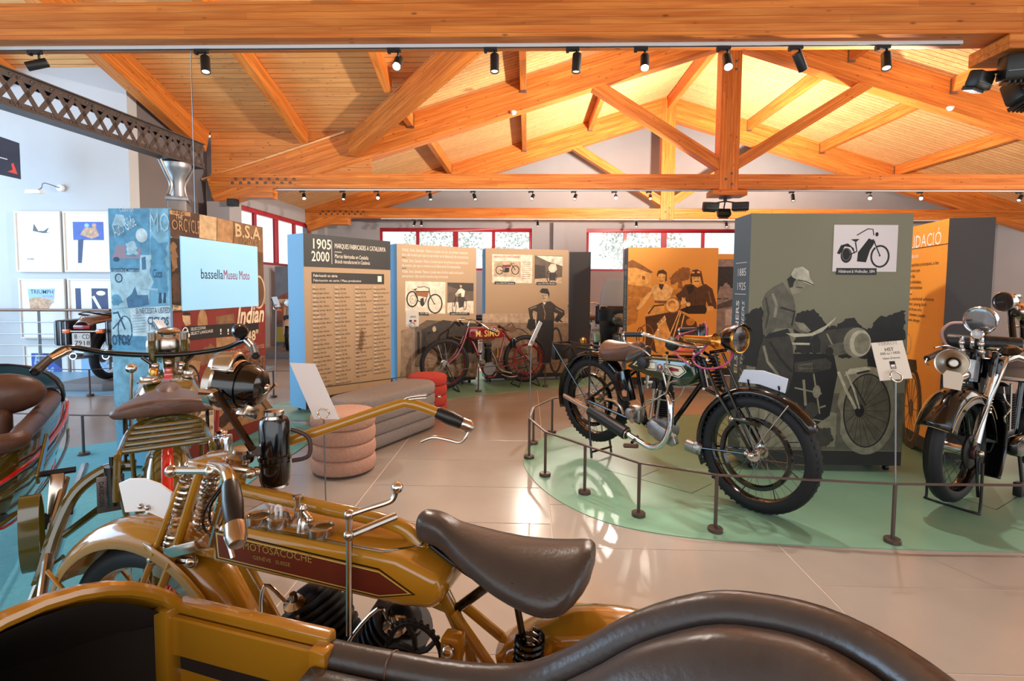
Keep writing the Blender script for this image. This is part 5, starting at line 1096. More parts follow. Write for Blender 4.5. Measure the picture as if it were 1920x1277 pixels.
# acetylene lamp and generator
lc = P(443, 722, -.05); ldir = V((.93, .28, .08)); LS = .8
lm = M().lathe([(r_ * LS, h_ * LS) for r_, h_ in [(0, -.105), (.03, -.103), (.058, -.088), (.072, -.06), (.074, -.035), (.074, -.03), (.08, -.03), (.081, .0), (.082, .04), (.076, .045), (.07, .02), (0, .0)]], lc, ldir, 36).build('acetylene_lamp', m_blackgloss, B)
M().lathe([(r_ * LS, h_ * LS) for r_, h_ in [(.084, -.02), (.09, .0), (.09, .05), (.086, .055)]], lc, ldir, 20, math.radians(42), math.radians(150)).build('lamp_hood', m_nickel, lm, solid=.003)
M().lathe([(r_ * LS, h_ * LS) for r_, h_ in [(.05, -.03), (.06, -.02), (.055, .03), (.05, .05)]], lc + V((.008, .008, .045)), ldir, 20, math.radians(0), math.radians(180)).build('chimney', m_nickel, lm, solid=.003)
M().lathe([(r_ * LS, h_ * LS) for r_, h_ in [(.082, .04), (.09, .045), (.088, .07), (.08, .075), (.076, .05), (.082, .04)]], lc, ldir, 30).build('lamp_bezel', m_nickel, lm)
a_, b_ = frame_of(ldir)
for s in (-1, 1):
    q = lc + V((0, .07 * s, -.012)) if s > 0 else lc + V((-.02, -.065, -.02)); ball(lm, 'pivot_nut', q, .018 if s > 0 else .012, m_nickel)
ball(lm, 'rear_screw', lc - ldir * .085, .011, m_nickel)
M().tube([lc + V((.0, .08, -.005)), lc + V((.02, .1, .0))], .008, 8).build('wing_screw', m_nickel, lm)
M().beam(P(405, 735, .03), P(475, 845, .0), .006, .02, (0, 1, 0)).build('lamp_bracket', m_blackgloss, B); M().beam(P(480, 735, -.13), P(512, 775, -.13), .006, .02, (0, 1, 0)).build('lamp_bracket', m_blackgloss, B); M().beam(P(470, 843, .0), P(520, 850, -.08), .012, .022).build('lamp_bracket', m_blackgloss, B)
tubes(B, 'gas_tap_lever', m_nickel, (smooth([P(455, 782, -.04), P(490, 745, -.06), P(505, 733, -.07), P(518, 720, -.07)], 4), [.004] * 12 + [.005, .006, .008, .0085, .008, .004, .002])); M().box(P(465, 772, -.04), (.03, .05, .03), Matrix.Rotation(.5, 3, 'X')).build('gas_tap', m_nickel, B, .004, 2)
ga_ = V(P(515, 845, -.07)); gz = lambda py: P(515, py, -.07).z
gn = M().lathe([(.0, gz(905)), (.036, gz(905)), (.04, gz(895)), (.04, gz(862)), (.043, gz(860)), (.043, gz(853)), (.039, gz(850)), (.039, gz(792)), (.034, gz(784)), (.0, gz(784))], (ga_.x, ga_.y, 0), (0, 0, 1), 28).build('gas_generator', m_blackgloss, B)
M().lathe([(.025, gz(786)), (.022, gz(779)), (.026, gz(777)), (.026, gz(770)), (.018, gz(768)), (0, gz(768))], (ga_.x, ga_.y, 0), (0, 0, 1), 20).build('filler_cap', m_nickel, gn); M().lathe([(.03, gz(912)), (.036, gz(909)), (.034, gz(903))], (ga_.x, ga_.y, 0), (0, 0, 1), 24).build('generator_foot', m_nickel, gn)
tubes(gn, 'gas_hose', mat('brown_hose', (60, 38, 30), .5), (smooth([ga_ + V((-.03, -.03, .055)), ga_ + V((-.07, -.05, .03)), ga_ + V((-.075, -.045, -.02)), ga_ + V((-.04, -.02, -.03))], 5), .006)); M().cyl(ga_ + V((-.02, 0, .085)), ga_ + V((-.02, 0, .1)), .008, 10).build('vent', m_blackgloss, gn)
# tank
tw_ = .088
tp_ = [(.445, .805), (.475, .70), (-.07, .632 + .06), (-.15, .70), (-.175, .735), (-.16, .775), (-.06, .805)]
tk = M().prism(tp_, (0, 0, 0), (1, 0, 0), (0, 0, 1), (0, 1, 0), -tw_, tw_).build('fuel_tank', m_mustard, B, .02, 4)
f = Face((0, tw_ + .0008, 0), (-1, 0, 0)); m_maroon = mat('maroon_enamel', (96, 36, 26), .2, coat=.8); m_cream = mat('cream_line', (200, 180, 110), .3); m_bline = mat('black_line', (18, 14, 10), .3)
f = Face((0, tw_ + .0006, 0), (-1, 0, 0))
class LF(Face): pass
p = Print(f, .0004)
def side(d): return [(-.45 + d, .79 - d), (-.445 + d, .718 + d * .6), (.02, .708 + d * .6), (.11 - d * 1.8, .732), (.02, .775 - d)]
p.uv(m_bline, side(0)).uv(m_mustard, side(.004)).uv(m_cream, side(.007)).uv(m_maroon, side(.0095)); p.build('side_panel', tk)
text('tank_lettering', 'MOTOSACOCHE', f, -.36, .757, .026, mat('gold_letter', (150, 128, 60), .4), tk, width=.2, lift=.0012); text('tank_lettering', 'GENÈVE   SUISSE', f, -.33, .737, .013, MATS['gold_letter'], tk, width=.11, lift=.0012)
ft_ = Face((0, 0, .8055), (-1, 0, 0), (0, -1, 0)); p = Print(ft_, .0004)
for d in (.0, .008): p.stroke(m_bline, [(-.40 + d, -.075 + d), (.02, -.075 + d), (.09, -.02), (.085, .0)], .003 if d else .0045, px=False)
p.build('pinstripe', tk)
zt = .805
def rnd(nm, x, y, prof, mt, par=tk): return M().lathe(prof, (x, y, zt), (0, 0, 1), 24).build(nm, mt, par)
for x, y, nm in ((.352, .045, 'filler_ring'), (.165, .045, 'filler_ring')):
    q = rnd(nm, x, y, [(.03, 0), (.03, .018), (.027, .02), (.024, .016), (0, .016)], m_nickel)
q = rnd('sight_base', .295, .04, [(.028, 0), (.028, .02), (.024, .024), (0, .024)], m_nickel); rnd('sight_dome', .295, .04, [(.022, .022), (.022, .04), (.017, .054), (.008, .061), (0, .062)], m_glass, q); tubes(q, 'drip_tube', m_white, (smooth([V((.288, .04, zt + .022)), V((.288, .04, zt + .045)), V((.302, .04, zt + .045)), V((.302, .04, zt + .022))], 3), .004))
q = rnd('oil_pump', .26, .012, [(.026, 0), (.026, .006), (.011, .014), (.009, .03), (.013, .034), (.008, .04), (.008, .06), (.013, .062), (.013, .068), (0, .07)], m_nickel)
q = rnd('fuel_tap', .215, .045, [(.018, 0), (.016, .02), (.012, .03), (.008, .034), (.008, .05), (.01, .056), (.006, .064), (0, .066)], m_nickel); tubes(q, 'tap_arm', m_nickel, ([V((.215, .045, zt + .05)), V((.19, .055, zt + .04))], .006)); ball(q, 'tap_knob', V((.187, .057, zt + .036)), .009, m_nickel)
# frame
tubes(B, 'top_tube', m_mustard, (smooth([V((.47, 0, .86)), V((.2, 0, .846)), V((.0, 0, .836)), V((-.07, 0, .80)), V((-.13, 0, .70)), V((-.2, 0, .56)), V((-.24, 0, .4))], 4), .017), n=14)
tubes(B, 'down_tube', m_mustard, ([V((.5, 0, .73)), V((.3, 0, .45)), V((.25, 0, .3))], .017), ([V((.47, 0, .705)), V((-.1, 0, .67)), V((-.15, 0, .66))], .016), n=12)
for s in (-1, 1): tubes(B, 'rear_stay', m_mustard, ([V((-.17, .02 * s, .66)), V((-.36, .07 * s, .5)), V((-.55, .08 * s, .33))], .012), ([V((-.2, .04 * s, .3)), V((-.55, .08 * s, .33))], .012))
tubes(B, 'rear_carrier', m_mustard, ([V((-.40, .09, .66)), V((-.6, .1, .665)), V((-.85, .09, .66))], .009), ([V((-.40, -.09, .66)), V((-.6, -.1, .665)), V((-.85, -.09, .66))], .009), ([V((-.40, -.09, .66)), V((-.40, .09, .66))], .009)); tubes(B, 'carrier_stay', m_mustard, ([V((-.40, .09, .66)), V((-.45, .09, .55)), V((-.55, .085, .36))], .009))
# saddle and springs
saddle(B, (-.485, 0, .868), .415, .09, .036, .07, m_leather, dip=.022, drop=.035)
for s in (-1, 1):
    coil(B, 'saddle_spring', V((-.36, .095 * s, .585)), V((-.37, .095 * s, .70)), .027, .005, 9, m_blackgloss); tubes(B, 'spring_rod', m_blackgloss, ([V((-.36, .095 * s, .67)), V((-.33, .085 * s, .8))], .007))
tubes(B, 'saddle_frame', m_blackgloss, (smooth([V((-.1, 0, .80)), V((-.25, .05, .765)), V((-.42, .09, .77)), V((-.46, 0, .78)), V((-.42, -.09, .77)), V((-.25, -.05, .765)), V((-.1, 0, .80))], 4), .006), ([V((-.17, 0, .66)), V((-.28, 0, .76))], .011))
# gear lever on its pillar
lv = tubes(B, 'gear_lever', m_nickel, ([P(655, 1190, .11), P(655, 1040, .11), P(655, 958, .11)], .0075), (smooth([P(655, 966, .11), P(690, 954, .1), P(730, 941, .09), P(740, 930, .085), P(744, 915, .083)], 4), .006), ([P(660, 1002, .11), P(742, 968, .02)], .009))
ball(lv, 'knob', P(745, 914, .083), .013, m_chrome); ball(lv, 'joint', P(655, 965, .11), .012, m_nickel); ball(lv, 'joint', P(655, 1003, .11), .013, m_nickel)
# engine: V twin
for ang_, nm in ((32, 'front_cylinder'), (-30, 'rear_cylinder')):
    d = V((math.sin(math.radians(ang_)), 0, math.cos(math.radians(ang_)))); a = V((.1, 0, .38)) + d * .08; finned(B, nm, a, a + d * .19, .082, .05, 10, m_ironblk)
    M().lathe([(.045, 0), (.04, .03), (.02, .045), (0, .046)], a + d * .17, d, 18).build('cylinder_head', m_ironblk, B); tubes(B, 'push_rod', m_nickel, ([a + V((.0, .06, -.02)), a + d * .2 + V((0, .05, 0))], .007)); tubes(B, 'oil_pipe', m_nickel, (smooth([a + d * .2 + V((.02, .05, 0)), a + d * .23 + V((.05, .07, .02)), a + d * .15 + V((.08, .09, 0)), a + d * .07 + V((.05, .1, -.02)), a + d * .12 + V((0, .1, .0))], 4), .005)); M().lathe([(.028, 0), (.028, .012), (.01, .02), (.008, .04), (0, .042)], a + d * .19 + V((.0, .045, 0)), (0, .3, 1), 16).build('valve_cap', m_nickel, B)
M().lathe([(0, -.07), (.1, -.07), (.12, -.05), (.12, .05), (.1, .07), (0, .07)], (.1, 0, .34), (0, 1, 0), 28).build('crankcase', m_alu, B)
cr = M(); cc = P(778, 1222, .1); cr.ring(cc, (0, 1, 0), .062, .006, 40, 6)
for i in range(28): t = 2 * math.pi * i / 28; cr.sphere(cc + V((math.cos(t) * .07, 0, math.sin(t) * .07)), .005, 6, 4)
for i in range(5): t = 2 * math.pi * i / 5; cr.tube(smooth([cc, cc + V((math.cos(t + .25) * .03, 0, math.sin(t + .25) * .03)), cc + V((math.cos(t) * .06, 0, math.sin(t) * .06))], 3), .006, 6)
cr.build('chainring', m_ironblk, B); M().box(cc + V((-.09, .0, .02)), (.045, .04, .08)).build('brake_bracket', m_mustard, B, .008, 2); tubes(B, 'brake_pillar', m_mustard, ([cc + V((-.09, .0, -.0)), cc + V((-.09, .0, -.3))], .016)); ball(B, 'pivot_bolt', cc + V((-.09, .025, .04)), .014, m_nickel)
tubes(B, 'control_cable', m_blackgloss, (smooth([P(420, 905, .03), P(388, 950, .04), P(382, 990, .03), P(410, 1015, .03)], 5), .0035), (smooth([P(425, 905, .0), P(395, 950, .0), P(398, 985, .0), P(425, 1000, .0)], 5), .0035))
tubes(B, 'fork_damper', m_nickel, ([P(412, 985, .07), P(402, 1020, .07)], .014), ([P(420, 950, .07), P(405, 1000, .07)], .008))
M().box(V((.36, .1, .55)), (.02, .05, .07)).build('horn_bracket', m_ironblk, B, .005, 2)
# ---------------------------------------------------------------- sidecar
SC = M()
y0, y1, yc_ = .33, .87, .60
m_inside = mat('dark_interior', (36, 22, 12), .8)
def arch(x, zb, zt_, hw, n=18): return [V((x, yc_ - hw * math.cos(math.pi * i / n), zb + (zt_ - zb) * math.sin(math.pi * i / n) ** 1.7)) for i in range(n + 1)]
rows = [arch(.27, .77, .922, .272), arch(.5, .68, .81, .26), arch(.75, .6, .74, .22), arch(.98, .5, .58, .12), arch(1.05, .46, .50, .03)]
SC.loft(rows, closed=False, cap=False); nose = SC.build('sidecar_cowl', m_mustard, B, solid=.012)
m_ = M(); m_.loft([arch(.275, .755, .9, .255), arch(.5, .66, .79, .243), arch(.75, .56, .68, .2), arch(.96, .46, .53, .1)], closed=False, cap=False); m_.build('cowl_lining', m_inside, nose)
m_ = M(); m_.tube(arch(.268, .77, .922, .273), .013, 10); m_.build('cowl_rim', m_mustard, nose)
m_ = M(); rows = [[V((x, y, z)) for (y, z) in ((y0 + i_, .775 - d_), (y0 + i_ + .01, .55), (y0 + i_ + .05, .3), (yc_, .24), (y1 - i_ - .05, .3), (y1 - i_ - .01, .55), (y1 - i_, .775 - d_))] for x, i_, d_ in ((-.98, .12, -.05), (-.86, .02, -.03), (-.4, 0, .0), (.28, 0, 0), (.55, .015, .08), (.8, .06, .18), (1.02, .2, .3))]
m_.loft(rows, closed=False, cap=False); body = m_.build('sidecar_body', m_mustard, B, solid=.012)
M().beam((.27, y0 + .0, .783), (-.08, y0 + .0, .79), .028, .022).build('side_capping', m_mustard, body, .006, 2)
M().beam((.27, y0 + .018, .735), (-.075, y0 + .018, .742), .014, .075).build('side_rail', m_mustard, body, .003, 1)
for x in (.275, -.075): M().box((x, y0 + .022, .66), (.035, .03, .26)).build('side_post', m_mustard, body, .005, 2)
M().box((.1, y0 + .008, .5), (.34, .006, .4)).build('inner_lining', m_inside, body)
M().box((.5, yc_, .42), (.4, .46, .03)).build('sidecar_floor', m_inside, body)
# upholstered horseshoe back
half = [(x_, y_ + .0, z_ - .033) for x_, y_, z_ in [(-.07, .335, .795), (-.2, .333, .80), (-.34, .336, .815), (-.445, .34, .845), (-.53, .345, .905), (-.6, .35, .963), (-.68, .362, 1.012), (-.74, .378, 1.032), (-.80, .405, 1.044), (-.85, .45, 1.048), (-.885, .52, 1.05)]]
pth = half + [(-.898, .60, 1.017)] + [(x, 1.2 - y, z) for x, y, z in reversed(half)]
pth = smooth(pth, 3)
M().tube(pth, .026, 12).build('leather_roll', m_leather, body)
rows = []
for i, q in enumerate(pth):
    t = (pth[min(i + 1, len(pth) - 1)] - pth[max(i - 1, 0)]); t.z = 0; t = t.normalized(); inn = V((t.y, -t.x, 0)); cen = V((-.35, .6, q.z))
    if inn.dot(cen - q) < 0: inn = -inn
    rows.append([q + inn * .023 + V((0, 0, -.006)), q + inn * .04 + V((0, 0, .006)), q + inn * .07 + V((0, 0, .004)), q + inn * .1 + V((0, 0, -.03)), q + inn * .112 + V((0, 0, -.1)), V((*(q + inn * .07).xy, .5)), V((*(q + inn * .03).xy, .45))])
m_ = M(); m_.loft(rows, closed=False, cap=False); m_.build('back_cushion', m_leather, body, ang=70, solid=.004)
rows = [[q + V((0, 0, -.01)), V((q.x + (0.01 if q.x < -.8 else 0), q.y, .62))] for q in pth]
m_ = M(); m_.loft(rows, closed=False, cap=False); m_.build('outer_skin', m_mustard, body, solid=.006)
M().box((-.5, yc_, .47), (.6, .44, .12)).build('seat_cushion', m_leather, body, .04, 3)
for i_ in (3, 30):
    q = pth[i_]; M().ring(q, (pth[i_ + 1] - pth[i_ - 1]), .0255, .0022, 24, 6).build('leather_seam', m_leather2, body)
m_ = M(); m_.loft([[V((x, y, z_)) for y, z_ in ((y0 + k, .76 - d), (y0 + k + .02, .5), (yc_, .3), (y1 - k - .02, .5), (y1 - k, .76 - d))] for x, k, d in ((.262, .02, .0), (.55, .035, .1), (.8, .08, .2), (.97, .2, .31))], closed=False, cap=False); m_.build('nose_lining', m_inside, body)
sw_ = wheel(B, 'sidecar_wheel', (-.35, 1.02, .33), .335, .04, m_mustard, m_mustard)
tubes(B, 'sidecar_chassis', m_mustard, ([V((.6, .25, .3)), V((.5, .5, .25)), V((-.7, .5, .25))], .017), ([V((-.35, .1, .3)), V((-.35, .98, .33))], .02), ([V((.35, .05, .32)), V((.35, .5, .25))], .017))
# ================================================================ black and green motorcycle on the green mat
fr = Fr((1.505, 3.141), -50.4); P = fr.px
B = thing('vintage_motorcycle', 'black vintage motorcycle with green tank and large front wheel on the green mat', 'motorcycle', fr.O, fr.ang)
def q1(x, y, o=0.): return P(1030 + x / 4.257, 580 + y / 4.257, o)
def q2(x, y, o=0.): return P(1250 + x / 3.36, 600 + y / 3.36, o)
def q3(x, y, o=0.): return P(860 + x / 3.361, 380 + y / 3.361, o)
fc, rc = V((-.08, 0, .372)), V((-1.46, 0, .468))
m_bg = m_blackgloss; S = -1
wheel(B, 'front_wheel', fc, .372, .048, m_bg, m_spoke, hubw=.11, hubr=.03, tread='block', ring=(.205, .03, m_bg, -.03))
wheel(B, 'rear_wheel', rc, .355, .046, m_bg, m_spoke, hubw=.12, hubr=.04, tread='block', ring=(.2, .03, m_bg, -.04))
guard(B, 'front_mudguard', fc, .412, 32, 205, .115, m_bg, skirt=.018, crown=.022)
guard(B, 'rear_mudguard', rc, .405, 40, 200, .12, m_bg, skirt=.018, crown=.022)
for s in (-1, 1):
    tubes(B, 'guard_stay', m_nickel, ([fc + V((.2, .055 * s, .345)), fc + V((.0, .06 * s, .02))], .0045)); tubes(B, 'guard_stay', m_bg, ([fc + V((-.42, .05 * s, -.06)), fc + V((0, .06 * s, 0))], .007))
    # girder fork
    tubes(B, 'fork_blade', m_bg, ([V((-.44, .05 * s, .93)), V((-.33, .06 * s, .72)), V((-.2, .062 * s, .55)), fc + V((0, .062 * s, .0))], [.012, .013, .012, .01])); tubes(B, 'fork_stay', m_bg, ([V((-.36, .05 * s, .97)), V((-.27, .058 * s, .78)), fc + V((0.01, .064 * s, .03))], .009))
    for x, z in ((-.5, .955), (-.42, .73)): tubes(B, 'fork_link', m_bg, ([V((x, .055 * s, z)), V((x + .1, .055 * s, z - .03))], .012)); ball(B, 'link_nut', V((x, .066 * s, z)), .013, m_chrome); ball(B, 'link_nut', V((x + .1, .066 * s, z - .03)), .013, m_chrome)
coil(B, 'fork_spring', V((-.40, 0, .955)), V((-.35, 0, .74)), .032, .007, 9, m_ironblk)
tubes(B, 'brake_arm', m_bg, ([fc + V((-.12, -.06, .2)), fc + V((-.02, -.06, .2)), fc + V((.04, -.06, .19))], [.014, .02, .012])); ball(B, 'brake_pivot', fc + V((-.14, -.07, .2)), .02, m_nickel); ball(B, 'axle_nut', fc + V((0, -.085, 0)), .02, m_chrome); ball(B, 'axle_nut', fc + V((-.03, -.085, .005)), .014, m_chrome)
# front plate
p0 = [V((x, 0, z)) for x, z in ((-.22, .80), (-.185, .885), (-.06, .895), (.09, .865), (.075, .775), (-.08, .805))]
pl = M().prism([(q.x, q.z) for q in p0], (0, 0, 0), (1, 0, 0), (0, 0, 1), (0, 1, 0), -.003, .003).build('number_plate', mat('pale_plate', (206, 214, 226), .4), B, .002, 1)
for q in ((-.15, .795), (.04, .783)): tubes(pl, 'plate_clip', m_bg, ([V((q[0], .01, q[1] - .01)), V((q[0], -.012, q[1] + .03))], .006))
# frame
tubes(B, 'frame_top_tube', m_bg, ([q3(1110, 975), q3(1330, 985), q3(1590, 1030)], .014), ([V((-.99, 0, .88)), V((-.52, 0, .93))], .012))
tubes(B, 'steering_head', m_bg, ([V((-.52, 0, .98)), V((-.45, 0, .72))], .026)); tubes(B, 'down_tube', m_bg, ([V((-.47, 0, .76)), V((-.68, 0, .45)), V((-.72, 0, .33))], .017))
tubes(B, 'seat_tube', m_bg, ([V((-1.04, 0, .86)), V((-.93, 0, .38))], .016)); tubes(B, 'engine_cradle', m_bg, ([V((-.72, 0, .33)), V((-.93, 0, .36)), V((-1.0, 0, .4))], .016))
for s in (-1, 1): tubes(B, 'seat_stay', m_bg, ([V((-1.0, .03 * s, .80)), V((-1.2, .075 * s, .66)), rc + V((0, .085 * s, 0))], .011)); tubes(B, 'chain_stay', m_bg, ([V((-.95, .05 * s, .38)), rc + V((0, .085 * s, 0))], .012))
# rear stand
for s in (-1, 1): tubes(B, 'stand_leg', m_bg, ([rc + V((.02, .1 * s, -.02)), V((rc.x + .09, .12 * s, .012))], .01))
tubes(B, 'stand_bar', m_bg, ([V((rc.x + .09, -.12, .06)), V((rc.x + .09, .12, .06))], .009))
# carrier
cz = .905
tubes(B, 'luggage_carrier', m_bg, ([V((-1.88, -.1, cz)), V((-1.35, -.1, cz - .01))], .009), ([V((-1.88, .1, cz)), V((-1.35, .1, cz - .01))], .009), ([V((-1.88, -.1, cz)), V((-1.88, .1, cz))], .009), ([V((-1.6, -.1, cz)), V((-1.6, .1, cz))], .008), ([V((-1.36, -.1, cz - .01)), V((-1.36, .1, cz - .01))], .008))
for s in (-1, 1): tubes(B, 'carrier_stay', m_bg, ([V((-1.88, .1 * s, cz)), rc + V((-.03, .09 * s, .02))], .007), ([V((-1.42, .1 * s, cz - .01)), rc + V((.02, .09 * s, .03))], .008))
M().box((-1.87, 0, cz - .08), (.05, .2, .14)).build('tool_bag', m_black, B, .012, 2); M().lathe([(.03, 0), (.03, .03), (.012, .05), (0, .052)], (-1.66, .06, cz + .01), (0, 0, 1), 16).build('carrier_lamp', m_copper, B)
# saddle
sd = saddle(B, (-1.33, 0, .985), .36, .11, .05, .15, m_leather2, dip=.01, drop=.02); coil(B, 'saddle_spring', V((-1.31, -.09, .80)), V((-1.31, -.09, .9)), .02, .005, 6, m_nickel); coil(B, 'saddle_spring', V((-1.31, .09, .80)), V((-1.31, .09, .9)), .02, .005, 6, m_nickel)
saddle(B, (-1.08, 0, .955), .16, .07, .045, .09, m_leather, name='saddle_nose', dip=.0)
# tank
m_gr = mat('racing_green', (24, 46, 22), .12, coat=1.); tkp = [(-1.07, .80), (-.98, .865), (-.9, .895), (-.55, .908), (-.49, .88), (-.475, .80), (-.53, .735), (-.60, .715), (-.85, .75)]
tk = M().prism(tkp, (0, 0, 0), (1, 0, 0), (0, 0, 1), (0, 1, 0), -.085, .085).build('fuel_tank', m_gr, B, .022, 4)
f = Face((0, -.0856, 0), (1, 0, 0)); pr_ = Print(f, .0006); cr_ = mat('cream_enamel', (226, 220, 196), .25, coat=.5)
pr_.uv(cr_, [(-1.0, .822), (-.965, .852), (-.925, .872), (-.785, .872), (-.785, .806), (-.86, .8)]).uv(m_gr, [(-.985, .823), (-.955, .848), (-.92, .866), (-.791, .866), (-.791, .811), (-.86, .806)]).uv(cr_, [(-.965, .824), (-.945, .842), (-.915, .859), (-.797, .859), (-.797, .817), (-.86, .812)])
pr_.uv(cr_, [(-.73, .872), (-.575, .868), (-.54, .828), (-.6, .78), (-.73, .792)]).uv(m_gr, [(-.725, .866), (-.578, .863), (-.547, .828), (-.602, .786), (-.725, .797)]).uv(cr_, [(-.718, .859), (-.583, .857), (-.557, .829), (-.605, .792), (-.718, .803)]).ell(m_pred, (-.758, .838), .014, .02, False).ell(cr_, (-.758, .838), .007, .011, False).uv(m_pred, [(-.71, .835), (-.66, .848), (-.6, .84), (-.6, .822), (-.66, .818), (-.71, .824)]).build('tank_panels', tk)
text('tank_lettering', 'TERROT', f, -.7, .826, .02, m_ink, tk, width=.09, lift=.004)
M().cyl((-.89, -.08, .85), (-.89, -.125, .85), .045, 24).build('knee_pad', m_black, tk, .006, 2)
for x in (-.76, -.62): M().lathe([(.03, 0), (.03, .012), (.024, .02), (0, .021)], (x, -.02, .9), (0, 0, 1), 20).build('filler_cap', m_copper, tk)
gt = tubes(B, 'gear_lever', m_nickel, ([V((-.69, -.1, .93)), V((-.69, -.1, .80))], .006), (smooth([V((-.73, -.1, .8)), V((-.69, -.1, .845)), V((-.64, -.1, .79))], 4), .007), ([V((-.72, -.1, .80)), V((-.685, -.1, .70))], .008), ([V((-.655, -.1, .80)), V((-.685, -.1, .70))], .008)); ball(gt, 'knob', V((-.69, -.1, .945)), .012, m_ironblk)
# engine
finned(B, 'cylinder', V((-.78, 0, .47)), V((-.765, 0, .66)), .072, .048, 12, m_ironblk); M().lathe([(.055, 0), (.055, .02), (.035, .06), (.02, .09), (0, .092)], (-.764, 0, .66), (.08, 0, 1), 18).build('cylinder_head', m_ironblk, B)
M().lathe([(0, -.06), (.085, -.06), (.1, -.045), (.1, .045), (.085, .06), (0, .06)], (-.77, 0, .38), (0, 1, 0), 28).build('crankcase', m_alu, B)
M().prism([(-.86, .41), (-.82, .44), (-.77, .43), (-.62, .36), (-.6, .31), (-.64, .285), (-.84, .33)], (0, 0, 0), (1, 0, 0), (0, 0, 1), (0, 1, 0), -.1, -.05).build('timing_cover', m_alu, B, .012, 3)
M().cyl((-.55, -.04, .315), (-.44, -.02, .30), .045, 18).lathe([(.035, 0), (.05, .02), (.05, .04), (.03, .06)], (-.5, -.03, .31), (1, 0, 0), 16).build('magneto', m_alu, B)
for x in (-.83, -.775): tubes(B, 'push_rod_tube', m_nickel, ([V((x, -.085, .45)), V((x + .02, -.07, .68))], .013)); M().lathe([(.022, 0), (.02, .03), (.01, .06), (0, .062)], (x + .02, -.07, .67), (0, 0, 1), 14).build('valve_cover', m_ironblk, B)
M().box((-.99, -.03, .44), (.11, .1, .12)).build('gearbox', m_alu, B, .02, 3); M().cyl((-1.0, -.08, .45), (-1.0, -.12, .45), .045, 18).build('gearbox_cover', m_alu, B, .008, 2)
M().cyl((-.96, -.12, .41), (-.96, -.135, .41), .02, 12).build('gearbox_bolt', m_nickel, B); M().cyl((-.97, -.12, .47), (-.97, -.135, .47), .016, 12).build('gearbox_bolt', m_nickel, B)
tubes(B, 'kick_starter', m_nickel, (smooth([V((-1.04, -.13, .44)), V((-1.07, -.14, .5)), V((-1.12, -.15, .53)), V((-1.2, -.16, .535))], 4), .011)); tubes(B, 'footrest_rod', m_bg, ([V((-.93, -.1, .29)), V((-.9, -.2, .27))], .012)); tubes(B, 'footrest', m_leather2, ([V((-.95, -.22, .24)), V((-.83, -.23, .268))], .017))
# exhaust
ex = smooth([V((-.72, -.06, .655)), V((-.66, -.1, .62)), V((-.635, -.12, .52)), V((-.64, -.13, .4)), V((-.69, -.135, .3)), V((-.78, -.135, .255)), V((-.9, -.135, .275)), V((-1.02, -.135, .31))], 4)
tubes(B, 'exhaust_pipe', m_chrome, (ex, .022), n=14); sl = tubes(B, 'silencer', m_black, ([V((-1.0, -.135, .3)), V((-1.01, -.135, .303)), V((-1.38, -.135, .405)), V((-1.385, -.135, .406))], [.03, .05, .045, .03]), n=18); tubes(sl, 'tail_pipe', m_chrome, ([V((-1.38, -.135, .405)), V((-1.68, -.135, .478))], [.024, .02]), n=14); M().ring((-1.0, -.135, .3), (1, 0, -.27), .038, .006, 24, 6).build('silencer_clamp', m_nickel, sl)
M().prism([(-1.17, .72), (-1.06, .78), (-.99, .55), (-1.1, .52)], (0, 0, 0), (1, 0, 0), (0, 0, 1), (0, 1, 0), -.12, -.04).build('battery_box', m_bg, B, .01, 2); Print(Face((0, -.1212, 0), (1, 0, 0))).uv(m_chrome, [(-1.07, .61), (-1.05, .63), (-1.02, .62), (-1.02, .58), (-1.06, .575)]).build('maker_badge', B)
tubes(B, 'carburettor', m_nickel, ([V((-.9, -.05, .70)), V((-.82, -.05, .71))], .022), ([V((-.88, -.06, .66)), V((-.88, -.06, .78))], .016)); tubes(B, 'control_rod', m_nickel, ([V((-.96, -.13, .46)), V((-.69, -.105, .66))], .005), (smooth([V((-.69, -.1, .66)), V((-.66, -.1, .74)), V((-.6, -.09, .76))], 3), .006), (smooth([V((-.88, -.1, .46)), V((-.86, -.12, .56)), V((-.78, -.11, .6)), V((-.62, -.08, .62)), V((-.57, -.06, .72))], 4), .005))
# handlebar, controls, horn, lamp
hbp = smooth([V((-.85, -.33, 1.075)), V((-.72, -.33, 1.085)), V((-.62, -.28, 1.06)), V((-.52, -.12, 1.01)), V((-.49, 0, 1.0)), V((-.52, .12, 1.01)), V((-.62, .28, 1.06)), V((-.72, .33, 1.085)), V((-.85, .33, 1.075))], 4)
hbm = tubes(B, 'handlebar', m_chrome, (hbp, .0125), n=12)
for s in (-1, 1):
    g_ = tubes(B, 'grip', m_grip, ([V((-.73, .33 * s, 1.084)), V((-.87, .33 * s, 1.073))], .0185), n=14); M().cyl(V((-.87, .33 * s, 1.073)), V((-.885, .33 * s, 1.072)), .019, 14).build('grip_end', m_chrome, g_)
    tubes(B, 'brake_lever', m_chrome, (smooth([V((-.885, .33 * s, 1.07)), V((-.88, .33 * s, 1.03)), V((-.82, .325 * s, 1.0)), V((-.74, .31 * s, .98)), V((-.68, .3 * s, .94))], 4), .006))
    tubes(B, 'control_lever', m_chrome, (smooth([V((-.63, .28 * s, 1.065)), V((-.64, .27 * s, 1.1)), V((-.66, .25 * s, 1.12))], 3), .004))
hr = M().lathe([(.02, 0), (.022, .02), (.024, .1), (.028, .18), (.036, .215), (.05, .24), (.046, .238), (.03, .21), (.0, .15)], V((-.52, -.15, 1.065)), (1, -.1, .02), 24).build('bulb_horn', m_copper, B); ball(hr, 'horn_bulb', V((-.60, -.17, 1.02)), .048, m_black)
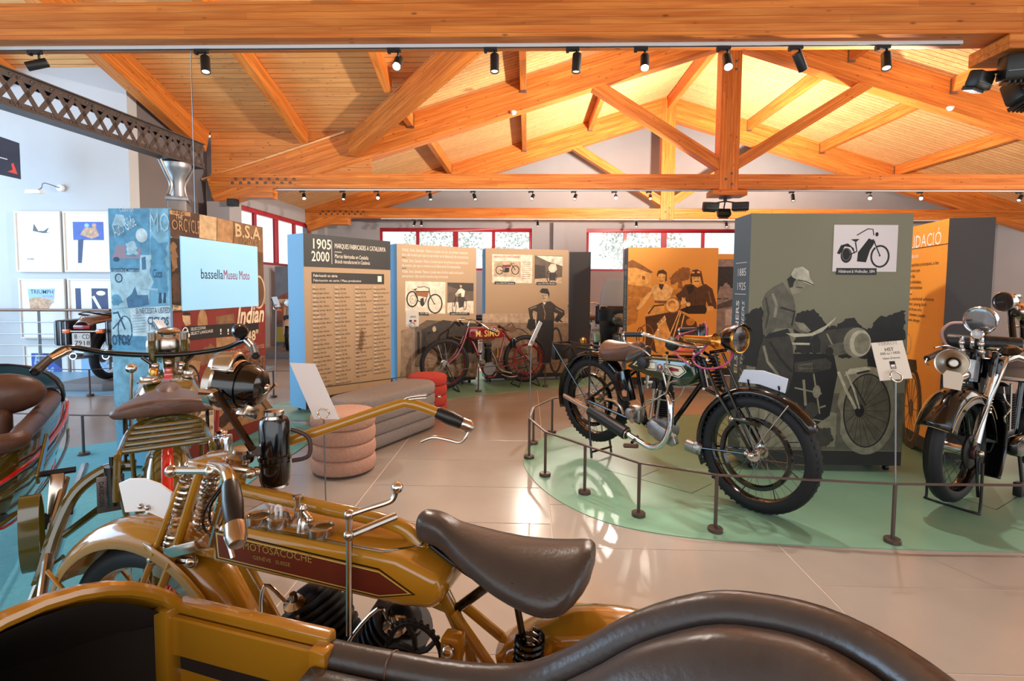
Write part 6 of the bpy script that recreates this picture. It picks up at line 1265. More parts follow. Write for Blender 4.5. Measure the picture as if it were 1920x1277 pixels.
lp = lamp(B, 'headlamp', V((-.22, -.0, 1.075)), (1, -.12, 0), .088, .13, m_bg, rimm=m_copper); M().lathe([(.09, -.03), (.096, 0), (.1, .03)], V((-.22, 0, 1.075)), (1, -.12, 0), 20, math.radians(30), math.radians(150)).build('lamp_peak', m_bg, lp, solid=.003)
tubes(B, 'lamp_bracket', m_bg, ([V((-.3, 0, 1.0)), V((-.42, 0, .97))], .012), ([V((-.28, 0, 1.06)), V((-.45, 0, 1.03))], .01))
gnr = M().lathe([(0, 0), (.042, 0), (.042, .1), (.036, .11), (.02, .112), (.02, .125), (0, .126)], V((-.56, .12, 1.02)), (0, 0, 1), 20).build('gas_generator', m_bg, B)
tubes(B, 'gas_hose', mat('pink_hose', (168, 66, 110), .4), (smooth([V((-.56, .12, 1.14)), V((-.5, .06, 1.16)), V((-.45, .0, 1.1)), V((-.44, -.04, 1.0)), V((-.5, -.08, .93)), V((-.42, -.12, .88)), V((-.3, -.12, .89)), V((-.24, -.08, .94)), V((-.25, -.02, 1.0))], 5), .0065), (smooth([V((-.6, .1, 1.1)), V((-.66, -.02, 1.06)), V((-.66, -.08, .98)), V((-.58, -.1, .92)), V((-.5, -.11, .885))], 5), .0065))
M().prism([(-.82, .98), (-.72, .955), (-.6, .96), (-.56, .945), (-.72, .935), (-.82, .965)], (0, 0, 0), (1, 0, 0), (0, 0, 1), (0, 1, 0), .05, .16).build('spare_saddle_pad', mat('red_pad', (196, 56, 40), .4), B, .008, 2)
# low black stand under the front
# ================================================================ red motorcycle by the photo panels
fr = Fr((-1.095, 6.74), -155.7); P = fr.px
B = thing('vintage_motorcycle', 'red vintage motorcycle lettered M. SIMÓ on wire stands by the photo panels', 'motorcycle', fr.O, fr.ang)
def q(x, y, o=0.): return P(760 + x / 6.387, 560 + y / 6.387, o)
m_rd = mat('maroon_red_enamel', (120, 10, 18), .15, coat=.9)
fc, rc = V((-.01, 0, .372)), V((-1.19, 0, .385)); m_tbk = m_tyre
wheel(B, 'front_wheel', fc, .338, .034, m_rd, m_spoke, tread='block'); wheel(B, 'rear_wheel', rc, .338, .034, m_rd, m_spoke, tread='block', ring=(.2, .03, m_rd, .05))
for s in (-1, 1):
    tubes(B, 'fork_blade', m_rd, (smooth([V((-.285, .045 * s, .73)), V((-.22, .05 * s, .58)), V((-.13, .055 * s, .45)), fc + V((0, .058 * s, 0))], 4), .012)); tubes(B, 'seat_stay', m_rd, ([V((-.83, .02 * s, .8)), rc + V((0, .07 * s, 0))], .011)); tubes(B, 'chain_stay', m_rd, ([V((-.74, .04 * s, .27)), rc + V((0, .07 * s, 0))], .011)); tubes(B, 'fork_stay', m_spoke, ([fc + V((0, .06 * s, 0)), fc + V((.18, .06 * s, -.16))], .005))
tubes(B, 'frame', m_rd, ([V((-.34, 0, .86)), V((-.29, 0, .7))], .022), ([V((-.32, 0, .84)), V((-.8, 0, .84))], .014), (smooth([V((-.3, 0, .73)), V((-.4, 0, .64)), V((-.48, 0, .45)), V((-.54, 0, .26)), V((-.62, 0, .165)), V((-.72, 0, .17)), V((-.76, 0, .28)), V((-.86, 0, .68)), V((-.88, 0, .8))], 4), .016))
tk = M().prism([(-.34, .84), (-.32, .72), (-.4, .685), (-.8, .70), (-.86, .73), (-.8, .80), (-.68, .84), (-.5, .85)], (0, 0, 0), (1, 0, 0), (0, 0, 1), (0, 1, 0), -.06, .06).build('fuel_tank', m_rd, B, .014, 3)
f = Face((0, .0606, 0), (-1, 0, 0)); text('tank_lettering', 'M. SIMÓ', f, .42, .725, .12, mat('yellow_letter', (232, 196, 96), .4), tk, width=.34, lift=.001, bold=.006)
saddle(B, (-1.02, 0, .855), .24, .08, .04, .035, m_leather2, dip=.01); M().prism([(-.84, .82), (-.76, .87), (-.8, .88), (-.9, .83)], (0, 0, 0), (1, 0, 0), (0, 0, 1), (0, 1, 0), -.05, .05).build('saddle_nose', m_leather2, B, .008, 2)
hb = tubes(B, 'handlebar', m_nickel, ([V((-.33, 0, .87)), V((-.355, 0, .95))], .012), (smooth([V((-.53, .28, .84)), V((-.42, .27, .92)), V((-.34, .2, .965)), V((-.34, 0, .955)), V((-.34, -.2, .965)), V((-.30, -.27, .94)), V((-.34, -.28, .9))], 5), .011))
tubes(B, 'grip', m_grip, ([V((-.53, .28, .845)), V((-.64, .285, .80))], .017)); tubes(B, 'grip', m_grip, ([V((-.3, -.28, .915)), V((-.36, -.29, .87))], .017)); tubes(B, 'brake_cable', m_nickel, (smooth([V((-.25, .1, .97)), V((-.1, .12, .95)), V((-.05, .1, .86)), V((-.1, .06, .74)), V((-.25, .04, .68))], 5), .003))
finned(B, 'cylinder', V((-.62, 0, .36)), V((-.62, 0, .56)), .055, .038, 9, m_ironblk); M().lathe([(0, -.05), (.09, -.05), (.1, -.03), (.1, .03), (.09, .05), (0, .05)], (-.63, 0, .28), (0, 1, 0), 26).build('crankcase', m_alu, B); M().box((-.62, 0, .6), (.09, .07, .06)).build('cylinder_head', m_ironblk, B, .008, 2)
M().cyl((-.5, .02, .36), (-.5, .02, .47), .03, 16).cyl((-.52, .06, .38), (-.52, .09, .38), .035, 16).build('magneto', m_nickel, B); M().cyl((-.76, 0, .42), (-.76, 0, .55), .022, 12).box((-.72, 0, .44), (.06, .04, .04)).build('carburettor', m_copper, B); tubes(B, 'exhaust_pipe', m_nickel, (smooth([V((-.66, .05, .5)), V((-.71, .06, .4)), V((-.78, .06, .26)), V((-.95, .06, .2))], 4), .015)); tubes(B, 'drive_chain', m_ironblk, ([V((-.68, .055, .34)), V((-1.2, .06, .46))], .006), ([V((-.68, .055, .22)), V((-1.2, .06, .28))], .006))
tubes(B, 'foot_pedal', m_nickel, (smooth([V((-.78, .1, .2)), V((-.9, .12, .16)), V((-1.0, .14, .17))], 3), .008)); M().box((-.95, .0, .12), (.14, .1, .04)).build('tool_box', m_black, B, .006, 2); M().box((-.98, .06, .62), (.07, .03, .14)).build('oil_bottle', m_bg, B, .01, 2)
# wire stands
for c in (fc, rc):
    for dx in (-.16, .16): tubes(B, 'wire_stand', m_black, (smooth([c + V((0, .08, 0)), V((c.x + dx * .9, .13, .05)), V((c.x + dx, .14, .012)), V((c.x + dx * .9, 0, .012)), V((c.x + dx, -.14, .012)), V((c.x + dx * .9, -.13, .05)), c + V((0, -.08, 0))], 4), .007))
# ================================================================ olive motorcycle with sidecar, seen from behind
fr = Fr((-1.41, 1.945), 125)
B = thing('sidecar_motorcycle', 'olive green vintage motorcycle with sidecar seen from behind, red stripe on its mudguard', 'motorcycle', fr.O, fr.ang)
m_ol = m_olive_e; m_rs = mat('red_stripe', (200, 24, 20), .2, coat=.8)
rc, fc = V((0, 0, .35)), V((1.46, 0, .35))
wheel(B, 'rear_wheel', rc, .35, .045, m_ol, m_spoke); wheel(B, 'front_wheel', fc, .35, .045, m_ol, m_spoke)
guard(B, 'rear_mudguard', rc, .42, 20, 200, .17, m_ol, skirt=.05, crown=.04); guard(B, 'front_mudguard', fc, .42, 20, 190, .16, m_ol, skirt=.03, crown=.03)
m_ = M(); rows = []
for i in range(24):
    a = math.radians(60 + 130 * i / 23); d = V((math.cos(a), 0, math.sin(a))); rows.append([rc + d * .4235 + V((0, y, 0)) for y in (-.018, 0, .018)])
m_.loft(rows, closed=False, cap=False); m_.build('mudguard_stripe', m_rs, B, solid=.003)
tl = M().lathe([(0, -.02), (.03, -.02), (.034, 0), (.034, .03), (.03, .036)], V((-.375, 0, .60)), (-1, 0, .15), 22).build('tail_lamp', m_nickel, B); M().lathe([(.029, .034), (.02, .042), (0, .045)], V((-.375, 0, .60)), (-1, 0, .15), 20).build('tail_lens', m_redlens, tl); tubes(tl, 'lamp_wire', mat('red_wire', (140, 40, 30), .5), (smooth([V((-.38, -.01, .57)), V((-.4, -.04, .5)), V((-.42, -.12, .46))], 4), .007)); M().box((-.36, 0, .655), (.03, .05, .03)).build('lamp_bracket', m_nickel, tl, .005, 2)
# luggage carrier
car = tubes(B, 'luggage_carrier', m_ol, (smooth([V((-.24, .145, .66)), V((-.235, .14, .79)), V((-.2, .135, .815)), V((.1, .11, .83)), V((.2, .0, .835)), V((.1, -.11, .83)), V((-.2, -.135, .815)), V((-.235, -.14, .79)), V((-.24, -.145, .66))], 5), .0115))
for i, x in enumerate((-.2, -.13, -.06, .01, .08)): tubes(B, 'carrier_slat', m_ol, ([V((x, .135 - i * .005, .818 + i * .003)), V((x, -.135 + i * .005, .818 + i * .003))], .0105))
for s in (-1, 1): tubes(B, 'carrier_stay', m_ol, ([V((-.235, .142 * s, .74)), V((-.1, .12 * s, .5)), V((0, .1 * s, .36))], .01), ([V((.05, .12 * s, .82)), V((.02, .1 * s, .4))], .008))
# saddle
sd = saddle(B, (.13, 0, .925), .40, .165, .05, .07, m_leather2, drop=.02, dip=.0)
M().sphere((.42, 0, .905), (.13, .05, .035), 16, 10).build('saddle_nose', m_leather2, B)
for s in (-1, 1):
    for x in (.16, .24): tubes(B, 'saddle_rod', m_blackgloss, ([V((x, .145 * s, .86)), V((x, .145 * s, .68))], .0055))
tubes(B, 'oil_can', m_blackgloss, ([V((.2, .19, .66)), V((.2, .19, .5))], .03), ([V((.2, .19, .66)), V((.2, .19, .70))], .012), n=16); M().cyl((.22, -.2, .58), (.22, -.2, .72), .042, 20).lathe([(.02, 0), (.02, .012), (.026, .016), (0, .03)], (.22, -.2, .72), (0, 0, 1), 16).build('acetylene_canister', m_chrome, B, .004, 2); tubes(B, 'red_hose', mat('red_hose', (176, 50, 48), .5), (smooth([V((.24, -.18, .735)), V((.24, -.185, .8)), V((.23, -.19, .87))], 3), .008))
# tank with red stripe
tkp = [(-.15, 0.), (-.145, .1), (-.11, .165), (-.02, .18), (.02, .18), (.11, .165), (.145, .1), (.15, 0.), (.11, -.03), (-.11, -.03)]
rows = [[V((x, y * k, .76 + z_ * h)) for y, z_ in tkp] for x, k, h in ((.42, .55, .6), (.47, .75, .8), (.56, .9, .95), (.75, 1., 1.), (.92, .92, 1.02), (1.0, .7, 1.))]
tk = M().loft(rows).build('fuel_tank', m_ol, B, .006, 2)
M().loft([[V((x, y, z_)) for y, z_ in ((-.018, z0), (.018, z0), (.018, z0 + .004), (-.018, z0 + .004))] for x, z0 in ((.5, .905), (.6, .932), (.75, .94), (.98, .941))]).build('tank_stripe', m_rs, tk)
for y, x, r_ in ((.075, .58, .036), (-.09, .68, .024)): M().lathe([(r_ + .012, 0), (r_ + .012, .008), (r_, .014), (r_, .024), (r_ * .9, .03), (0, .032)], (x, y, .93), (0, 0, 1), 22).build('filler_cap', m_nickel, tk)
M().lathe([(.018, 0), (.02, .03), (.014, .04), (0, .042)], (.72, .06, .94), (0, 0, 1), 16).build('oil_cap', m_copper, tk); ball(tk, 'shift_knob', V((.72, .15, .985)), .024, m_chrome); tubes(tk, 'shift_rod', m_nickel, ([V((.72, .15, .97)), V((.72, .16, .7))], .007))
for s in (-1, 1): tubes(tk, 'side_stripe', m_rs, (smooth([V((.47, .118 * s, .80)), V((.56, .14 * s, .79)), V((.75, .154 * s, .79)), V((.93, .14 * s, .80))], 4), .008))
# fork, handlebar, lamp
for s in (-1, 1): tubes(B, 'fork_tube', m_ol, ([V((1.06, .075 * s, 1.10)), V((1.06, .075 * s, .9)), V((1.2, .08 * s, .6)), fc + V((0, .08 * s, 0))], .02)); M().cyl((1.06, .075 * s, 1.09), (1.055, .075 * s, 1.13), .022, 14).build('fork_cap', m_nickel, B); tubes(B, 'fork_stay', m_blackgloss, ([V((1.04, .12 * s, 1.0)), V((1.02, .075 * s, .96))], .01))
hb = smooth([V((.74, .46, .985)), V((.82, .445, 1.035)), V((.92, .40, 1.075)), V((1.0, .28, 1.035)), V((1.04, .12, 1.01)), V((1.045, 0, 1.005)), V((1.04, -.12, 1.01)), V((1.0, -.28, 1.035)), V((.92, -.40, 1.085)), V((.82, -.445, 1.06)), V((.74, -.46, 1.03))], 4)
TR = Matrix.Translation(V((1.05, 0, 0))) @ Matrix.Rotation(math.radians(-11), 4, 'Z') @ Matrix.Translation(V((-1.05, 0, 0)))
n_before = set(o.name for o in COL.objects)
tubes(B, 'handlebar', m_blackgloss, (hb, .0145), n=14)
for s, z0, z1 in ((1, 1.035, .985), (-1, 1.06, 1.02)):
    g_ = tubes(B, 'grip', mat('rubber_grip', (52, 44, 42), .45), ([V((.83, .445 * s, z0)), V((.72, .465 * s, z1))], [.019, .022]), n=16); tubes(g_, 'grip_sleeve', m_nickel, ([V((.9, .41 * s, z0 + .025)), V((.82, .447 * s, z0 - .005))], .0205), n=16); M().ring(V((.72, .465 * s, z1)), V((.8, -.15 * s, .4)), .015, .006, 18, 6).build('grip_end', m_grip, g_)
ball(B, 'lever_clip', V((.91, .40, 1.06)), .016, m_nickel)
M().lathe([(0, -.035), (.035, -.035), (.042, -.02), (.042, .03), (.034, .04), (0, .04)], V((.95, -.37, 1.135)), (.85, .2, .1), 24).build('bell', m_blackgloss, B); tubes(B, 'bell_clamp', m_blackgloss, ([V((.95, -.385, 1.1)), V((.93, -.395, 1.07))], .012))
for o in list(COL.objects):
    if o.name not in n_before and o.type == 'MESH': o.data.transform(TR)
M().lathe([(0, .0), (.06, .006), (.095, .035), (.108, .075), (.1, .1), (0, .1)], V((1.1, 0, 1.045)), (1, 0, 0), 28).build('headlamp', m_nickel, B); M().sphere((1.12, 0, 1.13), (.05, .06, .025), 16, 8).build('lamp_top', m_nickel, B)
for y in (-.06, 0, .06): ball(B, 'head_bolt', V((1.0, y, .965 - abs(y) * .2)), .018, m_chrome)
tubes(B, 'horn_ring', m_nickel, (smooth([V((1.0, .06, .95)), V((.99, .04, .9)), V((.985, 0, .885)), V((.99, -.04, .9)), V((1.0, -.06, .95))], 4), .012)); tubes(B, 'steering_head', m_ol, ([V((1.03, 0, .99)), V((1.08, 0, .7))], .03)); tubes(B, 'frame_tube', m_ol, ([V((1.05, 0, .88)), V((.4, 0, .74)), V((.25, 0, .4))], .018), ([V((1.08, 0, .72)), V((.85, 0, .25)), V((.2, 0, .22)), V((0, .08, .35))], .018))
for a_, nm in ((28, 'front_cylinder'), (-20, 'rear_cylinder')): d = V((math.sin(math.radians(a_)), 0, math.cos(math.radians(a_)))); finned(B, nm, V((.6, 0, .34)) + d * .06, V((.6, 0, .34)) + d * .3, .075, .045, 10, m_ironblk)
M().lathe([(0, -.08), (.11, -.08), (.13, -.05), (.13, .05), (.11, .08), (0, .08)], (.6, 0, .32), (0, 1, 0), 24).build('crankcase', m_alu, B)
# licence plate hung at the left
tpl = wd_ = None
pc = fr.loc(on_y(208, 925, 1.98)); lpz = M().box(pc, (.008, .09, .15)).build('licence_plate', mat('pewter_plate', (96, 84, 82), .35, .6, noise=.2, nscale=30), B, .006, 2); fpl = Face((pc.x - .0046, pc.y + .04, pc.z - .065), (0, -1, 0))
tmp = text('plate_lettering', 'HARLEY\nDAVIDSON', fpl, .025, .12, .022, mat('pewter_dark', (54, 46, 44), .4, .5), lpz, rot=-90, width=.1)
# ---------------------------------------------------------------- sidecar
SY = .5
rows = []
prof = lambda x, w_, z0, z1: [V((x, SY + w_, z1)), V((x, SY + .02, z1)), V((x, SY, z1 - .03)), V((x, SY + .015, z0 + .22)), V((x, SY + .07, z0 + .05)), V((x, SY + .16, z0)), V((x, SY + w_, z0))]
m_ = M(); ribs = [(.42, .3, .34, .66), (.5, .5, .30, .72), (.8, .56, .28, .73), (1.3, .56, .28, .75), (1.6, .5, .30, .80), (1.9, .36, .36, .74)]
rws = []
for x, w_, z0, z1 in ribs:
    i_ = (.56 - w_) / 2 if x > 1.3 else (.56 - w_) * .5
    rws.append([V((x, SY + i_, z1)), V((x, SY + i_ - .005, z1 - .1)), V((x, SY + i_ + .01, z0 + .22)), V((x, SY + i_ + .06, z0 + .06)), V((x, SY + i_ + .15, z0)), V((x, SY + .56 - i_ - .15, z0)), V((x, SY + .56 - i_ - .06, z0 + .06)), V((x, SY + .56 - i_ - .01, z0 + .22)), V((x, SY + .56 - i_ + .005, z1 - .1)), V((x, SY + .56 - i_, z1))])
m_.loft(rws, closed=False, cap=False); body = m_.build('sidecar_body', m_ol, B, solid=.012, sub=1)
k_ = [r[0] for r in rws]; tubes(body, 'body_stripe', m_rs, (smooth([r[1] + V((0, -.006, .0)) for r in rws], 4), .009), (smooth([r[3] + V((0, -.004, .02)) for r in rws], 4), .007))
for dz in (.06, .17): tubes(body, 'body_bead', m_ol, (smooth([r[1] + V((0, -.004, -dz)) for r in rws], 4), .008))
tubes(body, 'padded_rim', m_leather2, (smooth([V((.46, SY + .3, .74)), V((.46, SY + .05, .745)), V((.6, SY + .03, .75)), V((.9, SY + .03, .755)), V((1.3, SY + .04, .765)), V((1.42, SY + .07, .775))], 4), .04), n=14)
rows = [[V((1.45 + .02 * j, SY + .28 - .29 * math.cos(math.pi * i / 14), .74 + (.24 - .05 * j) * math.sin(math.pi * i / 14))) for i in range(15)] for j in range(5)]
m_ = M(); m_.loft([[V((x, SY + .28 - (.28 - ins) * math.cos(math.pi * i / 14), .74 + h_ * math.sin(math.pi * i / 14) ** .8)) for i in range(15)] for x, h_, ins in ((1.35, .23, .0), (1.55, .2, .02), (1.8, .1, .08), (1.95, .02, .2))], closed=False, cap=False); m_.build('sidecar_cowl', m_black, body, solid=.01)
cq = fr.loc(on_y(0, 740, 2.35)); M().sphere(cq, (.09, .17, .1), 20, 12).build('seat_back_cushion', m_leather2, body); M().box((cq.x - .05, cq.y + .1, cq.z - .2), (.1, .3, .3)).build('seat_back', m_leather2, body, .04, 3); M().box((.9, SY + .28, .55), (.5, .42, .12)).build('seat_cushion', m_leather2, body, .04, 3); M().box((1.1, SY + .28, .42), (1.2, .4, .03)).build('sidecar_floor', m_black, body)
# chassis
tubes(B, 'chassis_tube', m_ol, (smooth([V((.3, .12, .62)), V((.3, .22, .62)), V((.28, .32, .55)), V((.24, .38, .42)), V((.2, .41, .3)), V((.2, .43, .24))], 5), .024)); tubes(B, 'chassis_tube', m_ol, ([V((-.02, -.02, .24)), V((-.02, .95, .22))], .024)); tubes(B, 'chassis_tube', m_ol, ([V((-.0, .42, .23)), V((1.7, .46, .26))], .022)); tubes(B, 'chassis_strut', m_ol, ([V((.35, .1, .55)), V((.55, .4, .28))], .016)); tubes(B, 'chassis_strut', m_nickel, ([V((.5, .38, .55)), V((.3, .40, .42)), V((.05, .40, .23))], .015)); M().cyl((-.02, .36, .232), (-.02, .48, .23), .033, 18).build('axle_lug', m_ol, B, .006, 2)
def L(px, py, y): return fr.loc(on_y(px, py, y))
lc_ = L(60, 1000, 1.9); ez_ = V((0, 0, 1)); m_ = M(); rw = []
for i in range(33):
    t = 2 * math.pi * i / 32; d = V((math.cos(t) * .055, 0, math.sin(t) * .15)); n_ = V((math.cos(t), 0, math.sin(t) * .5)).normalized() * .004
    rw.append([lc_ + d + n_ + V((0, .03, 0)), lc_ + d + n_ - V((0, .03, 0)), lc_ + d - n_ - V((0, .03, 0)), lc_ + d - n_ + V((0, .03, 0))])
m_.loft(rw, cap=False); m_.build('leaf_spring', m_ol, B)
q0, q1_ = L(108, 885, 2.1), L(102, 965, 2.05); M().beam(q0, q1_, .05, .02, (1, 0, 0)).build('spring_shackle', m_nickel, B, .005, 2)
for q in (q0, q1_): tubes(B, 'shackle_bolt', m_ironblk, ([q + V((0, -.06, 0)), q + V((0, .05, 0))], .013))
M().box(q1_ - V((0, 0, .02)), (.06, .06, .06)).build('spring_clamp', m_ironblk, B, .008, 2); qx = L(88, 1040, 1.9); tubes(B, 'drain_tap', m_ol, ([qx, qx + V((0, -.02, -.04)), qx + V((0, -.05, -.02))], .009)); M().beam(L(70, 900, 2.0), L(88, 820, 2.2), .012, .05).build('body_bracket', m_ol, B, .004, 1)
wheel(B, 'sidecar_wheel', (.35, 1.22, .35), .35, .045, m_ol, m_spoke)
# ================================================================ black motorcycle at the right edge, facing the viewer
_c = on_z(1785, 950); fr = Fr((_c.x, _c.y), 210)
B = thing('vintage_motorcycle', 'black vintage motorcycle facing the viewer with a black roll across its handlebar', 'motorcycle', fr.O, fr.ang)
L = lambda px, py, y: fr.loc(on_y(px, py, y))
m_bg = m_blackgloss; m_cl = mat('cream_lining', (190, 160, 100), .4)
fc, rc = V((0, 0, .385)), V((-1.4, 0, .37))
wheel(B, 'front_wheel', fc, .35, .05, m_bg, m_blackspoke, hubw=.13, hubr=.04, tread='rib', n_sp=32, width=.95); wheel(B, 'rear_wheel', rc, .35, .05, m_bg, m_blackspoke)
mg = guard(B, 'front_mudguard', fc, .405, 28, 178, .19, m_bg, skirt=.05, crown=.045, flare=.1)
for s in (-1, 1): tubes(mg, 'guard_lining', m_cl, (arc(fc + V((0, .096 * s, 0)), .352, 28, 150, 24), .0025))
guard(B, 'rear_mudguard', rc, .405, 20, 200, .15, m_bg)
tubes(mg, 'guard_lining', m_cl, ([fc + V((.3, -.075, .162)), fc + V((.338, -.04, .178)), fc + V((.35, 0, .186)), fc + V((.338, .04, .178)), fc + V((.3, .075, .162))], .0025))
dk = M().lathe([(.0, -.01), (.1, -.01), (.108, -.006), (.108, .006), (.1, .01), (0, .01)], fc + V((0, .075, 0)), (0, 1, 0), 36).build('speedometer_gear', m_ironblk, B)
for i in range(40): pass
M().cyl(fc + V((0, .08, 0)), fc + V((0, .11, 0)), .045, 20).build('hub_drive', mat('dark_maroon', (48, 24, 24), .4), B, .005, 2)
for s in (-1, 1):
    tubes(B, 'fork_tube', m_chrome, ([V((-.2, .085 * s, .80)), V((-.03, .09 * s, .44))], .024), n=14); tubes(B, 'fork_upper', m_chrome, ([V((-.235, .085 * s, .86)), V((-.18, .085 * s, .74))], .03), n=14); tubes(B, 'fork_blade', m_bg, ([V((-.26, .085 * s, 1.0)), V((-.2, .085 * s, .8))], .018), ([V((-.15, .09 * s, .72)), fc + V((0, .09 * s, 0))], .014)); coil(B, 'fork_spring', V((-.25, .07 * s, .80)), V((-.19, .075 * s, .62)), .024, .006, 9, m_nickel); ball(B, 'axle_nut', fc + V((0, .125 * s, 0)), .02, m_nickel)
tubes(B, 'brake_torque_arm', m_bg, ([fc + V((.02, .11, .02)), fc + V((-.02, .12, -.28))], .009)); tubes(B, 'front_stand', m_black, (smooth([V((.0, -.14, .33)), V((-.0, -.14, .04)), V((.02, -.12, .012)), V((.02, .12, .012)), V((.0, .14, .04)), V((.0, .14, .33))], 5), .008))
# plate, horn, lamp, roll
pl = M().prism([(-.035, 0), (.045, .01), (.05, .09), (.035, .115), (-.03, .105), (-.045, .08)], L(1787, 731, 3.12), V((.35, -.93, 0)).normalized(), (0, 0, 1), V((.93, .35, 0)).normalized(), -.003, .003).build('number_plate', mat('cream_plate', (214, 196, 176), .4), B)
tubes(pl, 'plate_clip', m_bg, ([V((.1, .02, .79)), V((.1, .02, .83))], .006), ([V((.1, -.05, .79)), V((.1, -.05, .83))], .006))
hn = M().lathe([(.085, .0), (.078, -.012), (.045, -.04), (.025, -.08), (.02, -.16), (0, -.16)], L(1785, 681, 3.16), (1, .3, .1), 28, cap=False).build('horn_trumpet', m_nickel, B, solid=.002)
M().cyl(L(1790, 706, 3.24), L(1790, 706, 3.24) + V((-.14, 0, 0)), .035, 16).build('horn_motor', m_nickel, B, .01, 2)
lc = L(1838, 601, 3.36); lamp(B, 'headlamp', lc, (.94, .0, -.12), .085, .12, m_chrome)
tubes(B, 'lamp_bracket', m_copper, ([lc + V((-.08, 0, -.06)), lc + V((-.1, 0, -.16))], .012))
rl_ = M().tube([L(1774, 638, 3.52), L(1917, 648, 3.3)], .048, 24).build('leather_roll', mat('black_oilcloth', (20, 21, 24), .42, bump=.3, bscale=60), B, .008, 2)
for pxx in (1829, 1849): M().ring(L(pxx, 642, 3.425), (0, 1, 0), .05, .007, 30, 6, 2.).build('roll_strap', m_chrome, rl_)
gz_ = M().lathe([(.03, 0), (.034, .01), (.03, .02), (.026, .018), (0, .018)], L(1833, 627, 3.34), (1, .2, .1), 24).build('pressure_gauge', m_chrome, B); M().lathe([(.026, .0195), (0, .0195)], L(1833, 627, 3.34), (1, .2, .1), 24).build('dial', m_white, gz_)
tubes(B, 'gas_hose', mat('pale_pink_hose', (186, 140, 130), .5), (smooth([V((-.08, -.03, 1.19)), V((-.06, -.09, 1.18)), V((-.06, -.13, 1.12)), V((-.1, -.12, 1.04)), V((-.16, -.08, .99))], 5), .009))
for y in (-.04, .06): tubes(B, 'valve_column', m_chrome, ([V((-.11, y, 1.10)), V((-.11, y, 1.03)), V((-.14, y, .97))], .012)); ball(B, 'valve_nut', V((-.105, y, 1.06)), .018, m_chrome); ball(B, 'valve_nut', V((-.12, y, 1.01)), .02, m_chrome)
hb = smooth([V((-.2, -.06, 1.03)), V((-.22, 0, 1.03)), V((-.2, .1, 1.03)), V((-.16, .25, 1.04)), V((-.12, .36, 1.02)), V((-.25, .42, .99))], 4); tubes(B, 'handlebar', m_chrome, (hb, .0125))
tubes(B, 'grip', m_grip, (smooth([L(1782, 658, 3.4), L(1760, 662, 3.33), L(1738, 672, 3.25)], 3), .018)); tubes(B, 'handlebar', m_chrome, (smooth([L(1840, 660, 3.45), L(1810, 656, 3.44), L(1782, 658, 3.4)], 3), .0125)); tubes(B, 'brake_lever', m_chrome, (smooth([L(1800, 655, 3.4), L(1775, 648, 3.36), L(1752, 652, 3.3)], 3), .005), (smooth([L(1738, 672, 3.25), L(1735, 680, 3.25), L(1742, 684, 3.25)], 3), .005))
for s in (1,):
    tubes(B, 'grip', m_grip, (smooth([V((-.08 if s < 0 else -.12, .36 * s, 1.01)), V((-.16, .40 * s, 1.0)), V((-.24, .44 * s, .965))], 3), .019)); tubes(B, 'brake_lever', m_chrome, (smooth([V((-.08, .34 * s, 1.03)), V((.0, .4 * s, 1.05)), V((-.06, .47 * s, 1.06))], 3), .005), ([V((-.25, .45 * s, .96)), V((-.24, .47 * s, .92))], .006))
tubes(B, 'mirror_stalk', m_nickel, (smooth([V((-.1, .2, 1.02)), V((-.04, .19, .9)), V((.0, .15, .7)), V((.03, .11, .5)), V((.01, .09, .42))], 5), .009)); M().lathe([(.05, 0), (.056, .012), (.03, .04), (0, .045)], V((-.12, .2, 1.02)), (.3, 0, .9), 20).build('horn_button', m_bg, B)
tubes(B, 'steering_head', m_bg, ([V((-.24, 0, 1.02)), V((-.2, 0, .8))], .036)); tubes(B, 'head_wrap', m_alu, ([V((-.2, -.02, .94)), V((-.17, -.02, .82))], .045))
tk = M().prism([(-.3, .96), (-.28, .82), (-.75, .76), (-.9, .82), (-.8, .93), (-.55, .98)], (0, 0, 0), (1, 0, 0), (0, 0, 1), (0, 1, 0), -.11, .11).build('fuel_tank', m_bg, B, .03, 4); Print(Face((0, .1106, 0), (-1, 0, 0))).stroke(m_cl, [(.33, .93), (.33, .84), (.74, .79), (.83, .83), (.75, .9), (.52, .94)], .004, px=False, closed=True).build('tank_lining', tk)
M().lathe([(.04, 0), (.04, .012), (.03, .02), (0, .022)], (-.45, .04, .975), (0, 0, 1), 20).build('filler_cap', m_chrome, tk)
saddle(B, (-1.15, 0, .86), .32, .14, .05, .08, m_leather)
finned(B, 'cylinder', V((-.58, .02, .46)), V((-.56, .02, .70)), .085, .055, 14, m_ironblk); M().lathe([(.06, 0), (.05, .05), (.02, .07), (0, .071)], (-.56, .02, .70), (0, 0, 1), 18).build('cylinder_head', m_ironblk, B)
M().lathe([(0, -.07), (.11, -.07), (.125, -.05), (.125, .05), (.11, .07), (0, .07)], (-.58, 0, .38), (0, 1, 0), 28).build('crankcase', m_alu, B)
M().prism([(-.52, .42), (-.46, .38), (-.48, .3), (-.6, .27), (-1.0, .3), (-1.05, .36), (-1.0, .42)], (0, 0, 0), (1, 0, 0), (0, 0, 1), (0, 1, 0), .08, .15).build('primary_case', m_bg, B, .03, 4)
tubes(B, 'foot_lever', m_nickel, (smooth([V((-.5, .17, .4)), V((-.62, .17, .42)), V((-.9, .17, .5))], 3), .009)); tubes(B, 'oil_pipe', m_nickel, (smooth([V((-.42, .08, .76)), V((-.4, .1, .68)), V((-.46, .11, .62)), V((-.4, .1, .56)), V((-.46, .1, .5))], 4), .006), ([V((-.48, .1, .78)), V((-.5, .1, .46))], .008)); tubes(B, 'frame_tube', m_bg, ([V((-.22, 0, .85)), V((-.42, 0, .3)), V((-.9, 0, .28)), V((-1.0, 0, .8))], .017), ([V((-.9, .06, .3)), rc], .013))
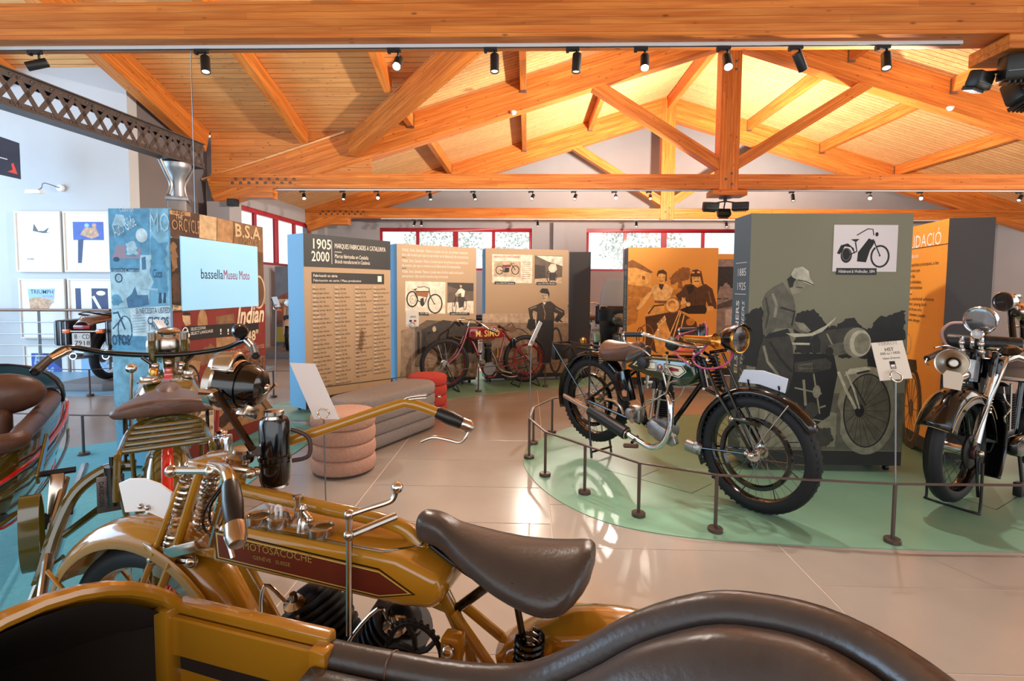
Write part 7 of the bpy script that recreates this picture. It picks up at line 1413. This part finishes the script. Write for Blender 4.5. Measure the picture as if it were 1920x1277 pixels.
guard(B, 'leg_shield', V((-.02, 0, .4)), .44, 140, 215, .22, m_bg, skirt=.0, crown=.01)
tubes(B, 'centre_stand', m_black, ([V((-.62, .12, .3)), V((-.6, .16, .02)), V((-.9, .16, .02))], .011)); M().box((-.58, .14, .06), (.05, .05, .1)).build('stand_foot', m_black, B, .01, 2)
# ================================================================ far right motorcycle behind it
c2 = on_z(1895, 800); fr = Fr((4.55, 4.6), 215)
B = thing('vintage_motorcycle', 'partly hidden motorcycle with small round headlamp behind the one at the right edge', 'motorcycle', fr.O, fr.ang)
wheel(B, 'front_wheel', (0, 0, .35), .34, .045, m_bg, m_spoke); wheel(B, 'rear_wheel', (-1.35, 0, .35), .34, .045, m_bg, m_spoke); guard(B, 'front_mudguard', (0, 0, .35), .4, 30, 170, .14, m_leather2)
for s in (-1, 1): tubes(B, 'fork_blade', m_bg, ([V((-.32, .07 * s, 1.2)), V((0, .08 * s, .35))], .02))
h_ = fr.loc(on_y(1882, 566, 4.75)); lamp(B, 'headlamp', h_, (1, -.35, -.05), .085, .12, m_chrome); h2 = fr.loc(on_y(1918, 584, 4.75)); M().sphere(h2, (.13, .1, .09), 16, 10).build('lamp_nacelle', m_nickel, B)
tubes(B, 'lamp_stalk', m_bg, ([h_ + V((-.1, 0, 0)), h_ + V((-.2, .02, -.03))], .02), ([h_ + V((-.1, .02, -.03)), h_ + V((.1, .1, -.33))], .024), ([h_ + V((-.25, .06, -.04)), h_ + V((-.05, .14, -.36))], .024)); M().box(h_ + V((-.14, .02, .05)), (.2, .1, .04)).build('top_clamp', m_bg, B, .01, 2)
tubes(B, 'handlebar', m_chrome, (smooth([V((-.5, -.36, 1.02)), V((-.34, -.3, 1.06)), V((-.3, 0, 1.05)), V((-.34, .3, 1.06)), V((-.5, .36, 1.02))], 4), .012)); tk = M().prism([(-.28, 1.0), (-.3, .86), (-.8, .8), (-.9, .86), (-.7, 1.0)], (0, 0, 0), (1, 0, 0), (0, 0, 1), (0, 1, 0), -.11, .11).build('fuel_tank', mat('tan_enamel', (150, 116, 86), .2, coat=.8), B, .04, 4); saddle(B, (-1.15, 0, .86), .34, .14, .05, .08, m_leather); M().box((-.6, 0, .45), (.4, .2, .4)).build('engine', m_ironblk, B, .05, 3); tubes(B, 'frame_tube', m_bg, ([V((-.3, 0, .95)), V((-.45, 0, .3)), V((-1.0, 0, .3)), V((-1.35, 0, .35))], .018)); tubes(B, 'stand', m_black, ([V((-.7, .1, .3)), V((-.7, .16, .0))], .012), ([V((-.7, -.1, .3)), V((-.7, -.16, .0))], .012)); tubes(B, 'chrome_cables', m_nickel, (smooth([V((-.2, -.1, 1.1)), V((-.05, -.15, 1.0)), V((-.1, -.12, .85))], 4), .006), (smooth([V((-.2, .1, 1.1)), V((-.02, .12, 1.0)), V((-.1, .1, .85))], 4), .006))
# ================================================================ touring motorcycle with panniers on the grey plinth
m_pg = mat('plinth_grey', (122, 122, 124), .6); m_ps = mat('plinth_top_blue', (140, 184, 206), .5)
pl_t = tag(M().prism([(-6.12, 6.42), (-5.5, 6.42), (-5.0, 6.95), (-5.15, 8.8), (-6.1, 8.8), (-6.12, 7.3)], (0, 0, .005), (1, 0, 0), (0, 1, 0), (0, 0, 1), 0, .1).build('plinth', m_pg, None, .006, 1), 'low grey plinth under the touring motorcycle with panniers', 'plinth')
fr = Fr((-5.67, 6.74, .1075), 96)
B = thing('touring_motorcycle', 'touring motorcycle with black panniers and plate B-CD 7918 on the grey plinth', 'motorcycle', fr.O, fr.ang)
m_dk = mat('pannier_black', (30, 33, 36), .4); m_sv = mat('silver_brown_paint', (150, 120, 108), .25, .5, coat=.8)
wheel(B, 'rear_wheel', (0, 0, .32), .32, .055, m_chrome, m_spoke, hubw=.14, hubr=.06, hub_m=m_alu); wheel(B, 'front_wheel', (1.45, 0, .32), .32, .05, m_chrome, m_spoke); guard(B, 'rear_mudguard', (0, 0, .32), .37, 60, 175, .16, m_dk)
for s in (-1, 1):
    c = V((-.12, .31 * s, .66)); p_ = M().box(c, (.5, .2, .33)).build('pannier', m_dk, B, .035, 3)
    for i in range(3): M().box(c + V((-.255, (-.06 + .06 * i), 0)), (.006, .012, .3)).build('pannier_rib', mat('rib_silver', (150, 152, 154), .4, .5), p_)
    M().cyl(c + V((0, .101 * s, .02)), c + V((0, .106 * s, .02)), .035, 16).build('pannier_badge', m_nickel, p_)
    M().box((-.42, .2 * s, .69), (.05, .085, .055)).build('indicator', m_amber, B, .012, 2); tubes(B, 'exhaust_pipe', m_chrome, ([V((.6, .18 * s, .3)), V((-.1, .2 * s, .33)), V((-.34, .2 * s, .36))], [.025, .035, .045]), n=16); M().cyl(V((-.345, .2 * s, .36)), V((-.35, .2 * s, .36)), .03, 14).build('exhaust_mouth', m_black, B)
M().box((-.42, 0, .69), (.02, .34, .015)).build('indicator_bar', m_chrome, B); tl = M().box((-.43, 0, .745), (.06, .2, .055)).build('tail_lamp', m_redlens, B, .014, 2)
rows = [[V((x, .1 * k * math.cos(t), z_ + .09 * k2 * math.sin(t))) for t in (math.pi * i / 10 for i in range(11))] for x, k, k2, z_ in ((-.45, .8, .6, .76), (-.35, 1.2, 1., .78), (-.1, 1.35, 1.15, .80), (.15, 1.3, .9, .82))]
m_ = M(); m_.loft(rows, closed=False, cap=False); tc_ = m_.build('tail_cowl', m_sv, B, solid=.006); M().ring(V((-.43, 0, .86)), (-1, 0, .7), .03, .005, 20, 6).build('cowl_emblem', m_nickel, tc_)
pl = M().box((-.45, .01, .58), (.008, .22, .18)).build('licence_plate', mat('plate_white', (206, 204, 198), .4), B, .004, 1); f = Face((-.4545, .11, .5), (0, -1, 0)); text('plate_number', 'B · CD', f, .02, .095, .085, m_ink, pl, width=.18); text('plate_number', '7918', f, .02, .015, .085, m_ink, pl, width=.18)
M().box((.25, 0, .86), (.7, .26, .1)).build('seat', m_black, B, .04, 3); tk = M().sphere((.78, 0, .86), (.3, .16, .14), 20, 12).build('fuel_tank', m_sv, B); M().box((.7, 0, .42), (.4, .5, .3)).build('engine', m_alu, B, .05, 3); tubes(B, 'grab_rail', m_blackgloss, (smooth([V((.0, .14, .86)), V((-.3, .13, .9)), V((-.36, 0, .93)), V((-.3, -.13, .9)), V((0, -.14, .86))], 4), .012)); tubes(B, 'fork', m_chrome, ([V((1.2, .1, 1.0)), V((1.45, .09, .32))], .02), ([V((1.2, -.1, 1.0)), V((1.45, -.09, .32))], .02)); tubes(B, 'handlebar', m_chrome, (smooth([V((1.0, .38, 1.05)), V((1.15, .25, 1.08)), V((1.2, 0, 1.05)), V((1.15, -.25, 1.08)), V((1.0, -.38, 1.05))], 4), .012)); lamp(B, 'headlamp', V((1.4, 0, .95)), (1, 0, 0), .09, .12, m_sv); tubes(B, 'frame_tube', m_black, ([V((1.2, 0, .9)), V((.2, 0, .75)), V((0, 0, .32))], .02)); tubes(B, 'centre_stand', m_black, ([V((.4, .15, .3)), V((.38, .2, 0))], .014), ([V((.4, -.15, .3)), V((.38, -.2, 0))], .014))
# ================================================================ white moped with its plinth and poster board
fr = Fr((-4.62, 9.75, .13), -70)
tag(M().box((-4.75, 10.4, .065), (1.0, 1.75, .12)).build('plinth', m_pg, None, .006, 1), 'low dark plinth under the white moped in the far left corner', 'plinth')
B = thing('moped', 'white moped with amber indicators behind the poster block', 'moped', fr.O, fr.ang)
m_wm = mat('moped_white', (222, 216, 206), .25, coat=.7); m_be = mat('moped_beige', (196, 168, 138), .35)
for nm, x in (('front_wheel', 0), ('rear_wheel', -1.15)):
    ty = wheel(B, nm, (x, 0, .29), .29, .035, m_wm, m_wm, n_sp=8)
    for i in range(6): a = math.pi * i / 3; M().beam(V((x, 0, .29)), V((x + .22 * math.cos(a), 0, .29 + .22 * math.sin(a))), .02, .03).build('wheel_spoke', m_wm, ty)
guard(B, 'front_mudguard', (0, 0, .29), .33, 40, 175, .1, m_be)
for s in (-1, 1): tubes(B, 'fork_leg', m_be, ([V((-.28, .07 * s, .88)), V((0, .08 * s, .29))], .022)); M().box((-.2, .17 * s, .78), (.05, .09, .045)).build('indicator', m_amber, B, .012, 2); tubes(B, 'grip', m_grip, ([V((-.42, .3 * s, 1.0)), V((-.52, .34 * s, .98))], .018))
M().box((-.3, 0, .95), (.1, .4, .09)).build('handlebar_cover', m_be, B, .03, 3); lamp(B, 'headlamp', V((-.2, 0, .93)), (1, 0, .05), .075, .1, m_nickel); M().prism([(-.3, .85), (-.4, .45), (-.55, .35), (-.9, .4), (-.85, .6), (-.6, .62), (-.42, .85)], (0, 0, 0), (1, 0, 0), (0, 0, 1), (0, 1, 0), -.05, .05).build('step_through_frame', m_wm, B, .03, 3); M().box((-.95, 0, .76), (.34, .2, .08)).build('seat', m_black, B, .03, 3); M().box((-.7, 0, .33), (.26, .2, .16)).build('engine', m_ironblk, B, .03, 3); M().box((-1.0, 0, .56), (.4, .22, .24)).build('side_panel', m_wm, B, .04, 3); M().box((-.05, .0, .64), (.1, .16, .1)).build('horn_shroud', m_black, B, .02, 2); tubes(B, 'kick_stand', m_black, ([V((-.6, .08, .25)), V((-.58, .14, 0))], .01), ([V((-.6, -.08, .25)), V((-.58, -.14, 0))], .01))
pb = wthing('poster_board', 'large advertising board lettered Vamos standing behind the white moped', 'poster', (-5.2, 11.6, 0)); f = Face((-5.75, 11.55, 0), V((1, .1, 0)))
M().prism([(0, .0), (1.6, .0), (1.6, 1.83), (0, 1.83)], f.o, f.r, f.u, f.n, -.03, 0).build('board', mat('board_slate', (104, 116, 136), .5, noise=.2, nscale=3), pb); Print(f).uv(mat('board_yellow', (196, 190, 90), .6), [(0, .1), (1.6, .1), (1.6, .4), (0, .45)]).uv(mat('board_brown', (140, 90, 76), .6, noise=.3), [(0, .5), (.8, .6), (1.0, 1.2), (.4, 1.3), (0, 1.1)]).build('board_print', pb)
for s_, v, sz, mt_, wd in (('la lliure...', 1.62, .2, m_white_ink, .8), ('con la más avanzada tecnología', 1.48, .09, m_white_ink, 1.2), ('DERBI', 1.28, .16, mat('board_red', (220, 90, 96), .5), .4), ('Variant', 1.0, .26, m_white_ink, .8)): text('board_lettering', s_, f, .35, v, sz, mt_, pb, width=wd)
# ================================================================ motorcycles beyond the gap in the panels
def simple_bike(fr, name, lab, paint, seat_m, scr=False, plate=None, hz=1.02):
    B = thing(name, lab, 'motorcycle', fr.O, fr.ang)
    wheel(B, 'front_wheel', (1.35, 0, .32), .32, .05, m_chrome, m_spoke); wheel(B, 'rear_wheel', (0, 0, .32), .32, .05, m_chrome, m_spoke); guard(B, 'rear_mudguard', (0, 0, .32), .38, 30, 180, .15, paint); guard(B, 'front_mudguard', (1.35, 0, .32), .38, 20, 160, .14, paint)
    for s in (-1, 1): tubes(B, 'fork_leg', paint, ([V((1.05, .09 * s, .95)), V((1.35, .09 * s, .32))], .02)); tubes(B, 'rear_shock', m_nickel, ([V((.1, .13 * s, .7)), V((0, .12 * s, .34))], .025)); tubes(B, 'grip', m_grip, ([V((.86, .34 * s, hz)), V((.74, .37 * s, hz - .03))], .018))
    tubes(B, 'handlebar', m_chrome, (smooth([V((.86, .34, hz)), V((1.0, .28, hz + .04)), V((1.03, 0, hz)), V((1.0, -.28, hz + .04)), V((.86, -.34, hz))], 4), .012)); M().sphere((.75, 0, .82), (.28, .15, .13), 20, 12).build('fuel_tank', paint, B); M().box((.25, 0, .78), (.6, .26, .11)).build('seat', seat_m, B, .05, 3); M().box((.6, 0, .42), (.4, .26, .34)).build('engine', m_alu, B, .05, 3); lamp(B, 'headlamp', V((1.25, 0, .98)), (1, 0, 0), .08, .12, paint); tubes(B, 'frame_tube', m_black, ([V((1.03, 0, .95)), V((.85, 0, .28)), V((.3, 0, .26)), V((0, 0, .32))], .018), ([V((.3, 0, .3)), V((.15, 0, .72))], .016)); tubes(B, 'exhaust_pipe', m_chrome, ([V((.6, -.16, .3)), V((-.3, -.17, .3))], .03)); tubes(B, 'stand', m_black, ([V((.45, .12, .3)), V((.42, .18, 0))], .012), ([V((.45, -.12, .3)), V((.42, -.18, 0))], .012)); M().box((-.38, 0, .6), (.04, .1, .06)).build('tail_lamp', m_redlens, B, .012, 2)
    return B
m_mint = mat('mint_enamel', (150, 190, 150), .25, coat=.7); m_dg = mat('dark_green_silver', (70, 88, 70), .2, coat=.8)
b1 = simple_bike(Fr((1.36, 10.5), 98), 'touring_motorcycle', 'mint green motorcycle with hexagonal plate 83205 seen between the panels', m_mint, m_leather2)
pp = M().prism([(-.09, -.12), (.09, -.12), (.1, .06), (.05, .1), (0, .12), (-.05, .1), (-.1, .06)], V((-.42, .06, .62)), (0, -1, 0), (0, 0, 1), (-1, 0, 0), 0, .006).build('licence_plate', MATS['plate_white'], b1, .003, 1); f = Face((-.427, .15, .5), (0, -1, 0)); text('plate_number', 'B', f, .07, .13, .06, m_ink, pp); text('plate_number', '83205', f, .01, .04, .07, m_ink, pp, width=.16); ball(pp, 'plate_lamp', V((-.43, .06, .76)), .03, m_redlens)
b2 = simple_bike(Fr((1.72, 8.45), 94), 'touring_motorcycle', 'black and silver motorcycle with tall clear windscreen between the panels', m_dg, m_black)
rows = [[V((1.0 + .1 * abs(u) ** 2 - .12 * t, u * .3 * (1 - .35 * t ** 3), 1.04 + .54 * t)) for u in [k / 6 - 1 for k in range(13)]] for t in [i / 8 for i in range(9)]]
m_ = M(); m_.loft(rows, closed=False, cap=False); m_.build('windscreen', mat('windscreen_clear', (206, 222, 230), .1, alpha=.5), b2, solid=.004)
rows = [[V((.98 + .16 * abs(u) ** 2, u * .36, z_)) for u in [k / 6 - 1 for k in range(13)]] for z_ in (1.06, .95, .8, .72)]
m_ = M(); m_.loft(rows, closed=False, cap=False); m_.build('leg_fairing', m_dk, b2, solid=.01); M().prism([(-.16, .8), (.16, .8), (.12, .3), (-.12, .3)], (.95, .16, 0), (0, 1, 0), (0, 0, 1), (1, 0, 0), 0, .08).build('leg_shield', m_dk, b2, .01, 2)
b3 = simple_bike(Fr((-.95, 10.2), 60), 'touring_motorcycle', 'dark motorcycle glimpsed through the gap between the sand panels', m_bg, m_black)
# ================================================================ trees outside the far windows
for i, (x, y, h_) in enumerate(((-3.2, 19.5, 4.6), (-.1, 21.5, 4.2), (4.2, 19.0, 4.8), (-9.5, 13.5, 4.4))):
    t = wthing('tree', ('sunlit tree outside the back window, leftmost', 'sunlit tree outside the back window near the pilaster', 'sunlit tree outside the right back window', 'sunlit tree outside the left wall window')[i], 'tree', (x, y, -.2), group='trees outside the windows')
    M().tube([(x, y, -.2), (x + .1, y, h_ * .6)], [.14, .07], 8).build('trunk', mat('bark', (110, 90, 74), .9), t); cm = M()
    rnd_ = random.Random(i)
    for k in range(900):
        a, b, r = rnd_.uniform(0, 6.28), rnd_.uniform(-1, 1), rnd_.uniform(.3, 1) ** .5; p = V((x + math.cos(a) * math.sqrt(1 - b * b) * r * 1.6, y + math.sin(a) * math.sqrt(1 - b * b) * r * 1.2, h_ * .62 + b * r * 1.5)); u = V((rnd_.uniform(-1, 1), rnd_.uniform(-1, 1), rnd_.uniform(-1, 1))).normalized() * .06; w_ = u.cross(V((rnd_.uniform(-1, 1), 1, .3))).normalized() * .04
        cm.face([p - u, p + w_, p + u, p - w_])
    many(cm.build('crown', m_leafy, t))
